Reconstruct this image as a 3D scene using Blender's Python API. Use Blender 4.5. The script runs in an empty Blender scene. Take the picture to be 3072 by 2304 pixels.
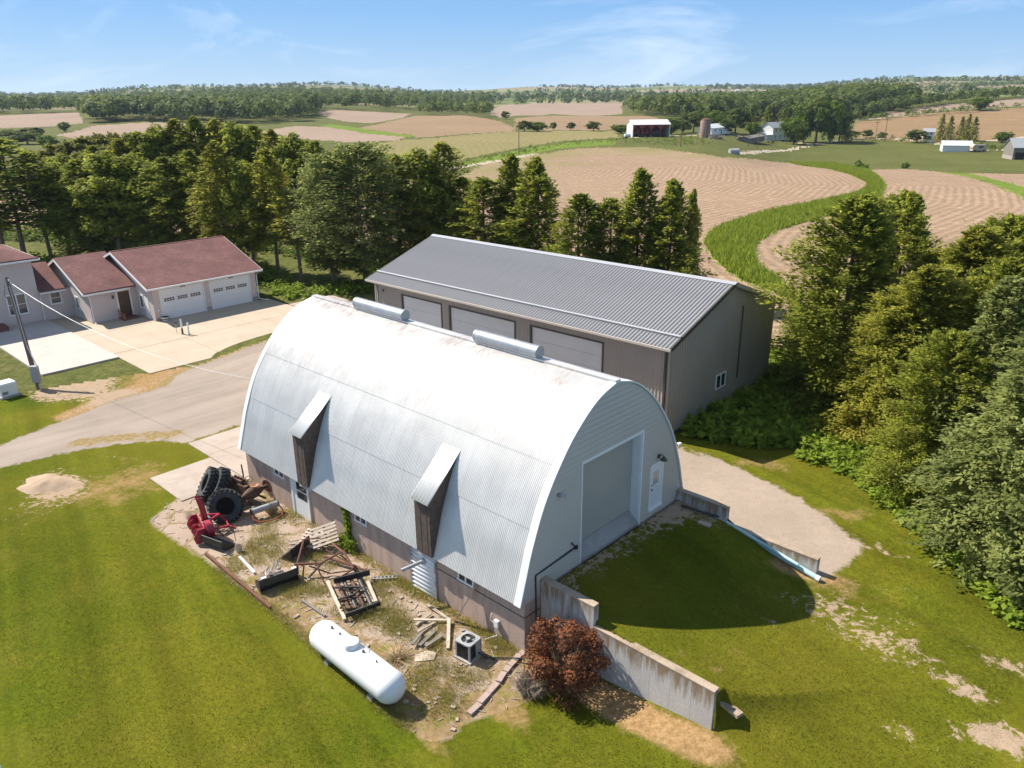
import bpy, bmesh, math, random
import numpy as np
from mathutils import Vector, Matrix

# ------------------------------------------------------------------ scene, camera, light
SC = bpy.context.scene
COL = SC.collection
rnd = random.Random(7)
NR = np.random.RandomState(11)

CAM_H, FPX, PITCH, ROLL = 19.5, 2340.5, 0.3569, -0.010   # metres, pixels (3072 wide), radians
SUN_AZ, SUN_EL = 299.0, 45.5                               # degrees, clockwise from +Y

def vec(*a): return np.array(a, float)
_c, _s, _cr, _sr = math.cos(PITCH), math.sin(PITCH), math.cos(ROLL), math.sin(ROLL)
_R0, _U0, FW = vec(1, 0, 0), vec(0, _s, _c), vec(0, _c, -_s)
RT, UP = _cr * _R0 + _sr * _U0, _cr * _U0 - _sr * _R0
CAMP = vec(0, 0, CAM_H)

cam_d = bpy.data.cameras.new("camera"); cam = bpy.data.objects.new("camera", cam_d); COL.objects.link(cam)
cam_d.sensor_fit = 'HORIZONTAL'; cam_d.sensor_width = 36.0; cam_d.lens = 36.0 * FPX / 3072.0
cam_d.clip_start = 0.5; cam_d.clip_end = 60000
cam.matrix_world = Matrix(((RT[0], UP[0], -FW[0], 0), (RT[1], UP[1], -FW[1], 0), (RT[2], UP[2], -FW[2], CAM_H), (0, 0, 0, 1)))
SC.camera = cam

W = bpy.data.worlds.new("World"); SC.world = W; W.use_nodes = True
wn, wl = W.node_tree.nodes, W.node_tree.links
for n in list(wn): wn.remove(n)
w_out = wn.new('ShaderNodeOutputWorld'); w_bg = wn.new('ShaderNodeBackground')
sky = wn.new('ShaderNodeTexSky'); sky.sky_type = 'NISHITA'; sky.sun_disc = False
sky.sun_elevation = math.radians(SUN_EL); sky.sun_rotation = math.radians(SUN_AZ)
sky.altitude = 300; sky.air_density = 1.15; sky.dust_density = 0.25; sky.ozone_density = 3.6
w_bg.inputs['Strength'].default_value = 0.085
# thin wispy cirrus, the same over the whole sky dome
tc = wn.new('ShaderNodeTexCoord'); mp = wn.new('ShaderNodeMapping'); mp.inputs['Scale'].default_value = (2.0, 3.4, 7.5)
mp.inputs['Rotation'].default_value = (0.05, 0.12, 0.5)
cn = wn.new('ShaderNodeTexNoise'); cn.inputs['Scale'].default_value = 1.25; cn.inputs['Detail'].default_value = 9; cn.inputs['Roughness'].default_value = 0.62
cn.inputs['Distortion'].default_value = 0.9
cr = wn.new('ShaderNodeValToRGB'); cr.color_ramp.elements[0].position = 0.50; cr.color_ramp.elements[1].position = 0.80
cr.color_ramp.elements[0].color = (0, 0, 0, 1); cr.color_ramp.elements[1].color = (0.62, 0.62, 0.62, 1)
cmix = wn.new('ShaderNodeMixRGB'); cmix.inputs['Color2'].default_value = (7.0, 7.6, 8.4, 1)
wl.new(tc.outputs['Generated'], mp.inputs['Vector']); wl.new(mp.outputs['Vector'], cn.inputs['Vector'])
wl.new(cn.outputs['Fac'], cr.inputs['Fac']); wl.new(cr.outputs['Color'], cmix.inputs['Fac'])
# clear blue low down, greyed overhead to neutralise fill light, over the physical sky
sx = wn.new('ShaderNodeSeparateXYZ'); wl.new(tc.outputs['Generated'], sx.inputs[0])
gr = wn.new('ShaderNodeValToRGB'); wl.new(sx.outputs['Z'], gr.inputs['Fac'])
ge = gr.color_ramp.elements; ge.new(0.12); ge.new(0.35)
for e_, (p_, c_) in zip(ge, [(0.0, (2.45, 4.05, 5.9)), (0.09, (1.30, 2.90, 5.6)), (0.32, (1.75, 2.75, 4.3)), (1.0, (1.45, 2.1, 3.2))]):
    e_.position = p_; e_.color = (*c_, 1)
sm = wn.new('ShaderNodeMixRGB'); sm.inputs['Fac'].default_value = 0.86
wl.new(sky.outputs['Color'], sm.inputs['Color1']); wl.new(gr.outputs['Color'], sm.inputs['Color2'])
wl.new(sm.outputs['Color'], cmix.inputs['Color1']); wl.new(cmix.outputs['Color'], w_bg.inputs['Color'])
wl.new(w_bg.outputs['Background'], w_out.inputs['Surface'])

sun_d = bpy.data.lights.new("sun", 'SUN'); sun_d.energy = 4.9; sun_d.angle = math.radians(0.55); sun_d.color = (1.0, 0.93, 0.82)
sun = bpy.data.objects.new("sun", sun_d); COL.objects.link(sun)
_az, _el = math.radians(SUN_AZ), math.radians(SUN_EL)
to_sun = Vector((math.sin(_az) * math.cos(_el), math.cos(_az) * math.cos(_el), math.sin(_el)))
sun.rotation_euler = to_sun.to_track_quat('Z', 'Y').to_euler(); sun.location = (0, 0, 80)

SC.render.engine = 'CYCLES'
SC.view_settings.view_transform = 'Standard'; SC.view_settings.look = 'None'; SC.view_settings.gamma = 1.0
SC.view_settings.use_curve_mapping = False
SC.view_settings.exposure = 0.92
SC.render.resolution_x, SC.render.resolution_y = 1024, 768

# ------------------------------------------------------------------ pixels -> places, ground height
K = 3072.0 / 2212.0
def ray(x, y): return RT * (x - 1536.0) / FPX - UP * (y - 1152.0) / FPX + FW
def gp(x, y, z=0.0):
    r = ray(x, y); return CAMP + r * ((z - CAM_H) / r[2])
A_B = 0.7564                        # the farmyard's axes: barn, house and walls share them
BX, BY = 0.2359, 23.4491            # near corner of the barn
ca, sa = math.cos(A_B), math.sin(A_B)
def bl(X, Y, z=0.0): return vec(BX + ca * X + sa * Y, BY - sa * X + ca * Y, z)      # yard frame -> world
def lb(x, y): return ((x - BX) * ca - (y - BY) * sa, (x - BX) * sa + (y - BY) * ca)  # world -> yard frame
def sst(a, b, t):
    t = np.clip((t - a) / (b - a), 0, 1); return t * t * (3 - 2 * t)
def lerp(a, b, t): return a + (b - a) * t

def gz(x, y):
    """ground height, metres (arrays or scalars)"""
    x = np.asarray(x, float); y = np.asarray(y, float)
    X, Y = lb(x, y)
    d = np.hypot(x, y)
    fill = np.interp(X, [-0.5, 0, 2.5, 5, 7.5, 10, 14], [2.35, 2.35, 2.12, 1.90, 1.78, 1.58, 1.35])
    fill = fill - 0.5 * sst(4, 10, Y) * sst(2.5, 6.5, X) * (1 - sst(8, 11, X))
    low = 0.5 * sst(2.2, 8, X) * sst(-6, 1, Y)
    plat = 1.3
    # in front of the gable (X > 0)
    front_in = np.where(X < 7.2, np.where(Y > 1.25, np.where(Y < 10.47, fill, plat), low),
                        lerp(low, np.minimum(fill, 1.78), np.clip((Y - lerp(1.2, -0.9, sst(7.1, 11.5, X))) / lerp(0.5, 6.5, sst(7.1, 11.5, X)), 0, 1)))
    behind = plat * sst(3, 13, Y)
    back = plat * sst(6, 19, Y) * sst(-46, -33, X)
    z = np.where(X > 0, front_in, np.where(X > -20, behind, back))
    # rolling country beyond the yard
    far = sst(80, 240, d)
    roll = 1.1 * np.sin(x / 71.0 + 1.0) * np.cos(y / 93.0) + 0.8 * np.sin((x + y) / 47.0)
    az = np.degrees(np.arctan2(x, y))
    hill = sst(1300, 4200, d) * (34 + 9 * np.sin(az / 4.1) + 6 * np.sin(az / 1.9 + 1) + 16 * sst(8, 30, az))
    hill = hill + 11 * sst(420, 900, d) * sst(12, 26, az) + 5 * sst(500, 1000, d) * sst(-4, -14, az)
    hill = hill + 20 * sst(800, 2200, d) * np.exp(-((az + 13) / 9.0) ** 2) - 6.5 * sst(170, 330, d) * sst(900, 480, d) * sst(13, 20, az)
    z = z * (1 - far) + far * (0.9 + roll * np.minimum(1, d / 400)) + hill
    return z
def G(x, y): return float(gz(x, y))
_TT = np.geomspace(8, 12000, 520)
def PX(x, y, k=K):
    """display pixel (2212 wide) -> first point where its sight line meets the ground"""
    r = ray(x * k, y * k); r = r / math.hypot(r[0], r[1]); P = CAMP + np.outer(_TT, r)
    below = P[:, 2] < gz(P[:, 0], P[:, 1])
    if not below.any(): p = CAMP + r * 9000.0; return vec(p[0], p[1], G(p[0], p[1]))
    i = int(np.argmax(below)); lo, hi = _TT[max(i - 1, 0)], _TT[i]
    if i > 0:
        e0, e1 = P[i - 1, 2] - G(P[i - 1, 0], P[i - 1, 1]), P[i, 2] - G(P[i, 0], P[i, 1]); hi = lo + (hi - lo) * e0 / (e0 - e1 + 1e-12)
        for _ in range(3):
            p = CAMP + r * hi; hi += (p[2] - G(p[0], p[1])) / max(-r[2], .02) * .8
    p = CAMP + r * hi; return vec(p[0], p[1], G(p[0], p[1]))
def PZ(x, y, z): return gp(x * K, y * K, z)
def zoomer(ox, oy, k):
    def f(x, y, z=None):
        if z is None: return PX(ox + x * k, oy + y * k, 1.0)
        return gp(ox + x * k, oy + y * k, z)
    return f
Z2 = zoomer(440, 1350, .31646); Z3 = zoomer(900, 1550, .36166); Z7 = zoomer(900, 1550, .22604); Z8 = zoomer(540, 1360, .2049)
def zat(p, y):
    """height z at which the vertical through p reaches display row y"""
    lo, hi = -2.0, 60.0
    for _ in range(50):
        m = (lo + hi) / 2; d = vec(p[0], p[1], m) - CAMP; yy = 1152.0 - (d @ UP) * FPX / (d @ FW)
        if yy > y * K: lo = m
        else: hi = m
    return lo

# ------------------------------------------------------------------ mesh helpers
def R_axis(d):
    d = np.asarray(d, float); d = d / np.linalg.norm(d)
    t = vec(0, 0, 1) if abs(d[2]) < 0.95 else vec(1, 0, 0)
    a = np.cross(t, d); a /= np.linalg.norm(a); b = np.cross(d, a); return a, b, d
def rotz(a):
    c, s = math.cos(a), math.sin(a); return np.array([[c, -s, 0], [s, c, 0], [0, 0, 1]])
class MB:
    def __init__(s): s.v = []; s.f = []
    def add(s, vs, fs):
        o = len(s.v); s.v.extend([tuple(map(float, p)) for p in vs]); s.f.extend([tuple(i + o for i in f) for f in fs]); return s
    def box(s, lo, hi, M=None, o=(0, 0, 0)):
        x0, y0, z0 = lo; x1, y1, z1 = hi
        vs = np.array([(x0, y0, z0), (x1, y0, z0), (x1, y1, z0), (x0, y1, z0), (x0, y0, z1), (x1, y0, z1), (x1, y1, z1), (x0, y1, z1)], float)
        if M is not None: vs = vs @ np.asarray(M).T
        return s.add(vs + np.asarray(o), [(0, 3, 2, 1), (4, 5, 6, 7), (0, 1, 5, 4), (1, 2, 6, 5), (2, 3, 7, 6), (3, 0, 4, 7)])
    def bar(s, p, q, w, h, up=None):
        p = np.asarray(p, float); q = np.asarray(q, float); d = q - p
        a, b, d1 = R_axis(d)
        if up is not None:
            b = np.asarray(up, float) - d1 * (np.asarray(up) @ d1); b /= np.linalg.norm(b); a = np.cross(b, d1)
        vs = []
        for e in (p, q):
            for i, j in ((-1, -1), (1, -1), (1, 1), (-1, 1)): vs.append(e + a * i * w / 2 + b * j * h / 2)
        return s.add(vs, [(0, 3, 2, 1), (4, 5, 6, 7), (0, 1, 5, 4), (1, 2, 6, 5), (2, 3, 7, 6), (3, 0, 4, 7)])
    def cyl(s, p, q, r, r2=None, n=10, cap=True):
        p = np.asarray(p, float); q = np.asarray(q, float); r2 = r if r2 is None else r2
        a, b, d = R_axis(q - p); vs = []
        for e, rr in ((p, r), (q, r2)):
            for i in range(n):
                t = 2 * math.pi * i / n; vs.append(e + (a * math.cos(t) + b * math.sin(t)) * rr)
        fs = [(i, (i + 1) % n, n + (i + 1) % n, n + i) for i in range(n)]
        if cap: fs += [tuple(range(n - 1, -1, -1)), tuple(range(n, 2 * n))]
        return s.add(vs, fs)
    def tube(s, pts, r, n=6):
        pts = [np.asarray(p, float) for p in pts]; rs = r if isinstance(r, (list, tuple)) else [r] * len(pts)
        vs = []; m = len(pts)
        for k, p in enumerate(pts):
            d = pts[min(k + 1, m - 1)] - pts[max(k - 1, 0)]; a, b, d = R_axis(d)
            for i in range(n):
                t = 2 * math.pi * i / n; vs.append(p + (a * math.cos(t) + b * math.sin(t)) * rs[k])
        fs = [(k * n + i, k * n + (i + 1) % n, (k + 1) * n + (i + 1) % n, (k + 1) * n + i) for k in range(m - 1) for i in range(n)]
        fs += [tuple(range(n - 1, -1, -1)), tuple(range((m - 1) * n, m * n))]
        return s.add(vs, fs)
    def lathe(s, prof, o=(0, 0, 0), axis=(0, 0, 1), n=24, close=False):
        a, b, d = R_axis(axis); o = np.asarray(o, float); m = len(prof); vs = []
        for (r, h) in prof:
            for i in range(n):
                t = 2 * math.pi * i / n; vs.append(o + (a * math.cos(t) + b * math.sin(t)) * r + d * h)
        fs = [(k * n + i, k * n + (i + 1) % n, ((k + 1) % m) * n + (i + 1) % n, ((k + 1) % m) * n + i) for k in range(m if close else m - 1) for i in range(n)]
        if not close:
            fs += [tuple(range(n - 1, -1, -1)), tuple(range((m - 1) * n, m * n))]
        return s.add(vs, fs)
    def prism(s, poly, z0, z1):
        n = len(poly); vs = [(p[0], p[1], z0) for p in poly] + [(p[0], p[1], z1) for p in poly]
        return s.add(vs, [tuple(range(n - 1, -1, -1)), tuple(range(n, 2 * n))] + [(i, (i + 1) % n, n + (i + 1) % n, n + i) for i in range(n)])
    def extr(s, poly, d):
        """extrude a 3-D polygon by vector d"""
        poly = [np.asarray(p, float) for p in poly]; n = len(poly); d = np.asarray(d, float)
        return s.add(poly + [p + d for p in poly], [tuple(range(n)), tuple(range(2 * n - 1, n - 1, -1))] + [(i, n + i, n + (i + 1) % n, (i + 1) % n) for i in range(n)])
    def mesh(s, name, m, smooth=False):
        me = bpy.data.meshes.new(name); me.from_pydata(s.v, [], s.f)
        if m is not None: me.materials.append(m)
        bm = bmesh.new(); bm.from_mesh(me); bmesh.ops.recalc_face_normals(bm, faces=bm.faces); bm.to_mesh(me); bm.free()
        if smooth:
            me.polygons.foreach_set('use_smooth', [True] * len(me.polygons))
            try: me.set_sharp_from_angle(angle=math.radians(40))
            except Exception: pass
        me.update(); return me
    def build(s, name, m, parent=None, smooth=False):
        return link(name, s.mesh(name, m, smooth), parent)
def link(name, me, parent=None, loc=None):
    o = bpy.data.objects.new(name, me); COL.objects.link(o)
    if parent is not None: o.parent = parent
    if loc is not None: o.location = loc
    return o
def tag(o, label, cat, group=None):
    o['label'] = label; o['category'] = cat
    if group: o['group'] = group
    return o
def thing(name, label, cat, loc=(0, 0, 0), rz=0.0, group=None):
    o = bpy.data.objects.new(name, None); o.empty_display_size = 0.3; COL.objects.link(o)
    o.location = tuple(map(float, loc)); o.rotation_euler = (0, 0, rz)
    return tag(o, label, cat, group)
def structure(o): o['kind'] = 'structure'; return o
def copy_tree(root, loc=None, rz=None, sc=None, label=None):
    r = root.copy(); COL.objects.link(r)
    if loc is not None: r.location = tuple(map(float, loc))
    if rz is not None: r.rotation_euler = (0, 0, rz)
    if sc is not None: r.scale = sc
    if label: r['label'] = label
    for ch in list(root.children):
        c = ch.copy(); COL.objects.link(c); c.parent = r
        for g in list(ch.children):
            d = g.copy(); COL.objects.link(d); d.parent = c
    return r
def np_mesh(name, V, F, mats, attrs=None, smooth=False, midx=None):
    """fast mesh from arrays; F is (n,3) or (n,4)"""
    me = bpy.data.meshes.new(name); V = np.asarray(V, np.float32); F = np.asarray(F, np.int32); n, k = F.shape
    me.vertices.add(len(V)); me.vertices.foreach_set('co', V.ravel())
    me.loops.add(n * k); me.loops.foreach_set('vertex_index', F.ravel())
    me.polygons.add(n); me.polygons.foreach_set('loop_start', np.arange(0, n * k, k, dtype=np.int32))
    try: me.polygons.foreach_set('loop_total', np.full(n, k, np.int32))
    except Exception: pass
    if smooth: me.polygons.foreach_set('use_smooth', np.ones(n, bool))
    for a, val in (attrs or {}).items():
        at = me.attributes.new(a, 'FLOAT', 'POINT'); at.data.foreach_set('value', np.asarray(val, np.float32))
    for m in (mats if isinstance(mats, (list, tuple)) else [mats]): me.materials.append(m)
    if midx is not None: me.polygons.foreach_set('material_index', np.asarray(midx, np.int32))
    me.update(calc_edges=True); me.validate(); return me

# ------------------------------------------------------------------ materials
MATS = {}
class NT:
    def __init__(s, name):
        s.m = bpy.data.materials.new(name); s.m.use_nodes = True; s.n = s.m.node_tree.nodes; s.l = s.m.node_tree.links
        s.b = s.n['Principled BSDF']; s.out = s.n['Material Output']; MATS[name] = s.m
        s.tc = s.n.new('ShaderNodeTexCoord'); s.geo = None
    def pos(s):
        if s.geo is None: s.geo = s.n.new('ShaderNodeNewGeometry')
        return s.geo.outputs['Position']
    def noise(s, scale, detail=4, rough=0.55, vec=None, dist=0.0, map_scale=None):
        t = s.n.new('ShaderNodeTexNoise'); t.inputs['Scale'].default_value = scale; t.inputs['Detail'].default_value = detail
        t.inputs['Roughness'].default_value = rough; t.inputs['Distortion'].default_value = dist
        v = vec if vec is not None else s.tc.outputs['Object']
        if map_scale:
            mp = s.n.new('ShaderNodeMapping'); mp.inputs['Scale'].default_value = map_scale; s.l.new(v, mp.inputs['Vector']); v = mp.outputs['Vector']
        s.l.new(v, t.inputs['Vector']); return t.outputs['Fac']
    def ramp(s, fac, stops):
        r = s.n.new('ShaderNodeValToRGB'); el = r.color_ramp.elements
        while len(el) < len(stops): el.new(0.5)
        for e, (p, c) in zip(el, stops):
            e.position = p; e.color = (c, c, c, 1) if isinstance(c, (int, float)) else (*c, 1)
        s.l.new(fac, r.inputs['Fac']); return r.outputs['Color']
    def mix(s, fac, a, b, mode='MIX'):
        x = s.n.new('ShaderNodeMixRGB'); x.blend_type = mode
        for i, q in (('Fac', fac), ('Color1', a), ('Color2', b)):
            if isinstance(q, (int, float)): x.inputs[i].default_value = q if i == 'Fac' else (q, q, q, 1)
            elif isinstance(q, tuple): x.inputs[i].default_value = (*q, 1)
            else: s.l.new(q, x.inputs[i])
        return x.outputs['Color']
    def math(s, op, a, b=None, clamp=False):
        x = s.n.new('ShaderNodeMath'); x.operation = op; x.use_clamp = clamp
        for i, q in ((0, a), (1, b)):
            if q is None: continue
            if isinstance(q, (int, float)): x.inputs[i].default_value = q
            else: s.l.new(q, x.inputs[i])
        return x.outputs[0]
    def attr(s, name):
        a = s.n.new('ShaderNodeAttribute'); a.attribute_name = name; return a.outputs['Fac']
    def sep(s, v):
        x = s.n.new('ShaderNodeSeparateXYZ'); s.l.new(v, x.inputs[0]); return x.outputs
    def col(s, c):
        if isinstance(c, tuple): s.b.inputs['Base Color'].default_value = (*c, 1)
        else: s.l.new(c, s.b.inputs['Base Color'])
    def set(s, rough=0.7, metal=0.0, spec=0.4):
        s.b.inputs['Roughness'].default_value = rough; s.b.inputs['Metallic'].default_value = metal
        s.b.inputs['Specular IOR Level'].default_value = spec; return s
    def bump(s, h, strength=0.3, dist=0.02):
        b = s.n.new('ShaderNodeBump'); b.inputs['Strength'].default_value = strength; b.inputs['Distance'].default_value = dist
        s.l.new(h, b.inputs['Height']); s.l.new(b.outputs['Normal'], s.b.inputs['Normal'])
def simple(name, c, c2=None, rough=0.6, metal=0.0, scale=3.0, bump=0.0, spec=0.4, detail=5):
    t = NT(name)
    if c2 is None: c2 = tuple(x * 0.75 for x in c)
    nz = t.noise(scale, detail, 0.6)
    t.col(t.mix(t.ramp(nz, [(0.3, 0.0), (0.72, 1.0)]), c, c2)); t.set(rough, metal, spec)
    if bump: t.bump(t.noise(scale * 6, 4), bump, 0.01)
    return t.m
# ------------------------------------------------------------------ materials used across the scene
simple('white_trim', (0.78, 0.78, 0.77), (0.70, 0.70, 0.69), 0.5, scale=1.5)
simple('white_panel', (0.72, 0.73, 0.73), (0.66, 0.67, 0.67), 0.45, scale=0.7)
simple('white_paint', (0.74, 0.74, 0.74), (0.69, 0.69, 0.70), 0.35, scale=0.9, spec=0.5)
simple('grey_trim', (0.075, 0.066, 0.060), (0.055, 0.05, 0.045), 0.5)
simple('door_white', (0.62, 0.61, 0.60), (0.56, 0.55, 0.55), 0.5, scale=0.6)
simple('glass_dark', (0.02, 0.025, 0.03), (0.035, 0.04, 0.045), 0.08, scale=2, spec=0.8)
simple('black_paint', (0.012, 0.012, 0.014), (0.035, 0.034, 0.035), 0.45, scale=4, spec=0.5)
simple('dark_steel', (0.04, 0.04, 0.045), (0.10, 0.09, 0.085), 0.5, 0.3, scale=5)
simple('rust', (0.17, 0.065, 0.040), (0.09, 0.040, 0.028), 0.85, scale=6, bump=0.2)
simple('rust_dark', (0.055, 0.035, 0.026), (0.16, 0.085, 0.055), 0.85, scale=5, bump=0.3)
simple('red_paint', (0.36, 0.020, 0.045), (0.24, 0.02, 0.035), 0.42, scale=3, spec=0.5)
simple('orange_paint', (0.42, 0.075, 0.03), (0.26, 0.05, 0.03), 0.6, scale=3)
simple('rubber', (0.022, 0.024, 0.027), (0.055, 0.055, 0.055), 0.75, scale=5, bump=0.2)
simple('old_wood', (0.42, 0.35, 0.29), (0.25, 0.20, 0.165), 0.85, scale=5, bump=0.3)
simple('pale_wood', (0.55, 0.46, 0.37), (0.38, 0.31, 0.25), 0.8, scale=4, bump=0.2)
simple('brown_boards', (0.125, 0.092, 0.072), (0.065, 0.047, 0.038), 0.85, scale=5, bump=0.3)
simple('pole_wood', (0.21, 0.145, 0.105), (0.11, 0.075, 0.055), 0.9, scale=6, bump=0.35)
simple('grey_metal', (0.42, 0.43, 0.45), (0.30, 0.31, 0.33), 0.45, 0.5, scale=3)
simple('grey_box', (0.33, 0.34, 0.35), (0.27, 0.28, 0.29), 0.5, scale=3)
simple('pvc_teal', (0.26, 0.46, 0.49), (0.46, 0.60, 0.62), 0.45, scale=1.2)
simple('pvc_white', (0.70, 0.74, 0.75), (0.60, 0.64, 0.66), 0.45, scale=2)
simple('stone_grey', (0.34, 0.30, 0.265), (0.22, 0.195, 0.175), 0.9, scale=4, bump=0.3)
simple('block_pink', (0.38, 0.29, 0.255), (0.27, 0.205, 0.18), 0.9, scale=4, bump=0.3)
simple('trunk_bark', (0.115, 0.080, 0.062), (0.22, 0.175, 0.145), 0.95, scale=7, bump=0.5)
simple('trunk_pale', (0.27, 0.215, 0.175), (0.13, 0.10, 0.08), 0.95, scale=6, bump=0.4)
simple('straw', (0.46, 0.36, 0.21), (0.33, 0.24, 0.14), 0.9, scale=3)
simple('brick_brown', (0.19, 0.085, 0.06), (0.13, 0.06, 0.045), 0.85, scale=5)
simple('roof_white', (0.72, 0.72, 0.72), (0.60, 0.60, 0.60), 0.4, 0.1, scale=0.6)
simple('barn_red', (0.33, 0.035, 0.035), (0.24, 0.03, 0.03), 0.6, scale=1.5)
simple('weathered_grey', (0.22, 0.20, 0.18), (0.12, 0.11, 0.10), 0.85, scale=1.5)
simple('silo_tile', (0.32, 0.21, 0.17), (0.22, 0.15, 0.125), 0.85, scale=1.5)
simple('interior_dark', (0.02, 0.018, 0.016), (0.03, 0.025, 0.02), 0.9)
simple('hay', (0.38, 0.34, 0.29), (0.26, 0.24, 0.21), 0.95, scale=2)

def m_roof_steel():                       # galvanised corrugated sheets with rust bleeding through near the ridge
    t = NT('galvanised'); mp = t.n.new('ShaderNodeMapping'); mp.inputs['Rotation'].default_value = (0, 0, A_B); t.l.new(t.pos(), mp.inputs['Vector']); o = mp.outputs['Vector']
    x, y, z = t.sep(o); oi = t.n.new('ShaderNodeObjectInfo')
    base = t.mix(t.ramp(t.noise(0.5, 5, 0.6, o), [(0.35, 0.0), (0.7, 1.0)]), (0.62, 0.605, 0.58), (0.53, 0.515, 0.495))
    base = t.mix(1.0, base, t.ramp(oi.outputs['Random'], [(0.0, 0.965), (1.0, 1.025)]), 'MULTIPLY')
    streak = t.ramp(t.noise(2.2, 4, 0.6, o, 0, (4.0, 0.45, 0.45)), [(0.50, 0.0), (0.78, 1.0)])
    base = t.mix(t.math('MULTIPLY', streak, 0.28), base, (0.40, 0.37, 0.37))
    blot = t.ramp(t.noise(0.42, 3, 0.5, o), [(0.47, 0.0), (0.62, 1.0)])
    hi = t.ramp(t.math('DIVIDE', z, 10.0), [(0.66, 0.0), (0.80, 1.0)])
    fine = t.ramp(t.noise(3.0, 5, 0.7, o, 0, (5.0, 0.7, 0.7)), [(0.47, 0.0), (0.64, 1.0)])
    rust = t.math('MULTIPLY', t.math('MULTIPLY', blot, hi), fine)
    t.col(t.mix(t.math('MULTIPLY', rust, 0.85), base, (0.34, 0.17, 0.14)))
    t.set(0.36, 0.28, 0.5)
    t.l.new(t.ramp(t.noise(1.3, 4, 0.6, o), [(0.3, 0.34), (0.75, 0.48)]), t.b.inputs['Roughness'])
m_roof_steel()
def m_concrete(name, c1, c2, stain, amount=0.5, scale=1.2, vertical=False):
    t = NT(name); o = t.pos()
    a = t.mix(t.ramp(t.noise(scale * 0.5, 6, 0.65, o), [(0.32, 0.0), (0.7, 1.0)]), c1, c2)
    ms = (2.6, 2.6, 0.35) if vertical else None
    b = t.ramp(t.noise(scale * 0.9, 5, 0.7, o, 0.4, ms), [(0.46, 0.0), (0.70, 1.0)])
    a = t.mix(t.math('MULTIPLY', b, amount), a, stain)
    sp = t.ramp(t.noise(22.0, 3, 0.6, o), [(0.35, 0.86), (0.65, 1.10)])
    t.col(t.mix(1.0, a, sp, 'MULTIPLY')); t.set(0.88, 0, 0.25); t.bump(t.noise(30, 4, 0.6, o), 0.25, 0.012)
m_concrete('concrete_wall', (0.50, 0.375, 0.31), (0.43, 0.32, 0.265), (0.23, 0.165, 0.135), 0.6, 0.9, True)
m_concrete('concrete_grey', (0.55, 0.525, 0.50), (0.47, 0.45, 0.43), (0.20, 0.185, 0.165), 0.6, 0.9, True)
def m_stained():
    t = NT('stained_wall'); o = t.pos(); x, y, z = t.sep(t.tc.outputs['Generated'])
    a = t.mix(t.ramp(t.noise(0.7, 6, 0.65, o), [(0.32, 0.0), (0.7, 1.0)]), (0.56, 0.53, 0.505), (0.45, 0.425, 0.40))
    st = t.noise(2.6, 5, 0.65, o, 0.2, (2.0, 2.0, 0.22))
    w = t.math('ADD', z, t.math('MULTIPLY', t.math('SUBTRACT', st, 0.5), 1.3))
    a = t.mix(t.ramp(w, [(0.72, 0.0), (1.0, 0.9)]), a, (0.25, 0.16, 0.085))
    t.col(t.mix(1.0, a, t.ramp(t.noise(22, 3, 0.6, o), [(0.35, 0.85), (0.65, 1.1)]), 'MULTIPLY')); t.set(0.9, 0, 0.2); t.bump(t.noise(30, 4, 0.6, o), 0.25, 0.012)
m_stained()
m_concrete('concrete_cap', (0.42, 0.34, 0.265), (0.31, 0.235, 0.17), (0.17, 0.12, 0.075), 0.7, 1.2)
m_concrete('concrete_slab', (0.45, 0.365, 0.28), (0.415, 0.335, 0.255), (0.34, 0.27, 0.205), 0.5, 0.5)
m_concrete('concrete_new', (0.50, 0.435, 0.395), (0.455, 0.395, 0.355), (0.39, 0.335, 0.30), 0.5, 0.45)
m_concrete('concrete_pad', (0.42, 0.35, 0.295), (0.355, 0.29, 0.245), (0.26, 0.205, 0.17), 0.6, 0.7)
m_concrete('concrete_sill', (0.38, 0.36, 0.34), (0.30, 0.28, 0.26), (0.18, 0.16, 0.15), 0.5, 1.0)

def m_painted_steel(name, c1, c2, rough=0.45, metal=0.0):
    t = NT(name); t.col(t.mix(t.ramp(t.noise(0.35, 4, 0.6), [(0.35, 0.0), (0.7, 1.0)]), c1, c2)); t.set(rough, metal, 0.5)
m_painted_steel('shed_wall', (0.32, 0.285, 0.25), (0.285, 0.252, 0.222), 0.5)
m_painted_steel('shed_roof', (0.235, 0.232, 0.242), (0.205, 0.203, 0.212), 0.42, 0.08)
m_painted_steel('shed_roof_trim', (0.40, 0.405, 0.425), (0.36, 0.365, 0.385), 0.38, 0.15)
m_painted_steel('gutter_tan', (0.52, 0.46, 0.40), (0.46, 0.40, 0.35), 0.45)
m_painted_steel('siding_white', (0.50, 0.45, 0.39), (0.46, 0.415, 0.36), 0.55)
m_painted_steel('overhead_door', (0.40, 0.37, 0.32), (0.365, 0.335, 0.29), 0.5)
m_painted_steel('house_siding', (0.56, 0.475, 0.44), (0.52, 0.44, 0.41), 0.6)
m_painted_steel('garage_door', (0.74, 0.74, 0.745), (0.70, 0.70, 0.71), 0.5)

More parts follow.
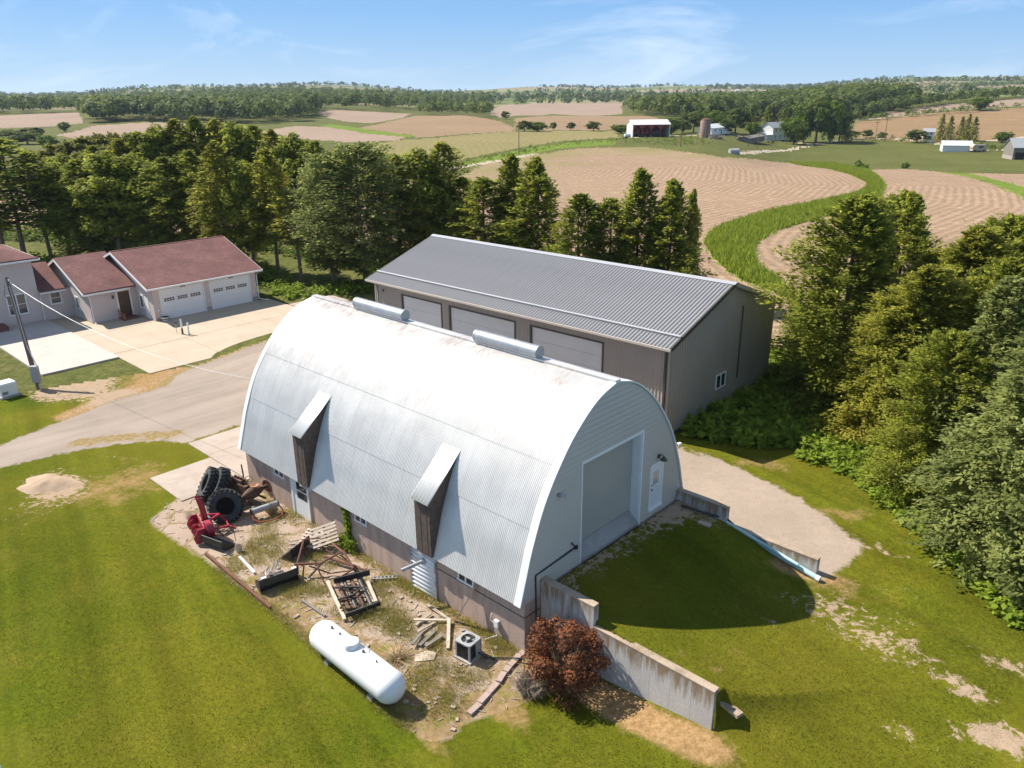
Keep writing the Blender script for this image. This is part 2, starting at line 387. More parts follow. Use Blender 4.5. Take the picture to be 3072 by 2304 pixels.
def m_shingle():
    t = NT('shingles'); o = t.tc.outputs['Object']
    br = t.n.new('ShaderNodeTexBrick'); br.inputs['Scale'].default_value = 1.0
    br.inputs['Brick Width'].default_value = 0.32; br.inputs['Row Height'].default_value = 0.145; br.inputs['Mortar Size'].default_value = 0.012
    br.inputs['Mortar Smooth'].default_value = 0.3; br.inputs['Bias'].default_value = 0.0
    br.inputs['Color1'].default_value = (0.205, 0.098, 0.090, 1); br.inputs['Color2'].default_value = (0.160, 0.076, 0.070, 1); br.inputs['Mortar'].default_value = (0.075, 0.038, 0.036, 1)
    mp = t.n.new('ShaderNodeCombineXYZ'); x, y, z = t.sep(o)
    t.l.new(y, mp.inputs['X']); t.l.new(t.math('MULTIPLY', x, 1.06), mp.inputs['Y']); t.l.new(mp.outputs['Vector'], br.inputs['Vector'])
    pat = t.ramp(t.noise(0.45, 5, 0.6, o), [(0.3, 0.80), (0.7, 1.25)])
    gr = t.ramp(t.noise(14, 3, 0.6, o), [(0.3, 0.72), (0.7, 1.3)])
    t.col(t.mix(1.0, t.mix(1.0, br.outputs['Color'], pat, 'MULTIPLY'), gr, 'MULTIPLY')); t.set(0.9, 0, 0.2)
    t.bump(br.outputs['Fac'], -0.5, 0.02)
m_shingle()

def m_foliage(name, dark, light, trans=0.28, yellow=None):
    t = NT(name); a = t.attr('tint')
    c = t.mix(t.ramp(a, [(0.0, 0.0), (1.0, 1.0)]), dark, light)
    if yellow: c = t.mix(t.math('MULTIPLY', t.ramp(t.noise(0.35, 3, 0.5, t.pos()), [(0.5, 0.0), (0.72, 1.0)]), 0.7), c, yellow)
    t.col(c); t.set(0.65, 0, 0.12)
    tr = t.n.new('ShaderNodeBsdfTranslucent'); mx = t.n.new('ShaderNodeMixShader'); mx.inputs['Fac'].default_value = trans
    t.l.new(c, tr.inputs['Color']); t.l.new(t.b.outputs['BSDF'], mx.inputs[1]); t.l.new(tr.outputs['BSDF'], mx.inputs[2]); t.l.new(mx.outputs['Shader'], t.out.inputs['Surface'])
m_foliage('needles_dark', (0.066, 0.092, 0.014), (0.390, 0.430, 0.068), 0.58, (0.40, 0.38, 0.06))
m_foliage('needles_olive', (0.082, 0.100, 0.014), (0.500, 0.490, 0.080), 0.58, (0.46, 0.40, 0.07))
m_foliage('needles_blue', (0.070, 0.095, 0.026), (0.430, 0.465, 0.150), 0.55)
m_foliage('needles_pine', (0.10, 0.11, 0.03), (0.30, 0.29, 0.08), 0.45)
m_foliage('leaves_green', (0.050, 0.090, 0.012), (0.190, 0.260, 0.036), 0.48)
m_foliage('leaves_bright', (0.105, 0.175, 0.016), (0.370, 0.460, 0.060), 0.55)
m_foliage('leaves_far', (0.045, 0.072, 0.016), (0.170, 0.205, 0.044), 0.4)
m_foliage('leaves_grove', (0.080, 0.108, 0.014), (0.480, 0.500, 0.080), 0.58)
m_foliage('brown_leaves', (0.070, 0.026, 0.013), (0.270, 0.105, 0.048), 0.3)
m_foliage('dry_twigs', (0.19, 0.14, 0.10), (0.38, 0.29, 0.20), 0.1)
m_foliage('weed_green', (0.160, 0.165, 0.035), (0.420, 0.360, 0.110), 0.45)
m_foliage('lawn_blade', (0.060, 0.078, 0.005), (0.150, 0.148, 0.014), 0.42)
m_foliage('strip_grass', (0.110, 0.160, 0.015), (0.350, 0.400, 0.052), 0.5)

# ------------------------------------------------------------------ ground sheet: one grid to the horizon, split by what grows on it
def near_ground():
    """one material for lawn, drive, broken yard and concrete drive: signed distances decide, noise frays the edges"""
    t = NT('near_ground'); o = t.pos()
    # lawn
    big = t.ramp(t.noise(0.11, 4, 0.55, o), [(0.34, 0.0), (0.68, 1.0)])
    g = t.mix(big, (0.066, 0.087, 0.0048), (0.116, 0.110, 0.0095))
    g = t.mix(t.ramp(t.noise(0.33, 5, 0.6, o, 0.6), [(0.50, 0.0), (0.72, 0.6)]), g, (0.145, 0.122, 0.018))
    mid = t.ramp(t.noise(0.9, 5, 0.65, o, 0.3), [(0.38, 0.0), (0.70, 0.6)])
    g = t.mix(mid, g, (0.058, 0.080, 0.006))
    g = t.mix(1.0, g, t.ramp(t.noise(5.0, 6, 0.75, o), [(0.30, 0.66), (0.70, 1.36)]), 'MULTIPLY')
    g = t.mix(1.0, g, t.ramp(t.noise(17.0, 4, 0.75, o), [(0.30, 0.62), (0.70, 1.40)]), 'MULTIPLY')
    Xm = t.n.new('ShaderNodeMapping'); Xm.inputs['Rotation'].default_value = (0, 0, A_B + 0.25); t.l.new(o, Xm.inputs['Vector'])
    g = t.mix(1.0, g, t.ramp(t.noise(0.9, 3, 0.5, Xm.outputs['Vector'], 0.15, (0.05, 1.0, 1.0)), [(0.34, 0.80), (0.66, 1.20)]), 'MULTIPLY')
    g = t.mix(t.ramp(t.noise(0.055, 3, 0.5, o), [(0.42, 0.0), (0.62, 0.45)]), g, (0.150, 0.128, 0.014))
    dry = t.math('ADD', t.attr('dry'), t.math('MULTIPLY', t.math('SUBTRACT', t.noise(1.1, 6, 0.75, o), 0.5), 1.1))
    dryc = t.mix(t.ramp(t.noise(5, 6, 0.8, o), [(0.34, 0.0), (0.66, 1.0)]), (0.19, 0.115, 0.046), (0.42, 0.265, 0.140))
    g = t.mix(t.ramp(dry, [(0.34, 0.0), (0.70, 0.92)]), g, dryc)
    n1 = t.noise(3.0, 6, 0.76, o, 0.4)
    dirt = t.math('ADD', t.attr('dirt'), t.math('MULTIPLY', t.math('SUBTRACT', n1, 0.5), 2.5))
    dc = t.mix(t.ramp(t.noise(2.5, 6, 0.7, o), [(0.3, 0.0), (0.7, 1.0)]), (0.40, 0.295, 0.205), (0.30, 0.22, 0.15))
    dc = t.mix(1.0, dc, t.ramp(t.noise(24, 3, 0.7, o), [(0.3, 0.68), (0.7, 1.25)]), 'MULTIPLY')
    g = t.mix(t.ramp(dirt, [(0.46, 0.0), (0.62, 1.0)]), g, dc)
    # gravel
    a = t.mix(t.ramp(t.noise(0.25, 5, 0.6, o), [(0.32, 0.0), (0.7, 1.0)]), (0.315, 0.258, 0.215), (0.25, 0.205, 0.17))
    X = t.n.new('ShaderNodeMapping'); X.inputs['Rotation'].default_value = (0, 0, A_B); t.l.new(o, X.inputs['Vector'])
    tr = t.ramp(t.noise(0.55, 4, 0.6, X.outputs['Vector'], 0.6, (1.0, 0.10, 1.0)), [(0.40, 0.0), (0.64, 1.0)])
    a = t.mix(t.math('MULTIPLY', tr, 0.55), a, (0.385, 0.32, 0.27))
    a = t.mix(1.0, a, t.ramp(t.noise(26, 4, 0.75, o), [(0.3, 0.55), (0.7, 1.40)]), 'MULTIPLY')
    a = t.mix(t.ramp(t.noise(0.8, 5, 0.7, o), [(0.64, 0.0), (0.74, 0.5)]), a, (0.17, 0.145, 0.12))
    gr = t.math('ADD', t.attr('dry'), t.math('MULTIPLY', t.math('SUBTRACT', t.noise(1.2, 6, 0.72, o), 0.5), 1.6))
    a = t.mix(t.ramp(gr, [(0.46, 0.0), (0.64, 1.0)]), a, t.mix(t.ramp(t.noise(4, 5, 0.7, o), [(0.4, 0.0), (0.6, 1.0)]), (0.20, 0.15, 0.06), (0.30, 0.215, 0.12)))
    # broken yard
    con = t.mix(t.ramp(t.noise(0.7, 6, 0.65, o), [(0.3, 0.0), (0.7, 1.0)]), (0.40, 0.31, 0.245), (0.33, 0.25, 0.195))
    con = t.mix(1.0, con, t.ramp(t.noise(20, 4, 0.7, o), [(0.3, 0.68), (0.7, 1.22)]), 'MULTIPLY')
    vo = t.n.new('ShaderNodeTexVoronoi'); vo.feature = 'DISTANCE_TO_EDGE'; vo.inputs['Scale'].default_value = 0.42; vo.inputs['Randomness'].default_value = 0.8
    wv = t.n.new('ShaderNodeVectorMath'); wv.operation = 'ADD'; nc = t.n.new('ShaderNodeTexNoise'); nc.inputs['Scale'].default_value = 1.1; nc.inputs['Detail'].default_value = 5
    sc = t.n.new('ShaderNodeVectorMath'); sc.operation = 'SCALE'; sc.inputs['Scale'].default_value = 1.1
    t.l.new(o, nc.inputs['Vector']); t.l.new(nc.outputs['Color'], sc.inputs[0]); t.l.new(o, wv.inputs[0]); t.l.new(sc.outputs[0], wv.inputs[1]); t.l.new(wv.outputs[0], vo.inputs['Vector'])
    soil = t.mix(t.ramp(t.noise(3.5, 6, 0.75, o), [(0.3, 0.0), (0.7, 1.0)]), (0.150, 0.100, 0.050), (0.32, 0.225, 0.125))
    soil = t.mix(t.ramp(t.noise(1.6, 6, 0.75, o), [(0.50, 0.0), (0.60, 0.85)]), soil, (0.150, 0.150, 0.026))
    crack = t.ramp(vo.outputs['Distance'], [(0.015, 1.0), (0.05, 0.0)])
    w = t.math('ADD', t.attr('dry'), t.math('MULTIPLY', t.math('SUBTRACT', t.noise(0.95, 6, 0.75, o, 0.4), 0.5), 2.0))
    w = t.math('MAXIMUM', t.ramp(w, [(0.40, 0.0), (0.56, 1.0)]), t.math('MULTIPLY', crack, 0.8))
    yc = t.mix(w, con, soil)
    # concrete drive
    pc = t.mix(t.ramp(t.noise(0.35, 6, 0.7, o), [(0.3, 0.0), (0.7, 1.0)]), (0.37, 0.295, 0.235), (0.30, 0.24, 0.19))
    pc = t.mix(t.ramp(t.noise(1.1, 6, 0.75, o, 0.5), [(0.52, 0.0), (0.70, 0.6)]), pc, (0.27, 0.21, 0.165))
    pc = t.mix(1.0, pc, t.ramp(t.noise(22, 4, 0.75, o), [(0.3, 0.80), (0.7, 1.16)]), 'MULTIPLY')
    fray = t.math('MULTIPLY', t.math('SUBTRACT', t.noise(1.4, 7, 0.78, o), 0.5), 1.7)
    col = g
    for at, c, k in (('sd_gravel', a, 1.0), ('sd_drive', pc, 0.9), ('sd_yard', yc, 0.5)):
        sd = t.math('ADD', t.attr(at), t.math('MULTIPLY', fray, k))
        col = t.mix(t.ramp(t.math('ADD', t.math('MULTIPLY', sd, 1.6), 0.5), [(0.30, 0.0), (0.70, 1.0)]), col, c)
    t.col(col); t.set(0.95, 0, 0.03)
    t.bump(t.math('ADD', t.noise(24, 4, 0.7, o), t.math('MULTIPLY', t.noise(4, 4, 0.6, o), 1.2)), 0.55, 0.04)
near_ground()
def m_field(name, c1, c2, straw, rowk, rowamp):
    t = NT(name); o = t.pos()
    a = t.mix(t.ramp(t.noise(0.012, 5, 0.6, o), [(0.32, 0.0), (0.7, 1.0)]), c1, c2)
    a = t.mix(t.ramp(t.noise(0.35, 6, 0.75, o), [(0.52, 0.0), (0.72, 0.75)]), a, straw)
    sn = t.math('SINE', t.math('ADD', t.math('MULTIPLY', t.attr('row'), rowk), t.math('MULTIPLY', t.noise(0.035, 4, 0.6, o), 7.0)))
    rows = t.ramp(t.math('ADD', t.math('MULTIPLY', sn, 0.5), 0.5), [(0.15, 1.0 - rowamp), (0.85, 1.0 + rowamp * 0.8)])
    a = t.mix(1.0, a, rows, 'MULTIPLY')
    sp = t.ramp(t.noise(1.6, 5, 0.8, o), [(0.32, 0.70), (0.70, 1.34)]); a = t.mix(1.0, a, sp, 'MULTIPLY')
    gr = t.math('ADD', t.attr('dry'), t.math('MULTIPLY', t.math('SUBTRACT', t.noise(0.05, 5, 0.6, o), 0.5), 0.8))
    a = t.mix(t.ramp(gr, [(0.42, 0.0), (0.78, 0.8)]), a, (0.17, 0.165, 0.05))
    t.col(a); t.set(0.97, 0, 0.1); t.bump(t.noise(1.5, 4, 0.7, o), 0.5, 0.2)
m_field('field_brown', (0.285, 0.196, 0.130), (0.24, 0.163, 0.107), (0.42, 0.315, 0.215), 4.3, 0.12)
m_field('field_tan', (0.25, 0.172, 0.103), (0.21, 0.14, 0.083), (0.34, 0.25, 0.15), 2.2, 0.16)
m_field('field_pink', (0.28, 0.205, 0.155), (0.24, 0.172, 0.13), (0.36, 0.27, 0.205), 2.2, 0.07)
m_field('field_olive', (0.215, 0.18, 0.078), (0.18, 0.155, 0.062), (0.28, 0.225, 0.115), 2.2, 0.05)
m_field('field_hill', (0.245, 0.16, 0.085), (0.20, 0.13, 0.068), (0.31, 0.225, 0.125), 0.75, 0.20)
def m_meadow(name, c1, c2, c3):
    t = NT(name); o = t.pos()
    a = t.mix(t.ramp(t.noise(0.03, 5, 0.6, o), [(0.34, 0.0), (0.68, 1.0)]), c1, c2)
    a = t.mix(t.ramp(t.noise(0.25, 6, 0.7, o), [(0.50, 0.0), (0.74, 0.8)]), a, c3)
    sp = t.ramp(t.noise(1.3, 5, 0.75, o), [(0.3, 0.60), (0.7, 1.45)]); a = t.mix(1.0, a, sp, 'MULTIPLY')
    t.col(a); t.set(0.97, 0, 0.1); t.bump(t.noise(0.8, 5, 0.7, o), 0.8, 0.5)
m_meadow('meadow_grass', (0.130, 0.158, 0.030), (0.165, 0.175, 0.042), (0.24, 0.215, 0.075))
m_meadow('strip_ground', (0.105, 0.160, 0.018), (0.135, 0.185, 0.024), (0.18, 0.20, 0.034))
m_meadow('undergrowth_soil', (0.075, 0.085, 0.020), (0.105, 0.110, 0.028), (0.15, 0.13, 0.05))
m_meadow('far_green', (0.13, 0.15, 0.055), (0.16, 0.17, 0.07), (0.20, 0.19, 0.09))
def m_patchwork():
    t = NT('patchwork'); o = t.pos(); vo = t.n.new('ShaderNodeTexVoronoi'); vo.inputs['Scale'].default_value = 0.0042; vo.inputs['Randomness'].default_value = 0.85; t.l.new(o, vo.inputs['Vector'])
    x, y, z = t.sep(vo.outputs['Color']); r = t.n.new('ShaderNodeValToRGB'); r.color_ramp.interpolation = 'CONSTANT'; el = r.color_ramp.elements
    for k in range(4): el.new(.5)
    for e_, (p_, c_) in zip(el, [(0, (.10, .125, .04)), (.22, (.235, .175, .115)), (.42, (.135, .15, .05)), (.58, (.20, .19, .085)), (.74, (.26, .20, .14)), (.88, (.09, .12, .035))]): e_.position = p_; e_.color = (*c_, 1)
    t.l.new(x, r.inputs['Fac']); c = t.mix(1.0, r.outputs['Color'], t.ramp(t.noise(0.01, 5, 0.7, o), [(0.3, 0.8), (0.7, 1.2)]), 'MULTIPLY'); t.col(c); t.set(0.97, 0, 0.05)
m_patchwork()
simple('lane_gravel', (0.38, 0.315, 0.235), (0.32, 0.265, 0.195), 0.95, scale=0.3)

def world_poly(pts): return np.array([PX(*p)[:2] for p in pts])
def yard_poly(pts): return np.array([bl(*p)[:2] for p in pts])
def inside(poly, x, y):
    r = np.zeros(x.shape, bool); n = len(poly); j = n - 1
    for i in range(n):
        xi, yi = poly[i]; xj, yj = poly[j]
        c = ((yi > y) != (yj > y)) & (x < (xj - xi) * (y - yi) / ((yj - yi) + 1e-12) + xi); r ^= c; j = i
    return r
def pl_dist(pl, x, y):
    d = np.full(x.shape, 1e9)
    for (x0, y0), (x1, y1) in zip(pl[:-1], pl[1:]):
        dx, dy = x1 - x0, y1 - y0; L2 = dx * dx + dy * dy + 1e-9
        t = np.clip(((x - x0) * dx + (y - y0) * dy) / L2, 0, 1); d = np.minimum(d, np.hypot(x - x0 - t * dx, y - y0 - t * dy))
    return d

# rows (distance from camera) and columns (bearing)
ys = np.concatenate([np.arange(3300, 2330, -30), np.arange(2330, 1000, -5.6), np.arange(1000, 700, -4.2), np.arange(700, 400, -2.4)])
rows = [CAM_H / math.tan(math.atan((y - 1152.0) / FPX) + PITCH) for y in ys]
while rows[-1] < 14000: rows.append(rows[-1] * (1.0125 if rows[-1] < 2500 else 1.03))
rows = np.array(rows); NCOL, TMAX = 800, 0.86; cols = np.linspace(-TMAX, TMAX, NCOL)      # tan of bearing
CC, RR = np.meshgrid(cols, rows)
GX = CC * RR; GY = RR.copy()
GZ = gz(GX, GY)
cx = 0.25 * (GX[:-1, :-1] + GX[1:, :-1] + GX[:-1, 1:] + GX[1:, 1:]); cy = 0.25 * (GY[:-1, :-1] + GY[1:, :-1] + GY[:-1, 1:] + GY[1:, 1:])
cd = np.hypot(cx, cy); cX, cY = lb(cx, cy)
def wob(x, y, a, f):          # ragged field and lawn edges
    return a * (np.sin(x * f + 1.3 * np.sin(y * f * 0.7)) + 0.6 * np.sin(y * f * 2.1 + x * f * 1.3 + 2) + 0.5 * np.sin(x * f * 4.7 - y * f * 3.9))
JR = NR.normal(0, 1, cx.shape); JR2 = NR.normal(0, 1, cx.shape); js = np.where(cd < 60, np.clip(cd / 30, 0.6, 1.2), 1.6); jx = cx + wob(cx, cy, 0.10, 1.9) * js; jy = cy + wob(cy, cx, 0.10, 2.3) * js; jn = np.where(cd < 75, 0, np.clip(cd / 250, .11, .6)); jx = jx + JR * jn; jy = jy + JR2 * jn

CLS = ['lawn', 'meadow', 'crop_field', 'grass_strip', 'gravel_drive', 'concrete_drive', 'yard', 'country_lane', 'undergrowth_ground',
       'pale_field', 'far_field', 'olive_field', 'hill_field', 'far_pasture', 'tan_field', 'ridge_field']
lab = np.zeros(cx.shape, int)
def put(name, poly, jit=True):
    m = inside(poly, jx, jy) if jit else inside(poly, cx, cy); lab[m] = CLS.index(name)
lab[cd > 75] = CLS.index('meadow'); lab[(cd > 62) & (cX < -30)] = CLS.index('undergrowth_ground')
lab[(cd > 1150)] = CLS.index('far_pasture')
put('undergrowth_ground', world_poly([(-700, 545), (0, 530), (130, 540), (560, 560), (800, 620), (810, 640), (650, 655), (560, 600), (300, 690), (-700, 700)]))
fieldA = [(930, 395), (1000, 378), (1050, 352), (1150, 335), (1230, 322), (1310, 318), (1400, 318), (1480, 328), (1560, 340), (1640, 345), (1720, 352), (1790, 365),
          (1840, 378), (1872, 395), (1874, 405), (1850, 418), (1800, 430), (1740, 442), (1680, 452), (1620, 468), (1560, 488), (1530, 508), (1522, 528), (1540, 555), (1570, 585), (1605, 606),
          (1640, 620), (1700, 645), (1712, 700), (1700, 760), (1640, 740), (1500, 655), (1250, 610), (1000, 590), (800, 560)]
put('crop_field', world_poly(fieldA))
put('crop_field', world_poly([(-900, 430), (0, 415), (500, 405), (940, 392), (810, 562), (600, 530), (0, 505), (-900, 510)]))
fieldB = [(1870, 367), (1960, 365), (2040, 372), (2100, 385), (2160, 405), (2212, 430), (2500, 560), (2600, 800), (1800, 800), (1735, 660), (1690, 610), (1640, 578), (1628, 545), (1640, 520), (1680, 498), (1740, 480),
          (1800, 462), (1860, 448), (1900, 430), (1912, 405), (1900, 385)]
put('crop_field', world_poly(fieldB))
stripP = [(1700, 350), (1790, 365), (1840, 378), (1872, 395), (1874, 405), (1850, 418), (1800, 430), (1740, 442), (1680, 452), (1620, 468), (1560, 488), (1530, 508), (1522, 528), (1540, 555), (1570, 585), (1605, 606), (1650, 622), (1735, 660),
          (1690, 610), (1640, 578), (1628, 545), (1640, 520), (1680, 498), (1740, 480), (1800, 462), (1860, 448), (1900, 430), (1912, 405), (1900, 385), (1870, 367), (1800, 352)]
put('grass_strip', world_poly(stripP))
put('grass_strip', world_poly([(2030, 372), (2100, 384), (2160, 404), (2212, 429), (2500, 540), (2500, 470), (2212, 404), (2150, 388), (2090, 374)]))
put('crop_field', world_poly([(2090, 374), (2212, 376), (2500, 380), (2500, 470), (2212, 404), (2150, 388)]))
put('grass_strip', world_poly([(990, 362), (1000, 350), (1130, 322), (1230, 308), (1330, 302), (1330, 312), (1200, 322), (1100, 342)]))
put('olive_field', world_poly([(780, 315), (860, 303), (940, 298), (1060, 287), (1180, 282), (1330, 283), (1335, 298), (1230, 303), (1130, 317), (1060, 332), (990, 345), (930, 345), (820, 330)]))
put('tan_field', world_poly([(770, 277), (840, 262), (900, 250), (1000, 249), (1080, 262), (1112, 275), (1110, 284), (1000, 290), (900, 298), (890, 292), (820, 283)]))
put('pale_field', world_poly([(560, 285), (640, 272), (720, 275), (800, 284), (880, 297), (860, 303), (760, 308), (650, 300)]))
put('grass_strip', world_poly([(690, 272), (720, 268), (800, 281), (895, 293), (880, 297), (790, 288), (720, 277)]))
put('pale_field', world_poly([(690, 242), (720, 237), (890, 246), (870, 254), (800, 266), (740, 262), (690, 248)]))
put('pale_field', world_poly([(1060, 235), (1100, 225), (1340, 224), (1345, 246), (1280, 250), (1190, 246), (1080, 255), (1060, 248)]))
put('tan_field', world_poly([(1110, 256), (1190, 250), (1400, 250), (1425, 258), (1330, 272), (1310, 281), (1180, 281), (1115, 274)]))
put('pale_field', world_poly([(-300, 258), (0, 250), (170, 243), (180, 266), (100, 274), (-300, 280)]))
put('far_field', world_poly([(120, 292), (200, 272), (320, 264), (430, 268), (330, 286), (180, 302)]))
put('hill_field', world_poly([(1830, 293), (1850, 264), (2000, 246), (2212, 232), (2600, 205), (2600, 310), (2212, 300), (2080, 311), (1960, 306), (1840, 297)]))
put('far_field', world_poly([(1840, 258), (1900, 246), (2050, 226), (2212, 212), (2600, 185), (2600, 203), (2212, 229), (2000, 243), (1850, 262)]))
put('ridge_field', world_poly([(1900, 209), (2100, 199), (2212, 191), (2600, 172), (2600, 190), (2212, 206), (1950, 216)]))
lanes = [[(960, 368), (1000, 360), (1080, 346), (1150, 333)], [(1345, 298), (1400, 296), (1470, 293), (1560, 292), (1640, 297), (1720, 308), (1760, 312), (1850, 299), (1950, 300), (2040, 312), (2130, 324), (2300, 321)], [(1590, 331), (1660, 326), (1730, 318), (1760, 312)],
         [(2130, 306), (2212, 296), (2330, 286)]]
for pl in lanes:
    lab[pl_dist(world_poly(pl), jx, jy) < 1.6] = CLS.index('country_lane')
# the yard itself, in the yard frame
GRAVP = yard_poly([(-44, -34), (-39.5, -20), (-35.7, -7.3), (-36.8, -4.1), (-38.1, -0.3), (-38.5, 1.5), (-38.3, 3.1), (-40.6, 5.8), (-41.5, 10), (-42.4, 14.7), (-45, 30), (-31, 31), (-31, 18), (-21, 17.2), (-21, 4), (-27.9, 4.0), (-27.7, 0.2), (-29.1, -0.3), (-30.8, -2.9), (-31.7, -5.2), (-33, -12), (-36, -22), (-39, -34)]); put('gravel_drive', GRAVP)
DRIVP = yard_poly([(-21, 10.9), (-21, 16.9), (-2, 17.0)]); DRIVP = np.vstack([DRIVP, world_poly([(1472, 965), (1530, 984), (1600, 1014), (1680, 1050), (1740, 1085), (1800, 1130), (1850, 1165), (1866, 1188), (1800, 1236), (1772, 1254)]), yard_poly([(6.3, 10.55), (-1, 10.5)])]); put('concrete_drive', DRIVP)
yard_edge = [(-18.9, -5.1), (-20.2, -4.95), (-21.4, -3.0), (-21.0, 0.3), (0.3, 0.3), (0.6, 0.9), (1.6, 0.6), (2.0, -0.6)]
YARDP = np.vstack([yard_poly(yard_edge), world_poly([(1010, 1560), (975, 1590), (935, 1602), (880, 1572), (790, 1490), (690, 1405), (590, 1318), (470, 1228)])]); put('yard', YARDP)

# vertex masks: bare soil, dead grass, rows
flatx, flaty = GX.ravel(), GY.ravel()
pxd = np.stack([flatx, flaty, GZ.ravel()], 1) - CAMP
NNEAR = int(np.searchsorted(rows, 75)) * NCOL; nLX, nLY = lb(flatx[:NNEAR], flaty[:NNEAR]); dirt = np.zeros(flatx.shape); dry = np.zeros(flatx.shape)
def blob(arr, x, y, rx, ry, s, rot=0.0):      # soft ellipse around a display pixel, sized in metres along the yard axes
    p = PX(x, y); X0, Y0 = lb(p[0], p[1]); X, Y = nLX, nLY; dx, dy = X - X0, Y - Y0
    c, sn = math.cos(rot), math.sin(rot); a = (dx * c + dy * sn) / rx; b = (-dx * sn + dy * c) / ry
    arr[:NNEAR] += s * np.exp(-(a * a + b * b) ** 1.3)
for b in [(115, 1050, 2.6, 1.5, .62, 0), (160, 1052, 1.8, 1.2, .25, 0), (60, 1110, 2, 1.4, .28, 0), (1830, 1335, 2.9, 1.3, .33, .5), (1895, 1385, 2.0, .9, .30, .3), (1780, 1300, 1.6, .9, .26, .2), (1900, 1275, 2.0, .8, .27, .6),
          (2180, 1440, 1.4, .6, .5, 0), (2090, 1490, .9, .5, .5, 0), (2130, 1590, 1.3, .6, .55, .5), (2190, 1600, 1.0, .7, .5, 0), (1945, 1580, .7, .3, .55, 0), (1230, 1235, 1.0, 1.5, .42, 0), (1320, 1170, .5, 1.7, .42, 0), (1470, 1105, 1.0, 1.6, .38, 0), 
          (175, 820, 3.6, 2.8, .95, 0), (120, 850, 2.4, 1.8, .6, 0), (230, 860, 3.0, 1.4, .5, 0), (60, 800, 3, .7, .5, 0), (300, 860, 2.5, 1, .4, 0), (250, 985, 2.0, .9, .25, 0), (1660, 1340, .8, .4, .35, 0), (2000, 1440, 2.0, 1.0, .25, 0), (1905, 1190, 1.2, .6, .5, 0)]: blob(dirt, *b)
for b in [(1290, 1500, 2.2, .9, .75, -.05), (1420, 1570, 2.2, .8, .75, -.05), (1530, 1610, 1.2, .7, .55, 0), (1100, 1540, 1.2, .7, .6, 0), (930, 1605, 1.4, .4, .5, 0), (840, 1515, 1.6, .35, .45, .5), (330, 1010, 3.5, 1.6, .33, 0), (130, 1060, 4.5, 3.5, .35, 0), (270, 1060, 2.5, 2, .3, 0), (270, 800, 4, 2.5, .42, 0),
          (330, 830, 3, 2, .4, 0), (1790, 1260, 2.2, 1.2, .45, 0), (1720, 1230, 1.5, .6, .5, .4), (1560, 1400, 2.0, 1.2, .25, 0), (1650, 1000, 3, 1.2, .45, .5), (1820, 1110, 3, .8, .45, .6), (1950, 1500, 3, 2.2, .22, 0), (1500, 1500, 2, 1, .22, 0), (480, 1500, 4, 2.5, .15, 0), (40, 1250, 4, 3, .12, 0)]: blob(dry, *b)
LX, LY = lb(flatx, flaty)
# yard weeds, drive edge grass, field green ends share the 'dry' mask
yd = pl_dist(world_poly([(470, 1228), (590, 1318), (690, 1405), (790, 1490), (880, 1572)]), flatx, flaty)
inyard = inside(YARDP, flatx, flaty)
dry += np.where(inyard, 0.18 + 0.45 * sst(3.0, 0.3, yd) * sst(-18, -9, LX) + 0.30 * sst(0.9, 0.0, -LY) + 0.22 * sst(-9, -3, LX), 0)
gd_mid = pl_dist(yard_poly([(-29.5, 0.6), (-31.5, -2.0), (-32.5, -4.0)]), flatx, flaty); dry += 0.75 * np.exp(-(gd_mid / 0.9) ** 2)
gd_top = pl_dist(yard_poly([(-37.6, -3), (-39.0, 0.5), (-39.2, 3.2), (-41.2, 6), (-42.3, 12), (-42.8, 15)]), flatx, flaty); dry += 0.95 * np.exp(-(gd_top / 0.9) ** 2); dirt += 0.42 * np.exp(-(gd_top / 0.8) ** 2); gfoot = pl_dist(yard_poly([(.35, 1.5), (.35, 10.2), (2.2, 10.2)]), flatx, flaty); dirt += np.where(LX > -.2, .50 * np.exp(-(gfoot / .85) ** 2), 0)
fa = world_poly([(1005, 375), (1150, 335), (1310, 318), (1480, 328)]); dd = pl_dist(fa, flatx, flaty); dry += np.where(np.hypot(flatx, flaty) > 90, 0.62 * np.exp(-(dd / 45.0) ** 2), 0)
curve = world_poly([(1400, 300), (1560, 338), (1720, 352), (1840, 378), (1890, 402), (1860, 430), (1740, 460), (1620, 490), (1575, 520), (1585, 555), (1650, 605), (1720, 645)])
rowd = pl_dist(curve, flatx, flaty)
hillrow = np.hypot(flatx - PX(2150, 330)[0], flaty - PX(2150, 330)[1])
rowv = np.where(np.hypot(flatx, flaty) < 330, rowd, hillrow)

nearv = np.hypot(flatx, flaty) < 90
def sdist(poly):
    d = np.full(flatx.shape, -9.0); x, y = flatx[nearv], flaty[nearv]; q = pl_dist(np.vstack([poly, poly[:1]]), x, y); d[nearv] = np.where(inside(poly, x, y), q, -q); return np.clip(d, -9, 9)
SD = dict(sd_gravel=sdist(GRAVP), sd_drive=sdist(DRIVP), sd_yard=sdist(YARDP))
nR, nC = GX.shape; vid = np.arange(nR * nC).reshape(nR, nC)
quads = np.stack([vid[:-1, :-1], vid[:-1, 1:], vid[1:, 1:], vid[1:, :-1]], -1).reshape(-1, 4); labf = lab.ravel()
allv = np.stack([flatx, flaty, GZ.ravel()], 1)
MATOF = dict(lawn='near_ground', meadow='meadow_grass', crop_field='field_brown', grass_strip='strip_ground', gravel_drive='near_ground', concrete_drive='near_ground', yard='near_ground', country_lane='lane_gravel',
             undergrowth_ground='undergrowth_soil', pale_field='field_pink', far_field='field_pink', olive_field='field_olive', hill_field='field_hill', far_pasture='patchwork', tan_field='field_tan', ridge_field='far_green')
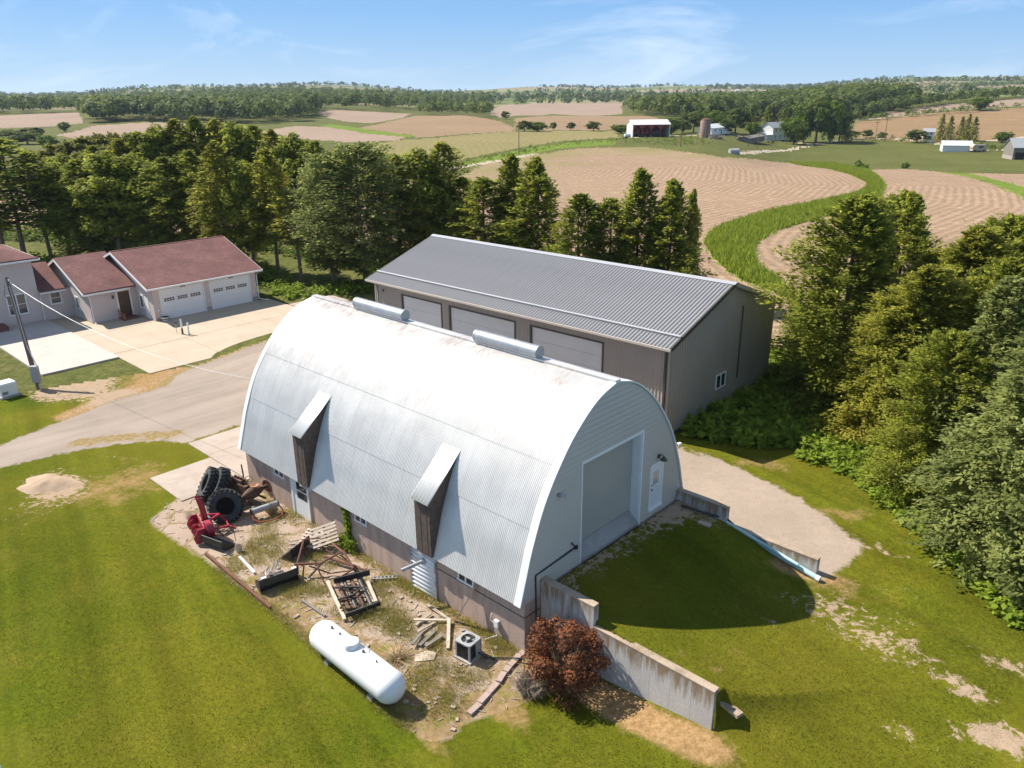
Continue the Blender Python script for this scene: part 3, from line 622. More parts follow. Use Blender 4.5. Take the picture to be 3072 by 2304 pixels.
for i, nm in enumerate(CLS):
    q = quads[labf == i]
    if not len(q): continue
    used, inv = np.unique(q, return_inverse=True)
    me = np_mesh(nm, allv[used], inv.reshape(-1, 4), MATS[MATOF[nm]], dict(dirt=dirt[used], dry=dry[used], row=rowv[used], **({k: v[used] for k, v in SD.items()} if MATOF[nm] == 'near_ground' else {})), smooth=True)
    structure(link(nm, me))
# ------------------------------------------------------------------ yard frame helpers
def yplane(x, y, Y):                     # photo pixel (3072 wide) onto the vertical plane yard-Y -> (X, z)
    r = ray(x, y); n = vec(sa, ca, 0); t = ((bl(0, Y) - CAMP) @ n) / (r @ n); p = CAMP + r * t; return lb(p[0], p[1])[0], p[2]
def xplane(x, y, X):
    r = ray(x, y); n = vec(ca, -sa, 0); t = ((bl(X, 0) - CAMP) @ n) / (r @ n); p = CAMP + r * t; return lb(p[0], p[1])[1], p[2]
q5 = lambda x, y: (700 + x * .6329, 850 + y * .6329)
qg = lambda x, y: (1700 + x * .27119, 1250 + y * .27119)
qe = lambda x, y: (1500 + x * .42194, 1550 + y * .42194)
q3 = lambda x, y: (900 + x * .36166, 1550 + y * .36166)
BARN_L, BARN_W = 20.04, 10.90
barn = thing('arched_barn', 'round-roofed barn with galvanised corrugated roof on concrete walls', 'barn', bl(0, 0, 0), -A_B)
cp = np.array([(-0.02, 2.18), (0.33, 3.32), (0.68, 4.40), (1.39, 5.98), (2.46, 7.46), (3.39, 8.36), (4.35, 8.98), (5.45, 9.32)])
def catmull(P, n):
    P = np.vstack([2 * P[0] - P[1], P, 2 * P[-1] - P[-2]]); out = []
    for i in range(1, len(P) - 2):
        for t in np.linspace(0, 1, n, endpoint=False):
            a, b, c, d = P[i - 1], P[i], P[i + 1], P[i + 2]
            out.append(0.5 * (2 * b + (c - a) * t + (2 * a - 5 * b + 4 * c - d) * t * t + (3 * b - 3 * c + d - a) * t ** 3))
    out.append(P[-2]); return np.array(out)
ARC = catmull(cp, 6)
def arch_y(z): return float(np.interp(z, ARC[:, 1], ARC[:, 0]))
def arc_between(z0, z1):
    m = (ARC[:, 1] > z0 + 0.02) & (ARC[:, 1] < z1 - 0.02)
    return np.vstack([[arch_y(z0), z0], ARC[m], [arch_y(z1), z1]])
def offs(A, d):
    T = np.gradient(A, axis=0); T /= np.linalg.norm(T, axis=1)[:, None]; N = np.stack([-T[:, 1], T[:, 0]], 1); return A + N * d
gal = MATS['galvanised']
NSH, PITCHC = 30, 0.0835
SW = BARN_L / NSH
def course_mesh(z0, z1, lift, width, mirror=False):
    A = arc_between(z0, z1); n = int(round(width / PITCHC)) * 4
    xs = np.linspace(0, width + 0.012, n + 1); V = []
    for x in xs:
        h = 0.011 * math.sin(2 * math.pi * x / PITCHC) + lift
        for (yy, zz) in offs(A, h): V.append((x, (BARN_W - yy) if mirror else yy, zz))
    m = len(A); F = [(i * m + j, (i + 1) * m + j, (i + 1) * m + j + 1, i * m + j + 1) for i in range(n) for j in range(m - 1)]
    if not mirror: F = [f[::-1] for f in F]
    return np_mesh('roof_sheet', V, F, gal, smooth=True)
courses = [(2.18, 4.95, 0.012), (4.88, 7.05, 0.024), (6.98, 9.31, 0.036)]
for z0, z1, lf in courses:
    me = course_mesh(z0, z1, lf, SW)
    for k in range(NSH):
        o = link('roof_sheet', me, barn, (-BARN_L + k * SW, 0, 0.002 * rnd.random()))
    link('rear_roof_sheet', course_mesh(z0, z1, lf, BARN_L, True), barn, (-BARN_L, 0, 0))
mb = MB(); mb.box((-BARN_L - 0.05, BARN_W / 2 - 0.16, 9.33), (0.0, BARN_W / 2 + 0.16, 9.40)); mb.build('ridge_cap', gal, barn)
# edge trim along both arch ends
for nm, xa, xb in (('edge_trim', -0.30, 0.03), ('edge_trim', -BARN_L - 0.04, -BARN_L + 0.25)):
    A = offs(ARC, 0.055); B_ = offs(ARC, 0.0); Am = A.copy(); Am[:, 0] = BARN_W - A[:, 0]; Bm = B_.copy(); Bm[:, 0] = BARN_W - B_[:, 0]
    A = np.vstack([A, Am[::-1][1:]]); B_ = np.vstack([B_, Bm[::-1][1:]]); m = len(A); V = []
    for x in (xa, xb):
        V += [(x, p[0], p[1]) for p in A]; V += [(x, p[0], p[1]) for p in B_]
    F = []
    for j in range(m - 1):
        F += [(j, j + 1, 2 * m + j + 1, 2 * m + j), (2 * m + j, 2 * m + j + 1, 3 * m + j + 1, 3 * m + j), (j, m + j, m + j + 1, j + 1), (m + j, 3 * m + j, 3 * m + j + 1, m + j + 1)]
    F += [(0, 2 * m, 3 * m, m), (m - 1, 2 * m - 1, 4 * m - 1, 3 * m - 1)]
    mb = MB(); mb.add(V, F); mb.build(nm, MATS['white_panel'], barn, True)
# ridge drum ventilators
for pa, pb in (((590, 118), (815, 172)), ((1158, 270), (1450, 345))):
    xa, _ = yplane(*q5(*pa), BARN_W / 2); xb, _ = yplane(*q5(*pb), BARN_W / 2)
    mb = MB(); mb.cyl((xa, BARN_W / 2, 9.63), (xb, BARN_W / 2, 9.63), 0.27, n=20); v = mb.build('ridge_ventilator', MATS['grey_metal'], barn, True)
    mb = MB(); mb.box((xa + .1, BARN_W / 2 - .13, 9.38), (xb - .1, BARN_W / 2 + .13, 9.46)); mb.build('ventilator_base', MATS['grey_metal'], v)
    for xx in (xa, xb):
        mb = MB(); mb.cyl((xx - .03, BARN_W / 2, 9.63), (xx + .03, BARN_W / 2, 9.63), 0.285, n=20); mb.build('end_ring', MATS['grey_metal'], v)
# foundation
YF = 0.26
mb = MB(); mb.prism([(-BARN_L + .12, YF), (-0.06, YF), (-0.06, BARN_W - YF), (-BARN_L + .12, BARN_W - YF)], -0.6, 2.26)
fnd = mb.build('foundation_wall', MATS['concrete_wall'], barn)
mb = MB(); xg, zg = yplane(*q5(1365, 1605), YF)
mb.box((-6.3, YF - 0.012, 1.52), (-0.06, YF + 0.01, 1.56)); mb.box((-0.07, YF - 0.012, 1.52), (-0.045, 1.1, 1.56)); mb.build('cold_joint', MATS['brown_boards'], barn)
# far gable
V = [(-BARN_L + .05, p[0] + .02, p[1]) for p in ARC] + [(-BARN_L + .05, BARN_W - p[0] - .02, p[1]) for p in ARC[::-1][1:]]
mb = MB(); mb.extr(V, (0.1, 0, 0)); mb.build('rear_gable', MATS['siding_white'], barn)
# near gable: lap siding boards, one by one, cut round the openings
OD0, OD1, ODZ = 3.47, 7.44, 6.65
PD0, PD1, PDZ0, PDZ1 = 8.15, 9.10, 2.70, 4.76
XG = -0.08
lapm = MATS['siding_white']; bh = 0.225; z = 2.14; ops = [(OD0, OD1, 0, ODZ), (PD0, PD1, PDZ0 - .05, PDZ1)]
while z < 9.2:
    z1 = min(z + bh - .030, 9.26); zm = z + 0.004
    segs = [(arch_y(max(zm, 2.19)) + .03, BARN_W - arch_y(max(zm, 2.19)) - .03, arch_y(max(z1, 2.19)) + .03, BARN_W - arch_y(max(z1, 2.19)) - .03)]
    parts = []
    l0, r0, l1, r1 = segs[0]; cuts = [(a, b) for a, b, c, d in ops if z1 > c + .02 and z < d - .02]
    cur0, cur1 = l0, l1
    for a, b in cuts:
        parts.append((cur0, a, cur1, a)); cur0 = cur1 = b
    parts.append((cur0, r0, cur1, r1))
    for (a0, b0, a1, b1) in parts:
        if b0 - a0 < .03 or b1 <= a1: continue
        mb = MB(); mb.add([(XG + .042, a0, z), (XG + .042, b0, z), (XG + .008, b1, z1), (XG + .008, a1, z1), (XG - .02, a0, z), (XG - .02, b0, z), (XG - .02, b1, z1), (XG - .02, a1, z1)],
                          [(0, 1, 2, 3), (7, 6, 5, 4), (0, 4, 5, 1), (1, 5, 6, 2), (2, 6, 7, 3), (3, 7, 4, 0)])
        mb.build('siding_board', lapm, barn)
    z += bh
# overhead door, set back in its opening
XD = -0.52
mb = MB(); mb.box((XG - .01, OD0 - .03, 2.30), (XG + .045, OD0 + .03, ODZ + .03)); mb.box((XG - .01, OD1 - .03, 2.30), (XG + .045, OD1 + .05, ODZ + .03)); mb.box((XG - .01, OD0 - .03, ODZ - .02), (XG + .047, OD1 + .05, ODZ + .05))
mb.build('door_trim', MATS['white_trim'], barn)
mb = MB(); mb.box((XD - .05, OD1 - .06, 2.2), (XG - .012, OD1 + .02, ODZ)); mb.build('door_reveal', MATS['white_trim'], barn)
mb = MB(); mb.box((XD - .05, OD0 - .02, 2.2), (XG - .012, OD0 + .06, ODZ)); mb.build('door_reveal', MATS['white_trim'], barn)
mb = MB(); mb.box((XD - .05, OD0 + .06, ODZ - .12), (XG - .012, OD1 - .06, ODZ - .02)); mb.build('door_reveal', MATS['white_trim'], barn)
mb = MB(); mb.add([(XD - .1, OD0 + .06, 2.92), (XD - .1, OD1 - .06, 2.92), (XG + .02, OD1 - .06, 2.45), (XG + .02, OD0 + .06, 2.45), (XD - .1, OD0 + .06, 2.0), (XD - .1, OD1 - .06, 2.0), (XG + .02, OD1 - .06, 2.0), (XG + .02, OD0 + .06, 2.0)],
                  [(0, 1, 2, 3), (7, 6, 5, 4), (0, 4, 5, 1), (1, 5, 6, 2), (2, 6, 7, 3), (3, 7, 4, 0)]); mb.build('door_sill', MATS['concrete_sill'], barn)
odr = MB(); odr.box((XD - .08, OD0 + .05, 2.85), (XD - .03, OD1 - .05, ODZ - .03)); odr = odr.build('overhead_door', MATS['grey_trim'], barn)
z = 2.92
while z < ODZ - .16:
    z1 = min(z + .182, ODZ - .13); mb = MB()
    mb.add([(XD + .034, OD0 + .07, z), (XD + .034, OD1 - .07, z), (XD + .004, OD1 - .07, z1), (XD + .004, OD0 + .07, z1), (XD - .028, OD0 + .07, z), (XD - .028, OD1 - .07, z), (XD - .028, OD1 - .07, z1), (XD - .028, OD0 + .07, z1)],
           [(0, 1, 2, 3), (7, 6, 5, 4), (0, 4, 5, 1), (1, 5, 6, 2), (2, 6, 7, 3), (3, 7, 4, 0)]); mb.build('door_panel', MATS['overhead_door'], odr); z += .205
# walk-in door
mb = MB(); mb.box((XG - .03, PD0 + .05, PDZ0), (XG + .02, PD1 - .05, PDZ1 - .05)); pdoor = mb.build('entry_door', MATS['white_panel'], barn)
mb = MB(); mb.box((XG + .021, PD0 + .26, 3.80), (XG + .028, PD1 - .30, 4.42)); mb.build('glass_pane', simple('reflection_glass', (0.55, 0.45, 0.40), (0.45, 0.36, 0.32), 0.2), pdoor)  # pinkish reflection painted into the pane colour
mb = MB(); mb.lathe([(.0, 0), (.035, .01), (.04, .05), (.0, .075)], (XG + .02, PD0 + .14, 3.62), (1, 0, 0), 10); mb.build('door_knob', MATS['dark_steel'], pdoor, True)
mb = MB(); mb.lathe([(.0, 0), (.03, .01), (.03, .03), (.0, .035)], (XG + .02, PD0 + .14, 3.83), (1, 0, 0), 10); mb.build('dead_bolt', MATS['dark_steel'], pdoor, True)
mb = MB(); mb.box((XG, PD0 - .04, PDZ0 - .05), (XG + .04, PD0 + .05, PDZ1 + .06)); mb.box((XG, PD1 - .05, PDZ0 - .05), (XG + .04, PD1 + .04, PDZ1 + .06)); mb.box((XG, PD0 - .04, PDZ1 - .05), (XG + .042, PD1 + .04, PDZ1 + .06)); mb.box((XG, PD0 - .04, PDZ0 - .09), (XG + .09, PD1 + .04, PDZ0))
mb.build('door_frame', MATS['white_trim'], barn)
mb = MB(); mb.box((XG + .02, 8.62, 5.0), (XG + .10, 8.74, 5.16)); mb.tube([(XG + .08, 8.68, 5.12), (XG + .22, 8.68, 5.2), (XG + .30, 8.68, 5.12)], .02); mb.lathe([(.03, 0), (.06, .05), (.15, .16), (.16, .19), (.0, .17)], (XG + .30, 8.68, 5.16), (0, 0, -1), 14)
mb.build('yard_lamp', MATS['dark_steel'], barn, True)
ys_, zs_ = xplane(*qg(-75, 870), XG) if False else xplane(1673, 1484, XG)
mb = MB(); mb.box((XG, ys_ - .06, zs_ - .05), (XG + .12, ys_ + .06, zs_ + .05)); mb.cyl((XG + .1, ys_ + .03, zs_), (XG + .26, ys_ + .16, zs_ - .05), .05, .07); mb.build('flood_light', MATS['grey_metal'], barn)
mb = MB(); mb.lathe([(.0, -.09), (.07, -.06), (.09, 0), (.07, .06), (.0, .09)], (XG + .14, 10.18, 5.15), (0, 0, 1), 12); mb.cyl((XG, 10.18, 5.15), (XG + .12, 10.18, 5.15), .025); mb.build('globe_lamp', MATS['white_trim'], barn, True)
pts = [(XG + .06, *xplane(*qe(a, b), XG)) for a, b in ((500, 182), (530, 212), (505, 232), (245, 415), (250, 830))]
pts = [np.array(p) for p in pts]; mb = MB(); mb.tube([pts[0], pts[1], pts[2], pts[3], pts[4]], .035, 6); mb.lathe([(.09, -.06), (.09, .06)], pts[1], (0, 0, 1), 8); mb.build('conduit_pipe', MATS['black_paint'], barn)

# hay-chute dormers on the yard side
for k, (tl, tr, bl_, br) in enumerate((((280, 700), (330, 730), (297, 893), (335, 915)), ((858, 1005), (930, 1040), (865, 1205), (930, 1243)))):
    xa, zt = yplane(*q5(*tl), -.06); xb, _ = yplane(*q5(*tr), -.06); zb = 2.25
    w = xb - xa
    ztop = 6.25
    mb = MB()     # cheeks
    for xx in (xa, xb - .04):
        poly = [(xx, -.06, zb), (xx, -.06, zt)] + [(xx, arch_y(zz) + .02, zz) for zz in np.linspace(ztop, zb, 10)]
        mb.extr(poly, (0.04, 0, 0))
    dz = mb.build('chute_cheek', MATS['brown_boards'], barn)
    nb = 5
    for i in range(nb):
        mb = MB(); mb.box((xa + i * w / nb + .006, -.10 - .008 * (i % 2), zb - .02 * (i % 3)), (xa + (i + 1) * w / nb - .006, -.065, zt)); mb.build('chute_board', MATS['brown_boards'], barn)
    # little corrugated roof
    n = 24; V = []
    for i in range(n + 1):
        x = xa - .07 + (w + .14) * i / n; h = .010 * math.sin(i * math.pi / 2)
        V += [(x, -.24, zt - .05 + h), (x, (-.24 + arch_y(ztop + .15) - .02) / 2, (zt - .05 + ztop + .15) / 2 + h), (x, arch_y(ztop + .15) - .02, ztop + .15 + h)]
    F = [(i * 3 + j, i * 3 + j + 1, (i + 1) * 3 + j + 1, (i + 1) * 3 + j) for i in range(n) for j in range(2)]
    mb = MB(); mb.add(V, F); o = mb.build('chute_roof', gal, barn, True)
    so = o.modifiers.new('t', 'SOLIDIFY'); so.thickness = .012
    mb = MB(); mb.box((xa - .02, -.02, 2.02), (xb + .12, .25, 2.24)); mb.build('chute_header', MATS['concrete_grey'], barn)
# basement openings on the yard wall
for a, b in (((195, 878), (242, 925)), ((578, 1093), (632, 1142)), ((1068, 1368), (1138, 1425))):
    x0, z0 = yplane(*q5(*a), YF); x1, z1 = yplane(*q5(*b), YF); zc = 1.92; hh = .25
    mb = MB(); mb.box((x0, YF - .01, zc - hh), (x1, YF + .05, zc + hh)); w_ = mb.build('basement_window', MATS['glass_dark'], barn)
    mb = MB()
    for xx in (x0, (x0 + x1) / 2, x1): mb.box((xx - .04, YF - .035, zc - hh), (xx + .04, YF - .005, zc + hh))
    mb.box((x0 - .04, YF - .037, zc + hh - .02), (x1 + .04, YF - .007, zc + hh + .05)); mb.box((x0 - .06, YF - .06, zc - hh - .06), (x1 + .06, YF - .007, zc - hh + .02)); mb.build('window_frame', MATS['white_trim'], w_)
x0, _ = yplane(*q5(303, 1110), YF); x1, _ = yplane(*q5(372, 1145), YF)
mb = MB(); mb.box((x0, YF - .04, 0.02), (x1, YF + .02, 2.0)); d1 = mb.build('side_door', MATS['white_panel'], barn)
mb = MB(); mb.box((x0 + .35, YF - .05, 1.05), (x1 - .1, YF - .042, 1.9)); mb.build('door_glass', MATS['glass_dark'], d1)
mb = MB(); mb.box((x0 - .14, YF - .07, 0), (x0, YF + .02, 2.05)); mb.box((x1, YF - .07, 0), (x1 + .1, YF + .02, 2.05)); mb.box((x0 + .3, YF - .055, 1.44), (x1 - .08, YF - .045, 1.5)); mb.build('door_frame', MATS['white_trim'], d1)
x0, _ = yplane(*q5(862, 1480), YF); x1, _ = yplane(*q5(970, 1540), YF)
n = 60; V = []
for i in range(n + 1):
    z = .03 + 2.0 * i / n; yy = YF - .06 - .022 * math.sin(2 * math.pi * i / 60 * 10); V += [(x0, yy, z), (x1, yy, z)]
mb = MB(); mb.add(V, [(2 * i, 2 * i + 1, 2 * i + 3, 2 * i + 2) for i in range(n)]); d2 = mb.build('steel_door', simple('bright_steel', (0.72, 0.75, 0.80), (0.62, 0.66, 0.72), 0.3, 0.3), barn, True)
d2.modifiers.new('t', 'SOLIDIFY').thickness = .02
mb = MB(); mb.box((x0 - .08, YF - .10, 0), (x0, YF + .01, 2.1)); mb.box((x1, YF - .10, 0), (x1 + .08, YF + .01, 2.1)); mb.build('door_rail', MATS['grey_metal'], d2)
xv = (x0 + x1) / 2 + .1; mb = MB(); mb.cyl((xv, YF - .05, 1.62), (xv - .35, YF - 1.0, 1.45), .075, n=12); mb.lathe([(.13, -.05), (.13, .05)], (xv, YF - .12, 1.62), (0, 1, 0), 12); mb.build('flue_pipe', MATS['grey_metal'], barn, True)
xm, zm_ = yplane(*q3(1640, 880), YF); mb = MB(); mb.box((xm - .1, YF - .12, zm_ - .16), (xm + .1, YF - .005, zm_ + .14)); mb.tube([(xm - .12, YF - .06, zm_ - .05), (xm - .3, YF - .1, zm_ + .05), (xm - .28, YF - .05, zm_ + .3)], .02); mb.tube([(xm, YF - .06, zm_ - .15), (xm + .02, YF - .07, .1), (xm - .2, YF - .5, .05)], .02)
mb.build('meter_box', MATS['white_trim'], barn)

# ------------------------------------------------------------------ retaining walls
def ret_wall(name, label, Y0, Y1, segs, seam_side):
    t = thing(name, label, 'wall', bl(0, 0, 0), -A_B)
    for (xa, xb, zt, zbot) in segs:
        nseg = max(1, int(round((xb - xa) / 0.83)))
        for i in range(nseg):
            a = xa + (xb - xa) * i / nseg; b = xa + (xb - xa) * (i + 1) / nseg - .008
            mb = MB(); mb.box((a, Y0, zbot), (b, Y1, zt - .05)); mb.build('wall_panel', MATS['stained_wall'], t)
        mb = MB(); mb.box((xa, Y0 - .006, zt - .05), (xb - .008, Y1 + .006, zt)); mb.build('wall_top', MATS['concrete_cap'], t)
    return t
ret_wall('retaining_wall', 'stepped pale concrete retaining wall beside the reddish bush', 1.12, 1.40, [(-0.02, 2.42, 2.81, -.4), (2.43, 7.16, 1.99, -.4)], -1)
ret_wall('retaining_wall', 'stepped concrete retaining wall beside the right-hand drive', 10.36, 10.62, [(-0.02, 2.45, 2.83, .6), (2.46, 6.50, 2.03, .3)], 1)
# slab lying behind the wall end
p = PX(1575, 1528); mb = MB(); mb.box((-.45, -.14, -.02), (.45, .14, .10), rotz(-1.0)); o = mb.build('loose_slab', MATS['concrete_cap']); o.location = (p[0], p[1], G(p[0], p[1])); tag(o, 'loose concrete slab lying past the near end of the retaining wall', 'slab')
p = PX(1522, 1133); mb = MB(); mb.box((-.28, -.12, 0), (.28, .12, .06), rotz(-.75)); o = mb.build('stepping_stone', MATS['concrete_slab']); o.location = (p[0], p[1], G(p[0], p[1])); tag(o, 'small pale paving block on the shaded ramp near the entry door', 'block')
# ------------------------------------------------------------------ grey pole shed
A_S = 0.7423; SK = (CAM_H - 6.75) / (CAM_H - 4.638)
SX, SY = 9.2924 * 19.5 / 18.5 * SK, 43.3111 * 19.5 / 18.5 * SK
SL, SWD = 28.6895 * 19.5 / 18.5 * SK, 15.1748 * 19.5 / 18.5 * SK
ZE = 6.75; ZR = ZE + (7.0125 - 4.4) * 19.5 / 18.5 * SK
cs, ss = math.cos(A_S), math.sin(A_S)
def splane(x, y, Y):                    # pixel -> shed frame on plane Y: (X,z)
    r = ray(x, y); n = vec(ss, cs, 0); o = vec(SX + ss * Y, SY + cs * Y, 0); t = ((o - CAMP) @ n) / (r @ n); p = CAMP + r * t
    return (p[0] - SX) * cs - (p[1] - SY) * ss, p[2]
def splanex(x, y, X):
    r = ray(x, y); n = vec(cs, -ss, 0); o = vec(SX + cs * X, SY - ss * X, 0); t = ((o - CAMP) @ n) / (r @ n); p = CAMP + r * t
    return (p[0] - SX) * ss + (p[1] - SY) * cs, p[2]
q6 = lambda x, y: (1050 + x * .6103, 680 + y * .6103)
q8 = lambda x, y: (1900 + x * .20492, 960 + y * .20492)
shed = thing('pole_shed', 'long grey steel shed with three white overhead doors and ribbed roof', 'shed', (SX, SY, 0), -A_S)
OV, OG, ZB = 0.50, 0.32, 1.0
y0, y1, xr, xl = OV, SWD - OV, -OG, -SL + OG
zw = ZE + (ZR - ZE) * OV / (SWD / 2) - .18     # top of side walls
rm, wm = MATS['shed_roof'], MATS['shed_wall']
# roof panels, ribs every ~0.23 m
sl = math.hypot(SWD / 2, ZR - ZE); npan = 28; pw = SL / npan; ct, st_ = (SWD / 2) / sl, (ZR - ZE) / sl
def rib_panel(w, ln, nr, h, b0, b1):
    xs = []; 
    for i in range(nr):
        c = (i + .5) * w / nr; xs += [(c - b0, 0), (c - b1, h), (c + b1, h), (c + b0, 0)]
    xs = [(0, 0)] + xs + [(w, 0)]
    V = [(x, 0, z) for x, z in xs] + [(x, ln, z) for x, z in xs]; n = len(xs)
    return V, [(i, i + 1, n + i + 1, n + i) for i in range(n - 1)]
V, F = rib_panel(pw, sl, 4, .042, .036, .018)
mA = np_mesh('roof_panel', [(x, y * ct - z * st_, ZE + y * st_ + z * ct) for x, y, z in V], F, rm)
mB = np_mesh('roof_panel', [(x, SWD - (y * ct - z * st_), ZE + y * st_ + z * ct) for x, y, z in V], [f[::-1] for f in F], rm)
for k in range(npan):
    link('roof_panel', mA, shed, (-SL + k * pw, 0, 0)); link('roof_panel', mB, shed, (-SL + k * pw, 0, 0))
mb = MB()
for s_ in (0, 1):
    yy = lambda y: y if s_ == 0 else SWD - y
    mb.add([(-SL - .04, yy(SWD / 2 - .30), ZR - .30 * st_ / ct + .045), (.05, yy(SWD / 2 - .30), ZR - .30 * st_ / ct + .045), (.05, SWD / 2, ZR + .05), (-SL - .04, SWD / 2, ZR + .05)], [(0, 1, 2, 3)])
rc = mb.build('ridge_cap', MATS['shed_roof_trim'], shed); rc.modifiers.new('t', 'SOLIDIFY').thickness = .015
mb = MB(); yg = 1.05; mb.bar((-SL + .1, yg, ZE + yg * st_ / ct + .07), (-.05, yg, ZE + yg * st_ / ct + .07), .13, .10, (0, -st_, ct)); mb.build('snow_guard', MATS['shed_roof_trim'], shed)
mb = MB(); mb.box((-SL, -.10, ZE - .13), (.02, .0, ZE - .005)); mb.build('gutter', MATS['gutter_tan'], shed)
mb = MB(); mb.box((-SL, .001, ZE - .20), (.0, OV - .01, ZE - .14)); mb.build('soffit', MATS['shed_wall'], shed)
mb = MB(); mb.box((-SL, SWD - OV, ZE - .20), (0, SWD, ZE - .02)); mb.build('rear_soffit', MATS['shed_wall'], shed)
for xx in (-.10, -SL + .0):
    for s_ in (0, 1):
        a = (xx + .05, 0 if s_ == 0 else SWD, ZE - .10); b = (xx + .05, SWD / 2, ZR - .09); mb = MB(); mb.bar(a, b, .10, .24, (0, 0, 1)); mb.build('rake_trim', MATS['grey_trim'] if s_ == 0 else MATS['shed_wall'], shed)
# wall panels
def wall_panel(name, p0, dx, z0, z1, outward, ztop2=None):
    """ribbed steel sheet from p0 along dx (2-D, length=width)"""
    w = math.hypot(*dx); nr = max(1, int(round(w / .23))); xs = [0]
    hs = [0]
    for i in range(nr):
        c = (i + .5) * w / nr; xs += [c - .035, c - .018, c + .018, c + .035]; hs += [0, .022, .022, 0]
    xs.append(w); hs.append(0); ux, uy = dx[0] / w, dx[1] / w; V = []
    zt = (lambda s: z1 if ztop2 is None else z1 + (ztop2 - z1) * s / w)
    for zsel in (0, 1):
        for x, h in zip(xs, hs): V.append((p0[0] + ux * x + outward[0] * h, p0[1] + uy * x + outward[1] * h, z0 if zsel == 0 else zt(x)))
    n = len(xs); o = link(name, np_mesh(name, V, [(i, i + 1, n + i + 1, n + i) for i in range(n - 1)], wm), shed); return o
doors = []
for tl, br in (((258, 363), (455, 518)), ((490, 380), (812, 560)), ((890, 478), (1240, 700))):
    xa, za = splane(*q6(*tl), y0); xb, zb_ = splane(*q6(*br), y0); doors.append((xa, xb, za))
_, zt1 = splane(*q6(450, 408), y0); _, zt2 = splane(*q6(808, 455), y0); _, zt3 = splane(*q6(1238, 558), y0)
DT = float(np.mean([d[2] for d in doors] + [zt1, zt2, zt3]))
edges = [xl]
for xa, xb, _ in doors: edges += [xa, xb]
edges.append(xr)
for i in range(len(edges) - 1):
    a, b = edges[i], edges[i + 1]; n = max(1, int(round((b - a) / .92))); over = (i % 2 == 1)
    for k in range(n):
        xx = a + (b - a) * k / n; wall_panel('wall_panel', (xx, y0), ((b - a) / n, 0), DT if over else ZB - .2, zw, (0, -1))
for xa, xb, _ in doors:
    mb = MB(); nsec = 6; hh = (DT - ZB) / nsec
    d = MB(); d.box((xa + .04, y0 + .10, ZB - .1), (xb - .04, y0 + .14, DT)); d = d.build('overhead_door', MATS['door_white'], shed)
    for k in range(nsec):
        m2 = MB(); m2.box((xa + .05, y0 + .06, ZB + k * hh), (xb - .05, y0 + .099, ZB + (k + 1) * hh - .012)); m2.build('door_section', MATS['door_white'], d)
    mb = MB(); mb.box((xa - .10, y0 - .035, ZB - .1), (xa + .05, y0 + .12, DT + .08)); mb.box((xb - .05, y0 - .035, ZB - .1), (xb + .06, y0 + .12, DT + .08)); mb.box((xa - .10, y0 - .037, DT), (xb + .06, y0 + .12, DT + .10)); mb.build('door_jamb', MATS['grey_trim'], shed)
# gables
def ztop(y): return ZE + (ZR - ZE) * (1 - abs(y - SWD / 2) / (SWD / 2)) - .20
ng = 16; edges = [y0 + (y1 - y0) * k / ng for k in range(ng + 1)]
for xx, ow in ((xr, (1, 0)), (xl, (-1, 0))):
    for k in range(ng):
        ya, yb = edges[k], edges[k + 1]; wall_panel('gable_panel', (xx, ya), (0, yb - ya), ZB + .45 if xx == xr else ZB, ztop(ya), ow, ztop(yb))
for k in range(28):
    xx = xl + (xr - xl) * k / 28; wall_panel('rear_wall_panel', (xx, y1), ((xr - xl) / 28, 0), ZB, zw, (0, 1))
mb = MB(); mb.box((xr - .05, y0, ZB - .6), (xr + .035, y1, ZB + .46)); mb.build('skirt_board', MATS['grey_trim'], shed)
mb = MB(); mb.box((xr - .06, y0 - .04, ZB - .2), (xr + .05, y0 + .05, zw)); mb.build('corner_trim', MATS['shed_wall'], shed)
mb = MB(); mb.box((xr - .26, y0 - .14, ZB), (xr - .14, y0 - .025, zw - .1)); mb.tube([(xr - .2, y0 - .08, zw - .1), (xr - .2, -.02, ZE - .14)], .055); mb.build('downspout', MATS['grey_trim'], shed)
ya, za = splanex(*q8(1200, 1015), xr + .03); yb, zb_ = splanex(*q8(1350, 755), xr + .03); _, zc = splanex(*q8(1205, 830), xr + .03)
mb = MB(); mb.box((xr + .02, ya, za), (xr + .035, yb, zc)); w_ = mb.build('gable_window', MATS['glass_dark'], shed)
mb = MB()
for yy in (ya, (ya + yb) / 2, yb): mb.box((xr + .02, yy - .035, za), (xr + .07, yy + .035, zc))
mb.box((xr + .02, ya - .035, za - .06), (xr + .072, yb + .035, za + .02)); mb.box((xr + .02, ya - .035, zc - .02), (xr + .072, yb + .035, zc + .06)); mb.build('window_frame', MATS['white_trim'], w_)
yd_, zd1 = splanex(*q8(1590, 0), xr + .03); yd2, zd2 = splanex(*q8(1510, 850), xr + .03)
mb = MB(); mb.box((xr + .02, yd_ - .05, za + .02), (xr + .075, yd_ + .05, zd1 + .9)); mb.build('sliding_door_edge', MATS['grey_trim'], shed)
mb = MB(); mb.tube([(xl + .35, y0 - .06, zw - .3), (xl + .5, y0 - .06, zw - 1.2), (xl + .4, y0 - .06, zw - 2.4)], .03); mb.box((xl + 1.0, y0 - .1, zw - .8), (xl + 1.12, y0 - .03, zw - .65)); mb.build('conduit', MATS['grey_trim'], shed)

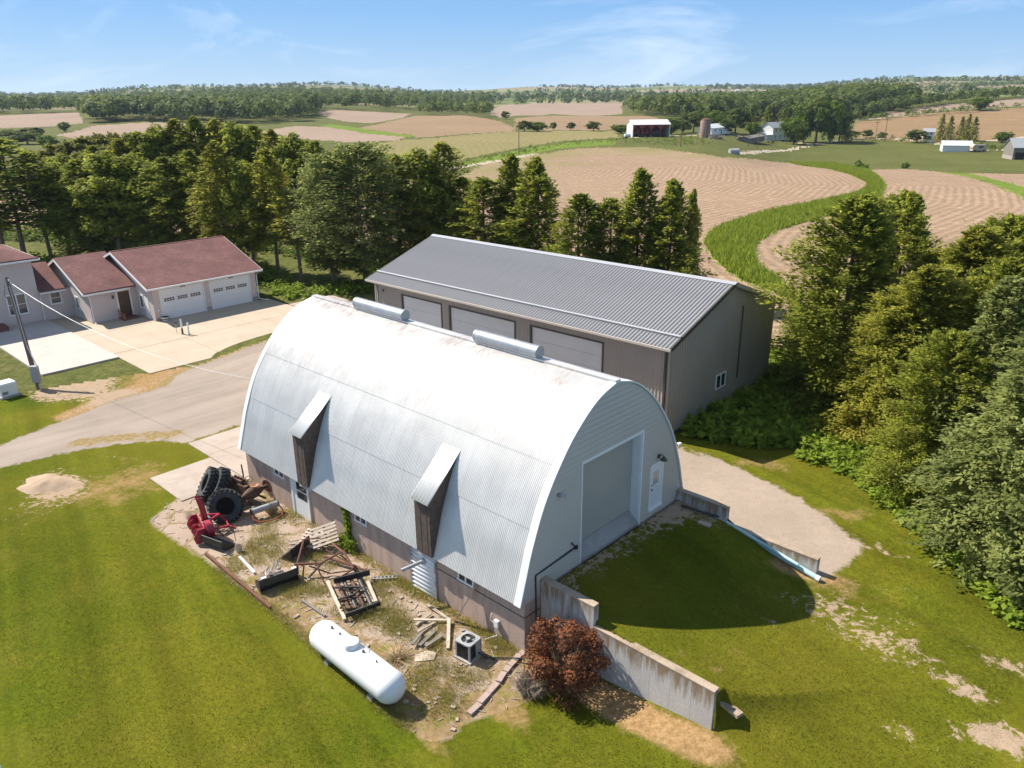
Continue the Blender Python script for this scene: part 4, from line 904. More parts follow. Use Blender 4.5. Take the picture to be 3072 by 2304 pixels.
# ------------------------------------------------------------------ house with attached garage
house = thing('house', 'pink-beige sided house with reddish shingle roofs and a two-door garage', 'house', bl(0, 0, 0), -A_B)
hs, wt, shg = MATS['house_siding'], MATS['white_trim'], MATS['shingles']
def lap_wall(name, p, q, z0, z1, outw, top=None):
    """clapboard wall from p to q (2-D) with stepped laps; top(s) gives the height at fraction s for gables"""
    p = np.array(p, float); q = np.array(q, float); w = .105; mb = MB(); z = z0; o3 = np.array([outw[0], outw[1]]) * .022
    zmax = z1 if top is None else max(top(s) for s in np.linspace(0, 1, 21))
    while z < zmax - .005:
        za, zb = z, min(z + w, zmax); s0, s1 = 0.0, 1.0
        if top is not None:
            ss_ = np.linspace(0, 1, 201); ok = [s for s in ss_ if top(s) >= za + .001]
            if not ok: break
            s0, s1 = min(ok), max(ok)
        a, b = p + (q - p) * s0, p + (q - p) * s1
        mb.add([(a[0] + o3[0], a[1] + o3[1], za), (b[0] + o3[0], b[1] + o3[1], za), (b[0], b[1], zb), (a[0], a[1], zb), (a[0], a[1], za), (b[0], b[1], za)], [(0, 1, 2, 3), (0, 4, 5, 1)]); z += w
    return mb.build(name, hs, house)
def roof_plane(name, pts, th=.10):
    mb = MB(); mb.add(pts, [tuple(range(len(pts)))]); o = mb.build(name, shg, house); m = o.modifiers.new('t', 'SOLIDIFY'); m.thickness = th; m.offset = -1; return o
def box_h(name, lo, hi, m, parent=None): mb = MB(); mb.box(lo, hi); return mb.build(name, m, parent or house)
def window(name, x, y0_, y1_, z0, z1, axis='x', split=True):
    if axis == 'x':
        w_ = box_h(name, (x - .02, y0_, z0), (x + .02, y1_, z1), MATS['glass_dark'])
        mb = MB()
        for yy in ((y0_, y1_, (y0_ + y1_) / 2) if split else (y0_, y1_)): mb.box((x, yy - .05, z0), (x + .05, yy + .05, z1))
        mb.box((x, y0_ - .05, z1 - .02), (x + .055, y1_ + .05, z1 + .1)); mb.box((x, y0_ - .05, z0 - .1), (x + .07, y1_ + .05, z0 + .02)); mb.box((x, y0_, (z0 + z1) / 2 - .02), (x + .045, y1_, (z0 + z1) / 2 + .025))
    else:
        w_ = box_h(name, (y0_, x - .02, z0), (y1_, x + .02, z1), MATS['glass_dark']); mb = MB()
        for yy in (y0_, y1_): mb.box((yy - .05, x - .05, z0), (yy + .05, x, z1))
        mb.box((y0_ - .05, x - .055, z1 - .02), (y1_ + .05, x, z1 + .1)); mb.box((y0_ - .05, x - .07, z0 - .1), (y1_ + .05, x, z0 + .02))
    mb.build('window_frame', wt, w_)
GXF, GY0, GY1, GRX, GRZ, GEZ = -55.73, 10.95, 21.32, -62.5, 5.72, 3.12
GXB = GRX - (GXF - GRX)
sg = (GRZ - 3.22) / (GXF + .40 - GRX)
# garage front, with the two doors set in
D1, D2 = (11.68, 15.78), (16.53, 20.60)
for (a, b, z0, z1) in ((GY0, D1[0], 0, GEZ), (D1[1], D2[0], 0, GEZ), (D2[1], GY1, 0, GEZ), (D1[0], D1[1], 2.76, GEZ), (D2[0], D2[1], 2.76, GEZ)): lap_wall('front_wall', (GXF, a), (GXF, b), z0, z1, (1, 0))
gab = lambda s, x0=GXF, x1=GXB: GRZ - .05 - sg * abs((x0 + (x1 - x0) * s) - GRX)
lap_wall('gable_wall', (GXB, GY0), (GXF, GY0), 0, 0, (0, -1), lambda s: gab(1 - s)); lap_wall('gable_wall', (GXF, GY1), (GXB, GY1), 0, 0, (0, 1), gab)
lap_wall('rear_wall', (GXB, GY0), (GXB, GY1), 0, GEZ, (-1, 0))
ye0, ye1 = GY0 - .55, GY1 + .62
roof_plane('garage_roof', [(GXF + .42, ye0, 3.22), (GXF + .42, ye1, 3.22), (GRX, ye1, GRZ), (GRX, ye0, GRZ)]); roof_plane('garage_roof', [(GXB - .42, ye1, 3.22), (GXB - .42, ye0, 3.22), (GRX, ye0, GRZ), (GRX, ye1, GRZ)])
box_h('gutter', (GXF + .40, ye0, 3.04), (GXF + .54, ye1, 3.19), wt); box_h('soffit', (GXF - .02, ye0, 3.03), (GXF + .40, ye1, 3.07), wt)
mb = MB(); mb.bar((GRX - .12, ye0, GRZ + .02), (GRX - .12, ye1, GRZ + .02), .22, .05); mb.build('ridge_shingles', shg, house)
for yy in (ye0 - .02, ye1 + .02):
    for s_ in (1, -1):
        mb = MB(); mb.bar((GRX, yy, GRZ - .12), (GRX + s_ * (GXF + .42 - GRX), yy, 3.10), .05, .20, (0, 0, 1)); mb.build('rake_board', wt, house)
for (a, b) in (D1, D2):
    d = box_h('garage_door', (GXF - .12, a, .02), (GXF - .07, b, 2.74), MATS['garage_door'])
    for k in range(5): box_h('door_section', (GXF - .069, a + .02, .04 + k * .54), (GXF - .045, b - .02, .04 + (k + 1) * .54 - .015), MATS['garage_door'], d)
    wy = (b - a); 
    for k in range(3):
        ya = a + wy * (.07 + .31 * k); yb = ya + wy * .245
        for i in range(4):
            for j in range(2): box_h('window_pane', (GXF - .050, ya + (yb - ya) * i / 4 + .02, 1.70 + j * .17), (GXF - .038, ya + (yb - ya) * (i + 1) / 4 - .02, 1.70 + j * .17 + .14), MATS['glass_dark'], d)
    mb = MB(); mb.box((GXF - .1, a - .10, 0), (GXF + .03, a, 2.84)); mb.box((GXF - .1, b, 0), (GXF + .03, b + .10, 2.84)); mb.box((GXF - .1, a - .1, 2.74), (GXF + .032, b + .1, 2.86)); mb.build('door_frame', wt, house)
    mb = MB(); yc = (a + b) / 2 + .1; mb.box((GXF, yc - .06, 2.93), (GXF + .05, yc + .06, 3.02)); mb.cyl((GXF + .05, yc - .02, 2.97), (GXF + .2, yc - .16, 2.86), .05, .07); mb.cyl((GXF + .05, yc + .02, 2.97), (GXF + .2, yc + .16, 2.86), .05, .07); mb.build('flood_lamp', MATS['grey_trim'], house)
mb = MB(); mb.tube([(GXF + .42, ye1 - .1, 3.05), (GXF + .1, GY1 + .08, 2.75), (GXF + .1, GY1 + .08, .25), (GXF + .9, GY1 + .7, .10)], .05); mb.build('downspout', wt, house)
for yy in (11.3, 16.15, 20.95): box_h('outlet_box', (GXF, yy - .06, .95), (GXF + .08, yy + .06, 1.12), wt)
# block base strip
box_h('base_course', (GXF - .05, GY0 - .02, -.1), (GXF + .025, D1[0] - .1, .35), MATS['concrete_sill']); box_h('base_course', (GXF - .05, D1[1] + .1, -.1), (GXF + .025, D2[0] - .1, .45), MATS['concrete_sill']); box_h('base_course', (GXF - .05, D2[1] + .1, -.1), (GXF + .025, GY1 + .02, .5), MATS['concrete_sill'])
# middle wing
MXF, MY0, MY1, MRX, MRZ = -59.4, 6.76, 10.95, -65.2, 5.33
sm = (MRZ - 2.90) / (MXF + .35 - MRX); MXB = MRX - (MXF - MRX)
EY0, EY1 = 9.22, 10.40
for (a, b, z0, z1) in ((MY0, EY0, 0, 2.8), (EY1, MY1, 0, 2.8), (EY0, EY1, 2.58, 2.8)): lap_wall('front_wall', (MXF, a), (MXF, b), z0, z1, (1, 0))
lap_wall('gable_wall', (MXB, MY0), (MXF, MY0), 0, 0, (0, -1), lambda s: MRZ - .05 - sm * abs((MXB + (MXF - MXB) * s) - MRX))
roof_plane('wing_roof', [(MXF + .35, MY0 - .5, 2.90), (MXF + .35, GY0 - .02, 2.90), (MRX, GY0 - .02, MRZ), (MRX, MY0 - .5, MRZ)]); roof_plane('wing_roof', [(MXB - .35, GY0 - .02, 2.90), (MXB - .35, MY0 - .5, 2.90), (MRX, MY0 - .5, MRZ), (MRX, GY0 - .02, MRZ)])
for s_ in (1, -1):
    mb = MB(); mb.bar((MRX, MY0 - .52, MRZ - .12), (MRX + s_ * (MXF + .35 - MRX), MY0 - .52, 2.78), .05, .20, (0, 0, 1)); mb.build('rake_board', wt, house)
box_h('gutter', (MXF + .33, MY0 - .5, 2.72), (MXF + .46, GY0 - .6, 2.87), wt)
mb = MB(); mb.tube([(MXF + .38, MY0 - .2, 2.75), (MXF + .08, MY0 + .08, 2.45), (MXF + .08, MY0 + .08, .2), (MXF + .5, MY0 + .1, .1)], .05); mb.build('downspout', wt, house)
box_h('entry_door', (MXF - .10, EY0 + .05, .15), (MXF - .05, EY1 - .05, 2.55), simple('door_brown', (0.10, 0.05, 0.035), (0.06, 0.035, 0.028), 0.4))
mb = MB(); mb.box((MXF - .1, EY0 - .08, .05), (MXF + .04, EY0 + .05, 2.66)); mb.box((MXF - .1, EY1 - .05, .05), (MXF + .04, EY1 + .08, 2.66)); mb.box((MXF - .1, EY0 - .08, 2.55), (MXF + .042, EY1 + .08, 2.67)); mb.build('door_frame', wt, house)
st1 = box_h('entry_step', (MXF + .02, EY0 - .2, 0.0), (MXF + 1.2, EY1 + .1, .16), MATS['brick_brown'])
mb = MB()
for i in range(7): mb.box((MXF + .15 + i * .2, EY0 - .18, .16), (MXF + .19 + i * .2, EY0 - .14, .85 - .05 * i))
mb.bar((MXF + .1, EY0 - .16, .95), (MXF + 1.5, EY0 - .16, .55), .06, .05); mb.box((MXF + 1.42, EY0 - .21, 0), (MXF + 1.52, EY0 - .11, .75)); mb.build('handrail', simple('rail_wood', (0.33, 0.14, 0.09), (0.24, 0.10, 0.07), 0.7), house)
mb = MB(); mb.box((MXF, 8.75, 2.0), (MXF + .12, 8.88, 2.3)); mb.lathe([(.03, .1), (.09, 0), (.06, -.2), (0, -.24)], (MXF + .15, 8.81, 2.25), (0, 0, 1), 8); mb.build('wall_lantern', MATS['grey_trim'], house)
window('side_window', MY0, -62.9, -62.1, 1.0, 2.0, 'y', False)
window('garage_side_window', GY0, -58.6, -57.9, 1.0, 2.1, 'y', False)
box_h('side_door', (-57.6, GY0 - .04, .1), (-56.75, GY0 - .0, 2.15), wt)
# low link and two-storey block
LXF, LY0, LY1 = -63.9, 4.05, 6.76
lap_wall('front_wall', (LXF, LY0), (LXF, LY1), 0, 2.72, (1, 0)); roof_plane('link_roof', [(LXF + .38, LY0 - .01, 2.78), (LXF + .38, LY1 - .52, 2.78), (-67.6, LY1 - .52, 4.72), (-67.6, LY0 - .01, 4.72)])
box_h('gutter', (LXF + .36, LY0 + .02, 2.60), (LXF + .48, LY1 - .5, 2.74), wt); window('link_window', LXF, 4.95, 5.85, 1.5, 2.5, 'x', False)
mb = MB(); mb.tube([(LXF + .4, LY0 + .1, 2.6), (LXF + .1, LY0 + .05, 2.3), (LXF + .1, LY0 + .05, .1)], .05); mb.build('downspout', wt, house)
TX0, TX1, TY0, TY1, TZ = -73.5, -63.94, -8.0, 4.05, 5.86
lap_wall('front_wall', (TX1, TY0), (TX1, TY1), 0, TZ, (1, 0)); lap_wall('side_wall', (TX0, TY1), (TX1, TY1), 0, TZ, (0, 1)); lap_wall('side_wall', (TX0, TY0), (TX1, TY0), 0, TZ, (0, -1)); lap_wall('rear_wall', (TX0, TY0), (TX0, TY1), 0, TZ, (-1, 0))
e = .55; zr = 8.0; xm_ = (TX0 + TX1) / 2; ya, yb = TY0 + 5.0, TY1 - 5.0; ez = TZ + .05
roof_plane('hip_roof', [(TX1 + e, TY0 - e, ez), (TX1 + e, TY1 + e, ez), (xm_, yb, zr), (xm_, ya, zr)]); roof_plane('hip_roof', [(TX1 + e, TY1 + e, ez), (TX0 - e, TY1 + e, ez), (xm_, yb, zr)])
roof_plane('hip_roof', [(TX0 - e, TY1 + e, ez), (TX0 - e, TY0 - e, ez), (xm_, ya, zr), (xm_, yb, zr)]); roof_plane('hip_roof', [(TX0 - e, TY0 - e, ez), (TX1 + e, TY0 - e, ez), (xm_, ya, zr)])
mb = MB(); mb.box((TX1 + e, TY0 - e, ez - .18), (TX1 + e + .06, TY1 + e, ez - .02)); mb.box((TX0 - e, TY1 + e, ez - .18), (TX1 + e + .06, TY1 + e + .06, ez - .02)); mb.build('fascia', wt, house); box_h('soffit', (TX0 - e, TY0 - e, ez - .17), (TX1 + e - .01, TY1 + e - .01, ez - .13), wt)
window('lower_window', TX1, 1.45, 2.95, 1.1, 2.85); window('upper_window', TX1, -.1, 1.15, 3.9, 5.45); window('lower_window', TX1, -4.5, -3.0, 1.1, 2.85); window('upper_window', TX1, -4.2, -3.0, 3.9, 5.45)
box_h('brick_stoop', (TX1 + .02, -.6, 0), (TX1 + 1.6, .75, .55), MATS['brick_brown'])

# ------------------------------------------------------------------ poured concrete by the house
def slab(name, x0, x1, y0_, y1_, zt, m, nx, ny, th=.22, gap=.02):
    r = bpy.data.objects.new(name, None); COL.objects.link(r); r.location = tuple(bl(0, 0, 0)); r.rotation_euler = (0, 0, -A_B); structure(r)
    for i in range(nx):
        for j in range(ny):
            a, b = x0 + (x1 - x0) * i / nx, x0 + (x1 - x0) * (i + 1) / nx; c, d = y0_ + (y1_ - y0_) * j / ny, y0_ + (y1_ - y0_) * (j + 1) / ny
            mb = MB(); dz = rnd.uniform(-.004, .004); mb.box((a + gap / 2, c + gap / 2, zt - th), (b - gap / 2, d - gap / 2, zt + dz)); mb.build('slab_panel', m, r)
    return r
slab('house_slab', -63.9, -47.3, -1.35, 4.28, .135, MATS['concrete_new'], 2, 1)
slab('driveway_slab', -59.3, -55.8, 4.30, 10.93, .05, MATS['concrete_slab'], 1, 1)
slab('driveway_slab', -55.75, -48.7, 4.30, 22.4, .055, MATS['concrete_slab'], 1, 3)
slab('driveway_slab', -48.68, -41.75, 4.30, 22.4, .05, MATS['concrete_slab'], 1, 3)
slab('link_pad', -63.85, -59.35, 4.30, 6.70, .05, MATS['concrete_slab'], 1, 1)
slab('shed_apron', -52.0, -34.5, 22.5, 27.5, .06, MATS['concrete_pad'], 3, 1, .3)
slab('barn_apron', -27.4, -20.1, 0.4, 10.5, .06, MATS['concrete_pad'], 3, 3, .3)
slab('barn_apron', -24.6, -20.8, -3.1, 0.38, .05, MATS['concrete_pad'], 1, 1, .3)
# ------------------------------------------------------------------ vegetation
def cards(C, Dr, Nn, ln, wd, tint, kite=True):
    """leaf / spray quads: centre C, direction Dr, normal hint Nn"""
    Dr = Dr / (np.linalg.norm(Dr, axis=1)[:, None] + 1e-9); S = np.cross(Nn, Dr); S /= (np.linalg.norm(S, axis=1)[:, None] + 1e-9)
    l = ln[:, None]; w = wd[:, None]
    if kite: P = [C - Dr * l * .5, C + S * w * .5 - Dr * l * .05, C + Dr * l * .5, C - S * w * .5 - Dr * l * .05]
    else: P = [C - Dr * l * .5 - S * w * .5, C + Dr * l * .5 - S * w * .35, C + Dr * l * .5 + S * w * .35, C - Dr * l * .5 + S * w * .5]
    V = np.stack(P, 1).reshape(-1, 3); n = len(C); F = np.arange(4 * n).reshape(n, 4); return V, F, np.repeat(tint, 4)
def ru(r, a, b, n): return r.uniform(a, b, n)
def conifer_arrays(seed, H, R, t0=.06, nb=260, per=34, prof='cone', size=.42, droop=.25, clump=0.0):
    r = np.random.RandomState(seed); Cs, Ds, Ns, Ls, Ts = [], [], [], [], []
    ph = r.uniform(0, 6.28, 6)
    for i in range(nb):
        t = t0 + (1 - t0) * (((i + r.rand()) / nb) ** 1.0); az = i * 2.39996 + r.uniform(-.5, .5)
        if prof == 'cone': w = (1 - t) ** .80
        elif prof == 'bushy': w = (1 - t ** 1.7) ** .8 * (.75 + .25 * min(1, t / .15)) * (1 + .25 * math.sin(2 * az + ph[2] + 3 * t))
        elif prof == 'column': w = min(1, (1 - t) * 2.2) ** .75 * (.55 + .45 * min(1, t / .25))
        elif prof == 'oval': w = math.sin(math.pi * min(1, .12 + .88 * (t - t0) / (1 - t0))) ** .6 * (1.0 if t < .6 else .9)
        else: w = (1 - ((t - .35) / .65) ** 2) if t > .35 else (.65 + t)
        w = max(w, .03) * (1 + .22 * math.sin(3 * az + ph[0] + 5 * t) + .16 * math.sin(11 * t + ph[1] + az)) * r.uniform(.62, 1.16)
        L = R * w; z = H * t
        up = lerp(-.10, 1.1, t ** 2.2); o = np.array([math.cos(az), math.sin(az), 0]); sd = np.array([-o[1], o[0], 0])
        k = max(6, int(per * (.25 + .75 * w)))
        s = 1 - (1 - r.uniform(.05, 1, k) ** 1.0) ** 1.0; s = .18 + .82 * np.sqrt(s)
        b = o[None] * (s * L)[:, None] + vec(0, 0, 1)[None] * ((up * s - droop * s * s) * L)[:, None] + vec(0, 0, z)
        b = b + r.normal(0, 1, (k, 3)) * np.array([.16, .16, .12]) * (.35 + .65 * size / .42) * (.5 + L / 3)
        side = r.choice([-1, 1], k) * r.uniform(.2, 1.1, k)
        d = o[None] + sd[None] * side[:, None] + vec(0, 0, 1)[None] * (up - 2 * droop * s)[:, None] * .8 + r.normal(0, .28, (k, 3))
        n = vec(0, 0, 1)[None] + r.normal(0, .45, (k, 3)) + o[None] * .35
        bt = r.uniform(0, 1)
        Cs.append(b); Ds.append(d); Ns.append(n); Ls.append(size * r.uniform(.6, 1.35, k)); Ts.append(np.clip(.55 * bt + .45 * r.uniform(0, 1, k), 0, 1))
    C = np.vstack(Cs); L = np.concatenate(Ls); C[:, 2] = np.maximum(C[:, 2], .1)
    return cards(C, np.vstack(Ds), np.vstack(Ns), L, L * .46, np.concatenate(Ts))
def crown_arrays(seed, H, R, base, nc=60, per=60, size=.3, flat=.8):
    """broad-leaved crown: leaf clumps through an uneven ellipsoid"""
    r = np.random.RandomState(seed); Cs, Ds, Ns, Ts = [], [], [], []
    for i in range(nc):
        u = r.normal(0, 1, 3); u /= np.linalg.norm(u); rr = r.uniform(.45, 1.0) ** .6
        c = u * rr * np.array([R, R, (H - base) / 2]) * r.uniform(.75, 1.1) + vec(0, 0, (H + base) / 2)
        q = r.normal(0, 1, (per, 3)); q /= np.linalg.norm(q, axis=1)[:, None]; cr_ = R * r.uniform(.20, .38)
        pts = c + q * cr_ * np.array([1, 1, flat]) * r.uniform(.5, 1, per)[:, None]
        Cs.append(pts); Ds.append(np.cross(q, r.normal(0, 1, (per, 3)))); Ns.append(q + vec(0, 0, .7)[None] + r.normal(0, .35, (per, 3)))
        Ts.append(np.clip(.5 * r.rand() + .5 * r.uniform(0, 1, per), 0, 1))
    C = np.vstack(Cs); n = len(C); L = size * r.uniform(.6, 1.4, n)
    return cards(C, np.vstack(Ds), np.vstack(Ns), L, L * .7, np.concatenate(Ts))
def limb_mesh(name, seed, H, r0, top=.92, limbs=8, t_lo=.3, R=2.0, m='trunk_bark', lean=.02, up=.5):
    r = random.Random(seed); mb = MB(); pts = [];
    for i in range(6):
        t = i / 5 * top; pts.append((lean * H * t * math.sin(seed) + r.uniform(-.04, .04) * t * 2, lean * H * t * math.cos(seed) + r.uniform(-.04, .04) * t * 2, H * t - (.3 if i == 0 else 0)))
    mb.tube(pts, [r0 * (1 - .85 * i / 5) for i in range(6)], 7)
    for k in range(limbs):
        t = r.uniform(t_lo, .85); a = k * 2.4 + r.random(); L = R * r.uniform(.45, .8) * (1.1 - t * .7); z = H * t
        p0 = np.array([pts[0][0], pts[0][1], z]); p1 = p0 + np.array([math.cos(a), math.sin(a), up * .6]) * L * .55; p2 = p0 + np.array([math.cos(a) * 1.0, math.sin(a) * 1.0, up]) * L
        mb.tube([p0, p1, p2], [r0 * .30, r0 * .18, r0 * .06], 4)
    return mb.mesh(name, MATS[m], True)
def proto(name, arr, mat, trunk):
    V, F, T = arr; cm = np_mesh(name + '_crown', V, F, MATS[mat], dict(tint=T)); return (cm, trunk)
def plant(name, label, cat, pr, p, sx, sz, rz, group=None):
    t = thing(name, label, cat, (p[0], p[1], p[2] - .05), rz, group); t.scale = (sx, sx, sz); link('crown', pr[0], t); link('trunk', pr[1], t); return t

# prototypes, unit design heights in metres
P = {}
P['spruceA'] = proto('spruceA', conifer_arrays(1, 15, 2.7, .10, 420, 40, 'column', .34, .22), 'needles_dark', limb_mesh('tr1', 1, 15, .20, .95, 10, .1, 1.6))
P['spruceB'] = proto('spruceB', conifer_arrays(2, 15, 2.6, .30, 380, 38, 'column', .34, .18), 'needles_olive', limb_mesh('tr2', 2, 15, .20, .95, 14, .08, 1.9))
P['spruceC'] = proto('spruceC', conifer_arrays(3, 15, 2.4, .22, 390, 38, 'oval', .34, .15), 'leaves_grove', limb_mesh('tr3', 3, 15, .17, .95, 12, .12, 1.6))
P['spruceD'] = proto('spruceD', conifer_arrays(12, 15, 2.5, .16, 400, 40, 'column', .33, .3), 'needles_olive', limb_mesh('tr12', 12, 15, .18, .95, 12, .1, 1.6))
P['leafy'] = proto('leafy', crown_arrays(51, 15, 2.5, 2.6, 120, 95, .34, 1.1), 'leaves_grove', limb_mesh('tr51', 51, 15, .2, .9, 12, .2, 2.0, 'trunk_pale', up=.9))
P['thin'] = proto('thin', conifer_arrays(4, 16, 1.7, .30, 130, 24, 'oval', .48, .1), 'leaves_grove', limb_mesh('tr4', 4, 16, .16, .97, 16, .15, 1.4))
P['pine'] = proto('pine', conifer_arrays(5, 15, 4.0, .14, 430, 56, 'oval', .36, .12), 'needles_blue', limb_mesh('tr5', 5, 15, .27, .92, 16, .12, 3.2, 'trunk_pale'))
P['leanpine'] = proto('leanpine', conifer_arrays(6, 13, 2.6, .42, 90, 34, 'oval', .46, .05), 'needles_olive', limb_mesh('tr6', 6, 13, .22, .95, 10, .35, 2.2, 'trunk_pale'))
P['jack'] = proto('jack', conifer_arrays(7, 10, 2.6, .2, 150, 40, 'oval', .55, .0), 'needles_pine', limb_mesh('tr7', 7, 10, .16, .9, 8, .2, 1.8))
P['cedarA'] = proto('cedarA', conifer_arrays(8, 10, 2.2, .03, 480, 60, 'bushy', .28, .0), 'leaves_grove', limb_mesh('tr8', 8, 10, .16, .95, 8, .1, 1.2))
P['cedarB'] = proto('cedarB', conifer_arrays(9, 10, 2.3, .05, 400, 50, 'column', .30, .08), 'needles_dark', limb_mesh('tr9', 9, 10, .16, .95, 8, .1, 1.2))
P['bigA'] = proto('bigA', conifer_arrays(10, 13, 4.0, .03, 900, 100, 'bushy', .25, .10), 'needles_olive', limb_mesh('tr10', 10, 13, .24, .95, 14, .05, 3.0))
P['bigB'] = proto('bigB', conifer_arrays(11, 13, 4.0, .03, 900, 100, 'bushy', .25, .22), 'needles_blue', limb_mesh('tr11', 11, 13, .24, .95, 14, .05, 3.0))
P['bigC'] = proto('bigC', conifer_arrays(13, 13, 4.2, .03, 900, 100, 'bushy', .25, .02), 'leaves_grove', limb_mesh('tr13', 13, 13, .24, .95, 14, .05, 3.0))
P['decA'] = proto('decA', crown_arrays(21, 11, 5.0, 1.6, 70, 60, .62), 'leaves_green', limb_mesh('td1', 21, 11, .32, .75, 8, .2, 4.5, up=.8))
P['decB'] = proto('decB', crown_arrays(22, 10, 4.0, 1.2, 60, 60, .60), 'leaves_far', limb_mesh('td2', 22, 10, .28, .75, 8, .2, 3.6, up=.8))
P['bush'] = proto('bush', crown_arrays(23, 2.4, 1.6, .1, 26, 46, .30), 'leaves_green', limb_mesh('td3', 23, 2.0, .06, .8, 6, .1, 1.4, up=.8))
P['farspruce'] = proto('farspruce', conifer_arrays(24, 14, 3.4, .06, 150, 18, 'cone', .9, .25), 'needles_dark', limb_mesh('tr24', 24, 14, .22, .95, 3, .2, 1.2))
HREF = dict(leafy=15, spruceA=15, spruceB=15, spruceC=15, spruceD=15, thin=16, pine=15, leanpine=13, jack=10, cedarA=10, cedarB=10, bigA=13, bigB=13, bigC=13, decA=11, decB=10, bush=2.4, farspruce=14)
RREF = dict(leafy=2.6, spruceA=2.7, spruceB=2.6, spruceC=2.4, spruceD=2.5, thin=1.7, pine=4.0, leanpine=2.6, jack=2.6, cedarA=2.2, cedarB=2.3, bigA=4.3, bigB=4.0, bigC=4.4, decA=5, decB=4, bush=1.6, farspruce=3.4)
ORD = ['first', 'second', 'third', 'fourth', 'fifth', 'sixth', 'seventh', 'eighth', 'ninth', 'tenth', 'eleventh', 'twelfth', 'thirteenth', 'fourteenth', 'fifteenth', 'sixteenth', 'seventeenth', 'eighteenth', 'nineteenth', 'twentieth',
       'twenty-first', 'twenty-second', 'twenty-third', 'twenty-fourth', 'twenty-fifth', 'twenty-sixth', 'twenty-seventh', 'twenty-eighth', 'twenty-ninth', 'thirtieth']
def tree_px(kind, name, label, x, yb, yt, wpx, cat='tree', group=None, rz=None, p=None):
    """tree standing where its foot shows (display px), as tall as its top row, wpx wide"""
    p = PX(x, yb) if p is None else p; h = zat(p, yt) - p[2]; d = np.linalg.norm(p - CAMP); w = wpx * K * d / FPX
    return plant(name, label, cat, P[kind], p, (w / 2) / RREF[kind] * .92, h / HREF[kind], rnd.uniform(0, 6.28) if rz is None else rz, group)
# front row of the grove, left to right, behind the house and the garage
row = [('thin', 12, 560, 335, 90), ('thin', 55, 562, 300, 105), ('thin', 112, 560, 325, 80), ('leafy', 150, 548, 350, 95), ('spruceA', 205, 560, 345, 125), ('leafy', 262, 565, 325, 120), ('leafy', 322, 560, 330, 125), ('spruceA', 385, 572, 340, 130), ('spruceA', 440, 568, 325, 115),
       ('spruceD', 500, 588, 305, 120), ('leafy', 552, 590, 345, 95), ('spruceB', 602, 596, 320, 105), ('leanpine', 652, 606, 420, 100), ('pine', 722, 612, 338, 165), ('pine', 792, 612, 318, 200), ('spruceD', 868, 598, 335, 120), ('leafy', 915, 590, 318, 125), ('spruceA', 962, 585, 308, 140), ('spruceC', 1002, 580, 385, 80)]
for i, (kd, x, yb, yt, w) in enumerate(row):
    nm = {'thin': 'slender_tree', 'pine': 'pine_tree', 'leanpine': 'pine_tree', 'leafy': 'leafy_tree'}.get(kd, 'conifer_tree')
    lb_ = {'thin': 'slender tree with bare lower trunk', 'pine': 'broad grey-green pine', 'leanpine': 'sparse yellowish pine with bare trunk', 'leafy': 'tall leafy tree'}.get(kd, 'tall dense conifer')
    tree_px(kd, nm, f'{lb_}, {ORD[i]} from the left in the grove\'s front row', x, yb, yt, w * 1.12, group='trees of the windbreak grove')
back = [('leafy', 170, 520, 330, 90), ('spruceA', 235, 515, 315, 95), ('spruceD', 290, 512, 300, 100), ('spruceA', 335, 510, 285, 105), ('leafy', 372, 508, 268, 100), ('spruceD', 412, 506, 258, 110), ('spruceA', 452, 506, 252, 105), ('spruceD', 492, 506, 258, 105), ('leafy', 532, 508, 262, 100), ('spruceA', 572, 510, 270, 100), ('spruceD', 612, 515, 280, 100), ('leafy', 655, 520, 285, 95),
        ('spruceA', 700, 525, 305, 95), ('spruceD', 745, 525, 320, 90), ('spruceC', 830, 540, 330, 85), ('spruceD', 940, 540, 340, 85)]
for i, (kd, x, yb, yt, w) in enumerate(back):
    tree_px(kd, 'leafy_tree' if kd == 'leafy' else 'conifer_tree', f'{"tall leafy tree" if kd == "leafy" else "tall conifer"} in the grove\'s second row, {ORD[i]} from the left', x, yb, yt, w * 1.12, group='trees of the windbreak grove')
jk = [(120, 330, 60), (150, 318, 60), (180, 310, 65), (210, 303, 65), (240, 298, 65), (272, 296, 65), (305, 296, 60), (135, 345, 60), (195, 335, 60), (255, 322, 60)]
for i, (x, yt, w) in enumerate(sorted(jk)):
    tree_px('jack', 'young_pine', f'greyish young pine in the block behind the grove, {ORD[i]} from the left', x, 455 + (x in (135, 195, 255)) * 16, yt, w * 1.2, group='young pines behind the grove')
mid = [('cedarB', 1050, 605, 385, 150), ('cedarA', 1108, 600, 335, 105), ('cedarA', 1160, 605, 342, 135), ('cedarB', 1250, 640, 420, 125), ('cedarB', 1312, 640, 430, 115), ('cedarA', 1372, 648, 366, 120), ('cedarA', 1438, 655, 390, 135), ('cedarA', 1484, 648, 410, 55)]
nms = ['dark bushy conifer at the left of the row behind the grey shed', 'tall pointed cedar behind the left end of the shed roof', 'twin-topped cedar behind the shed roof, right of the tallest left one', 'low dark cedar with brownish tips behind the middle of the shed', 'short dark cedar between the brownish one and the twin spires', 'tall two-spired green cedar behind the shed roof', 'bright pointed cedar behind the right part of the shed roof', 'thin sparse cedar at the right end of the row behind the shed']
for (kd, x, yb, yt, w), l in zip(mid, nms): tree_px(kd, 'cedar_tree', l, x, yb, yt, w * 1.1, group='cedars behind the shed')
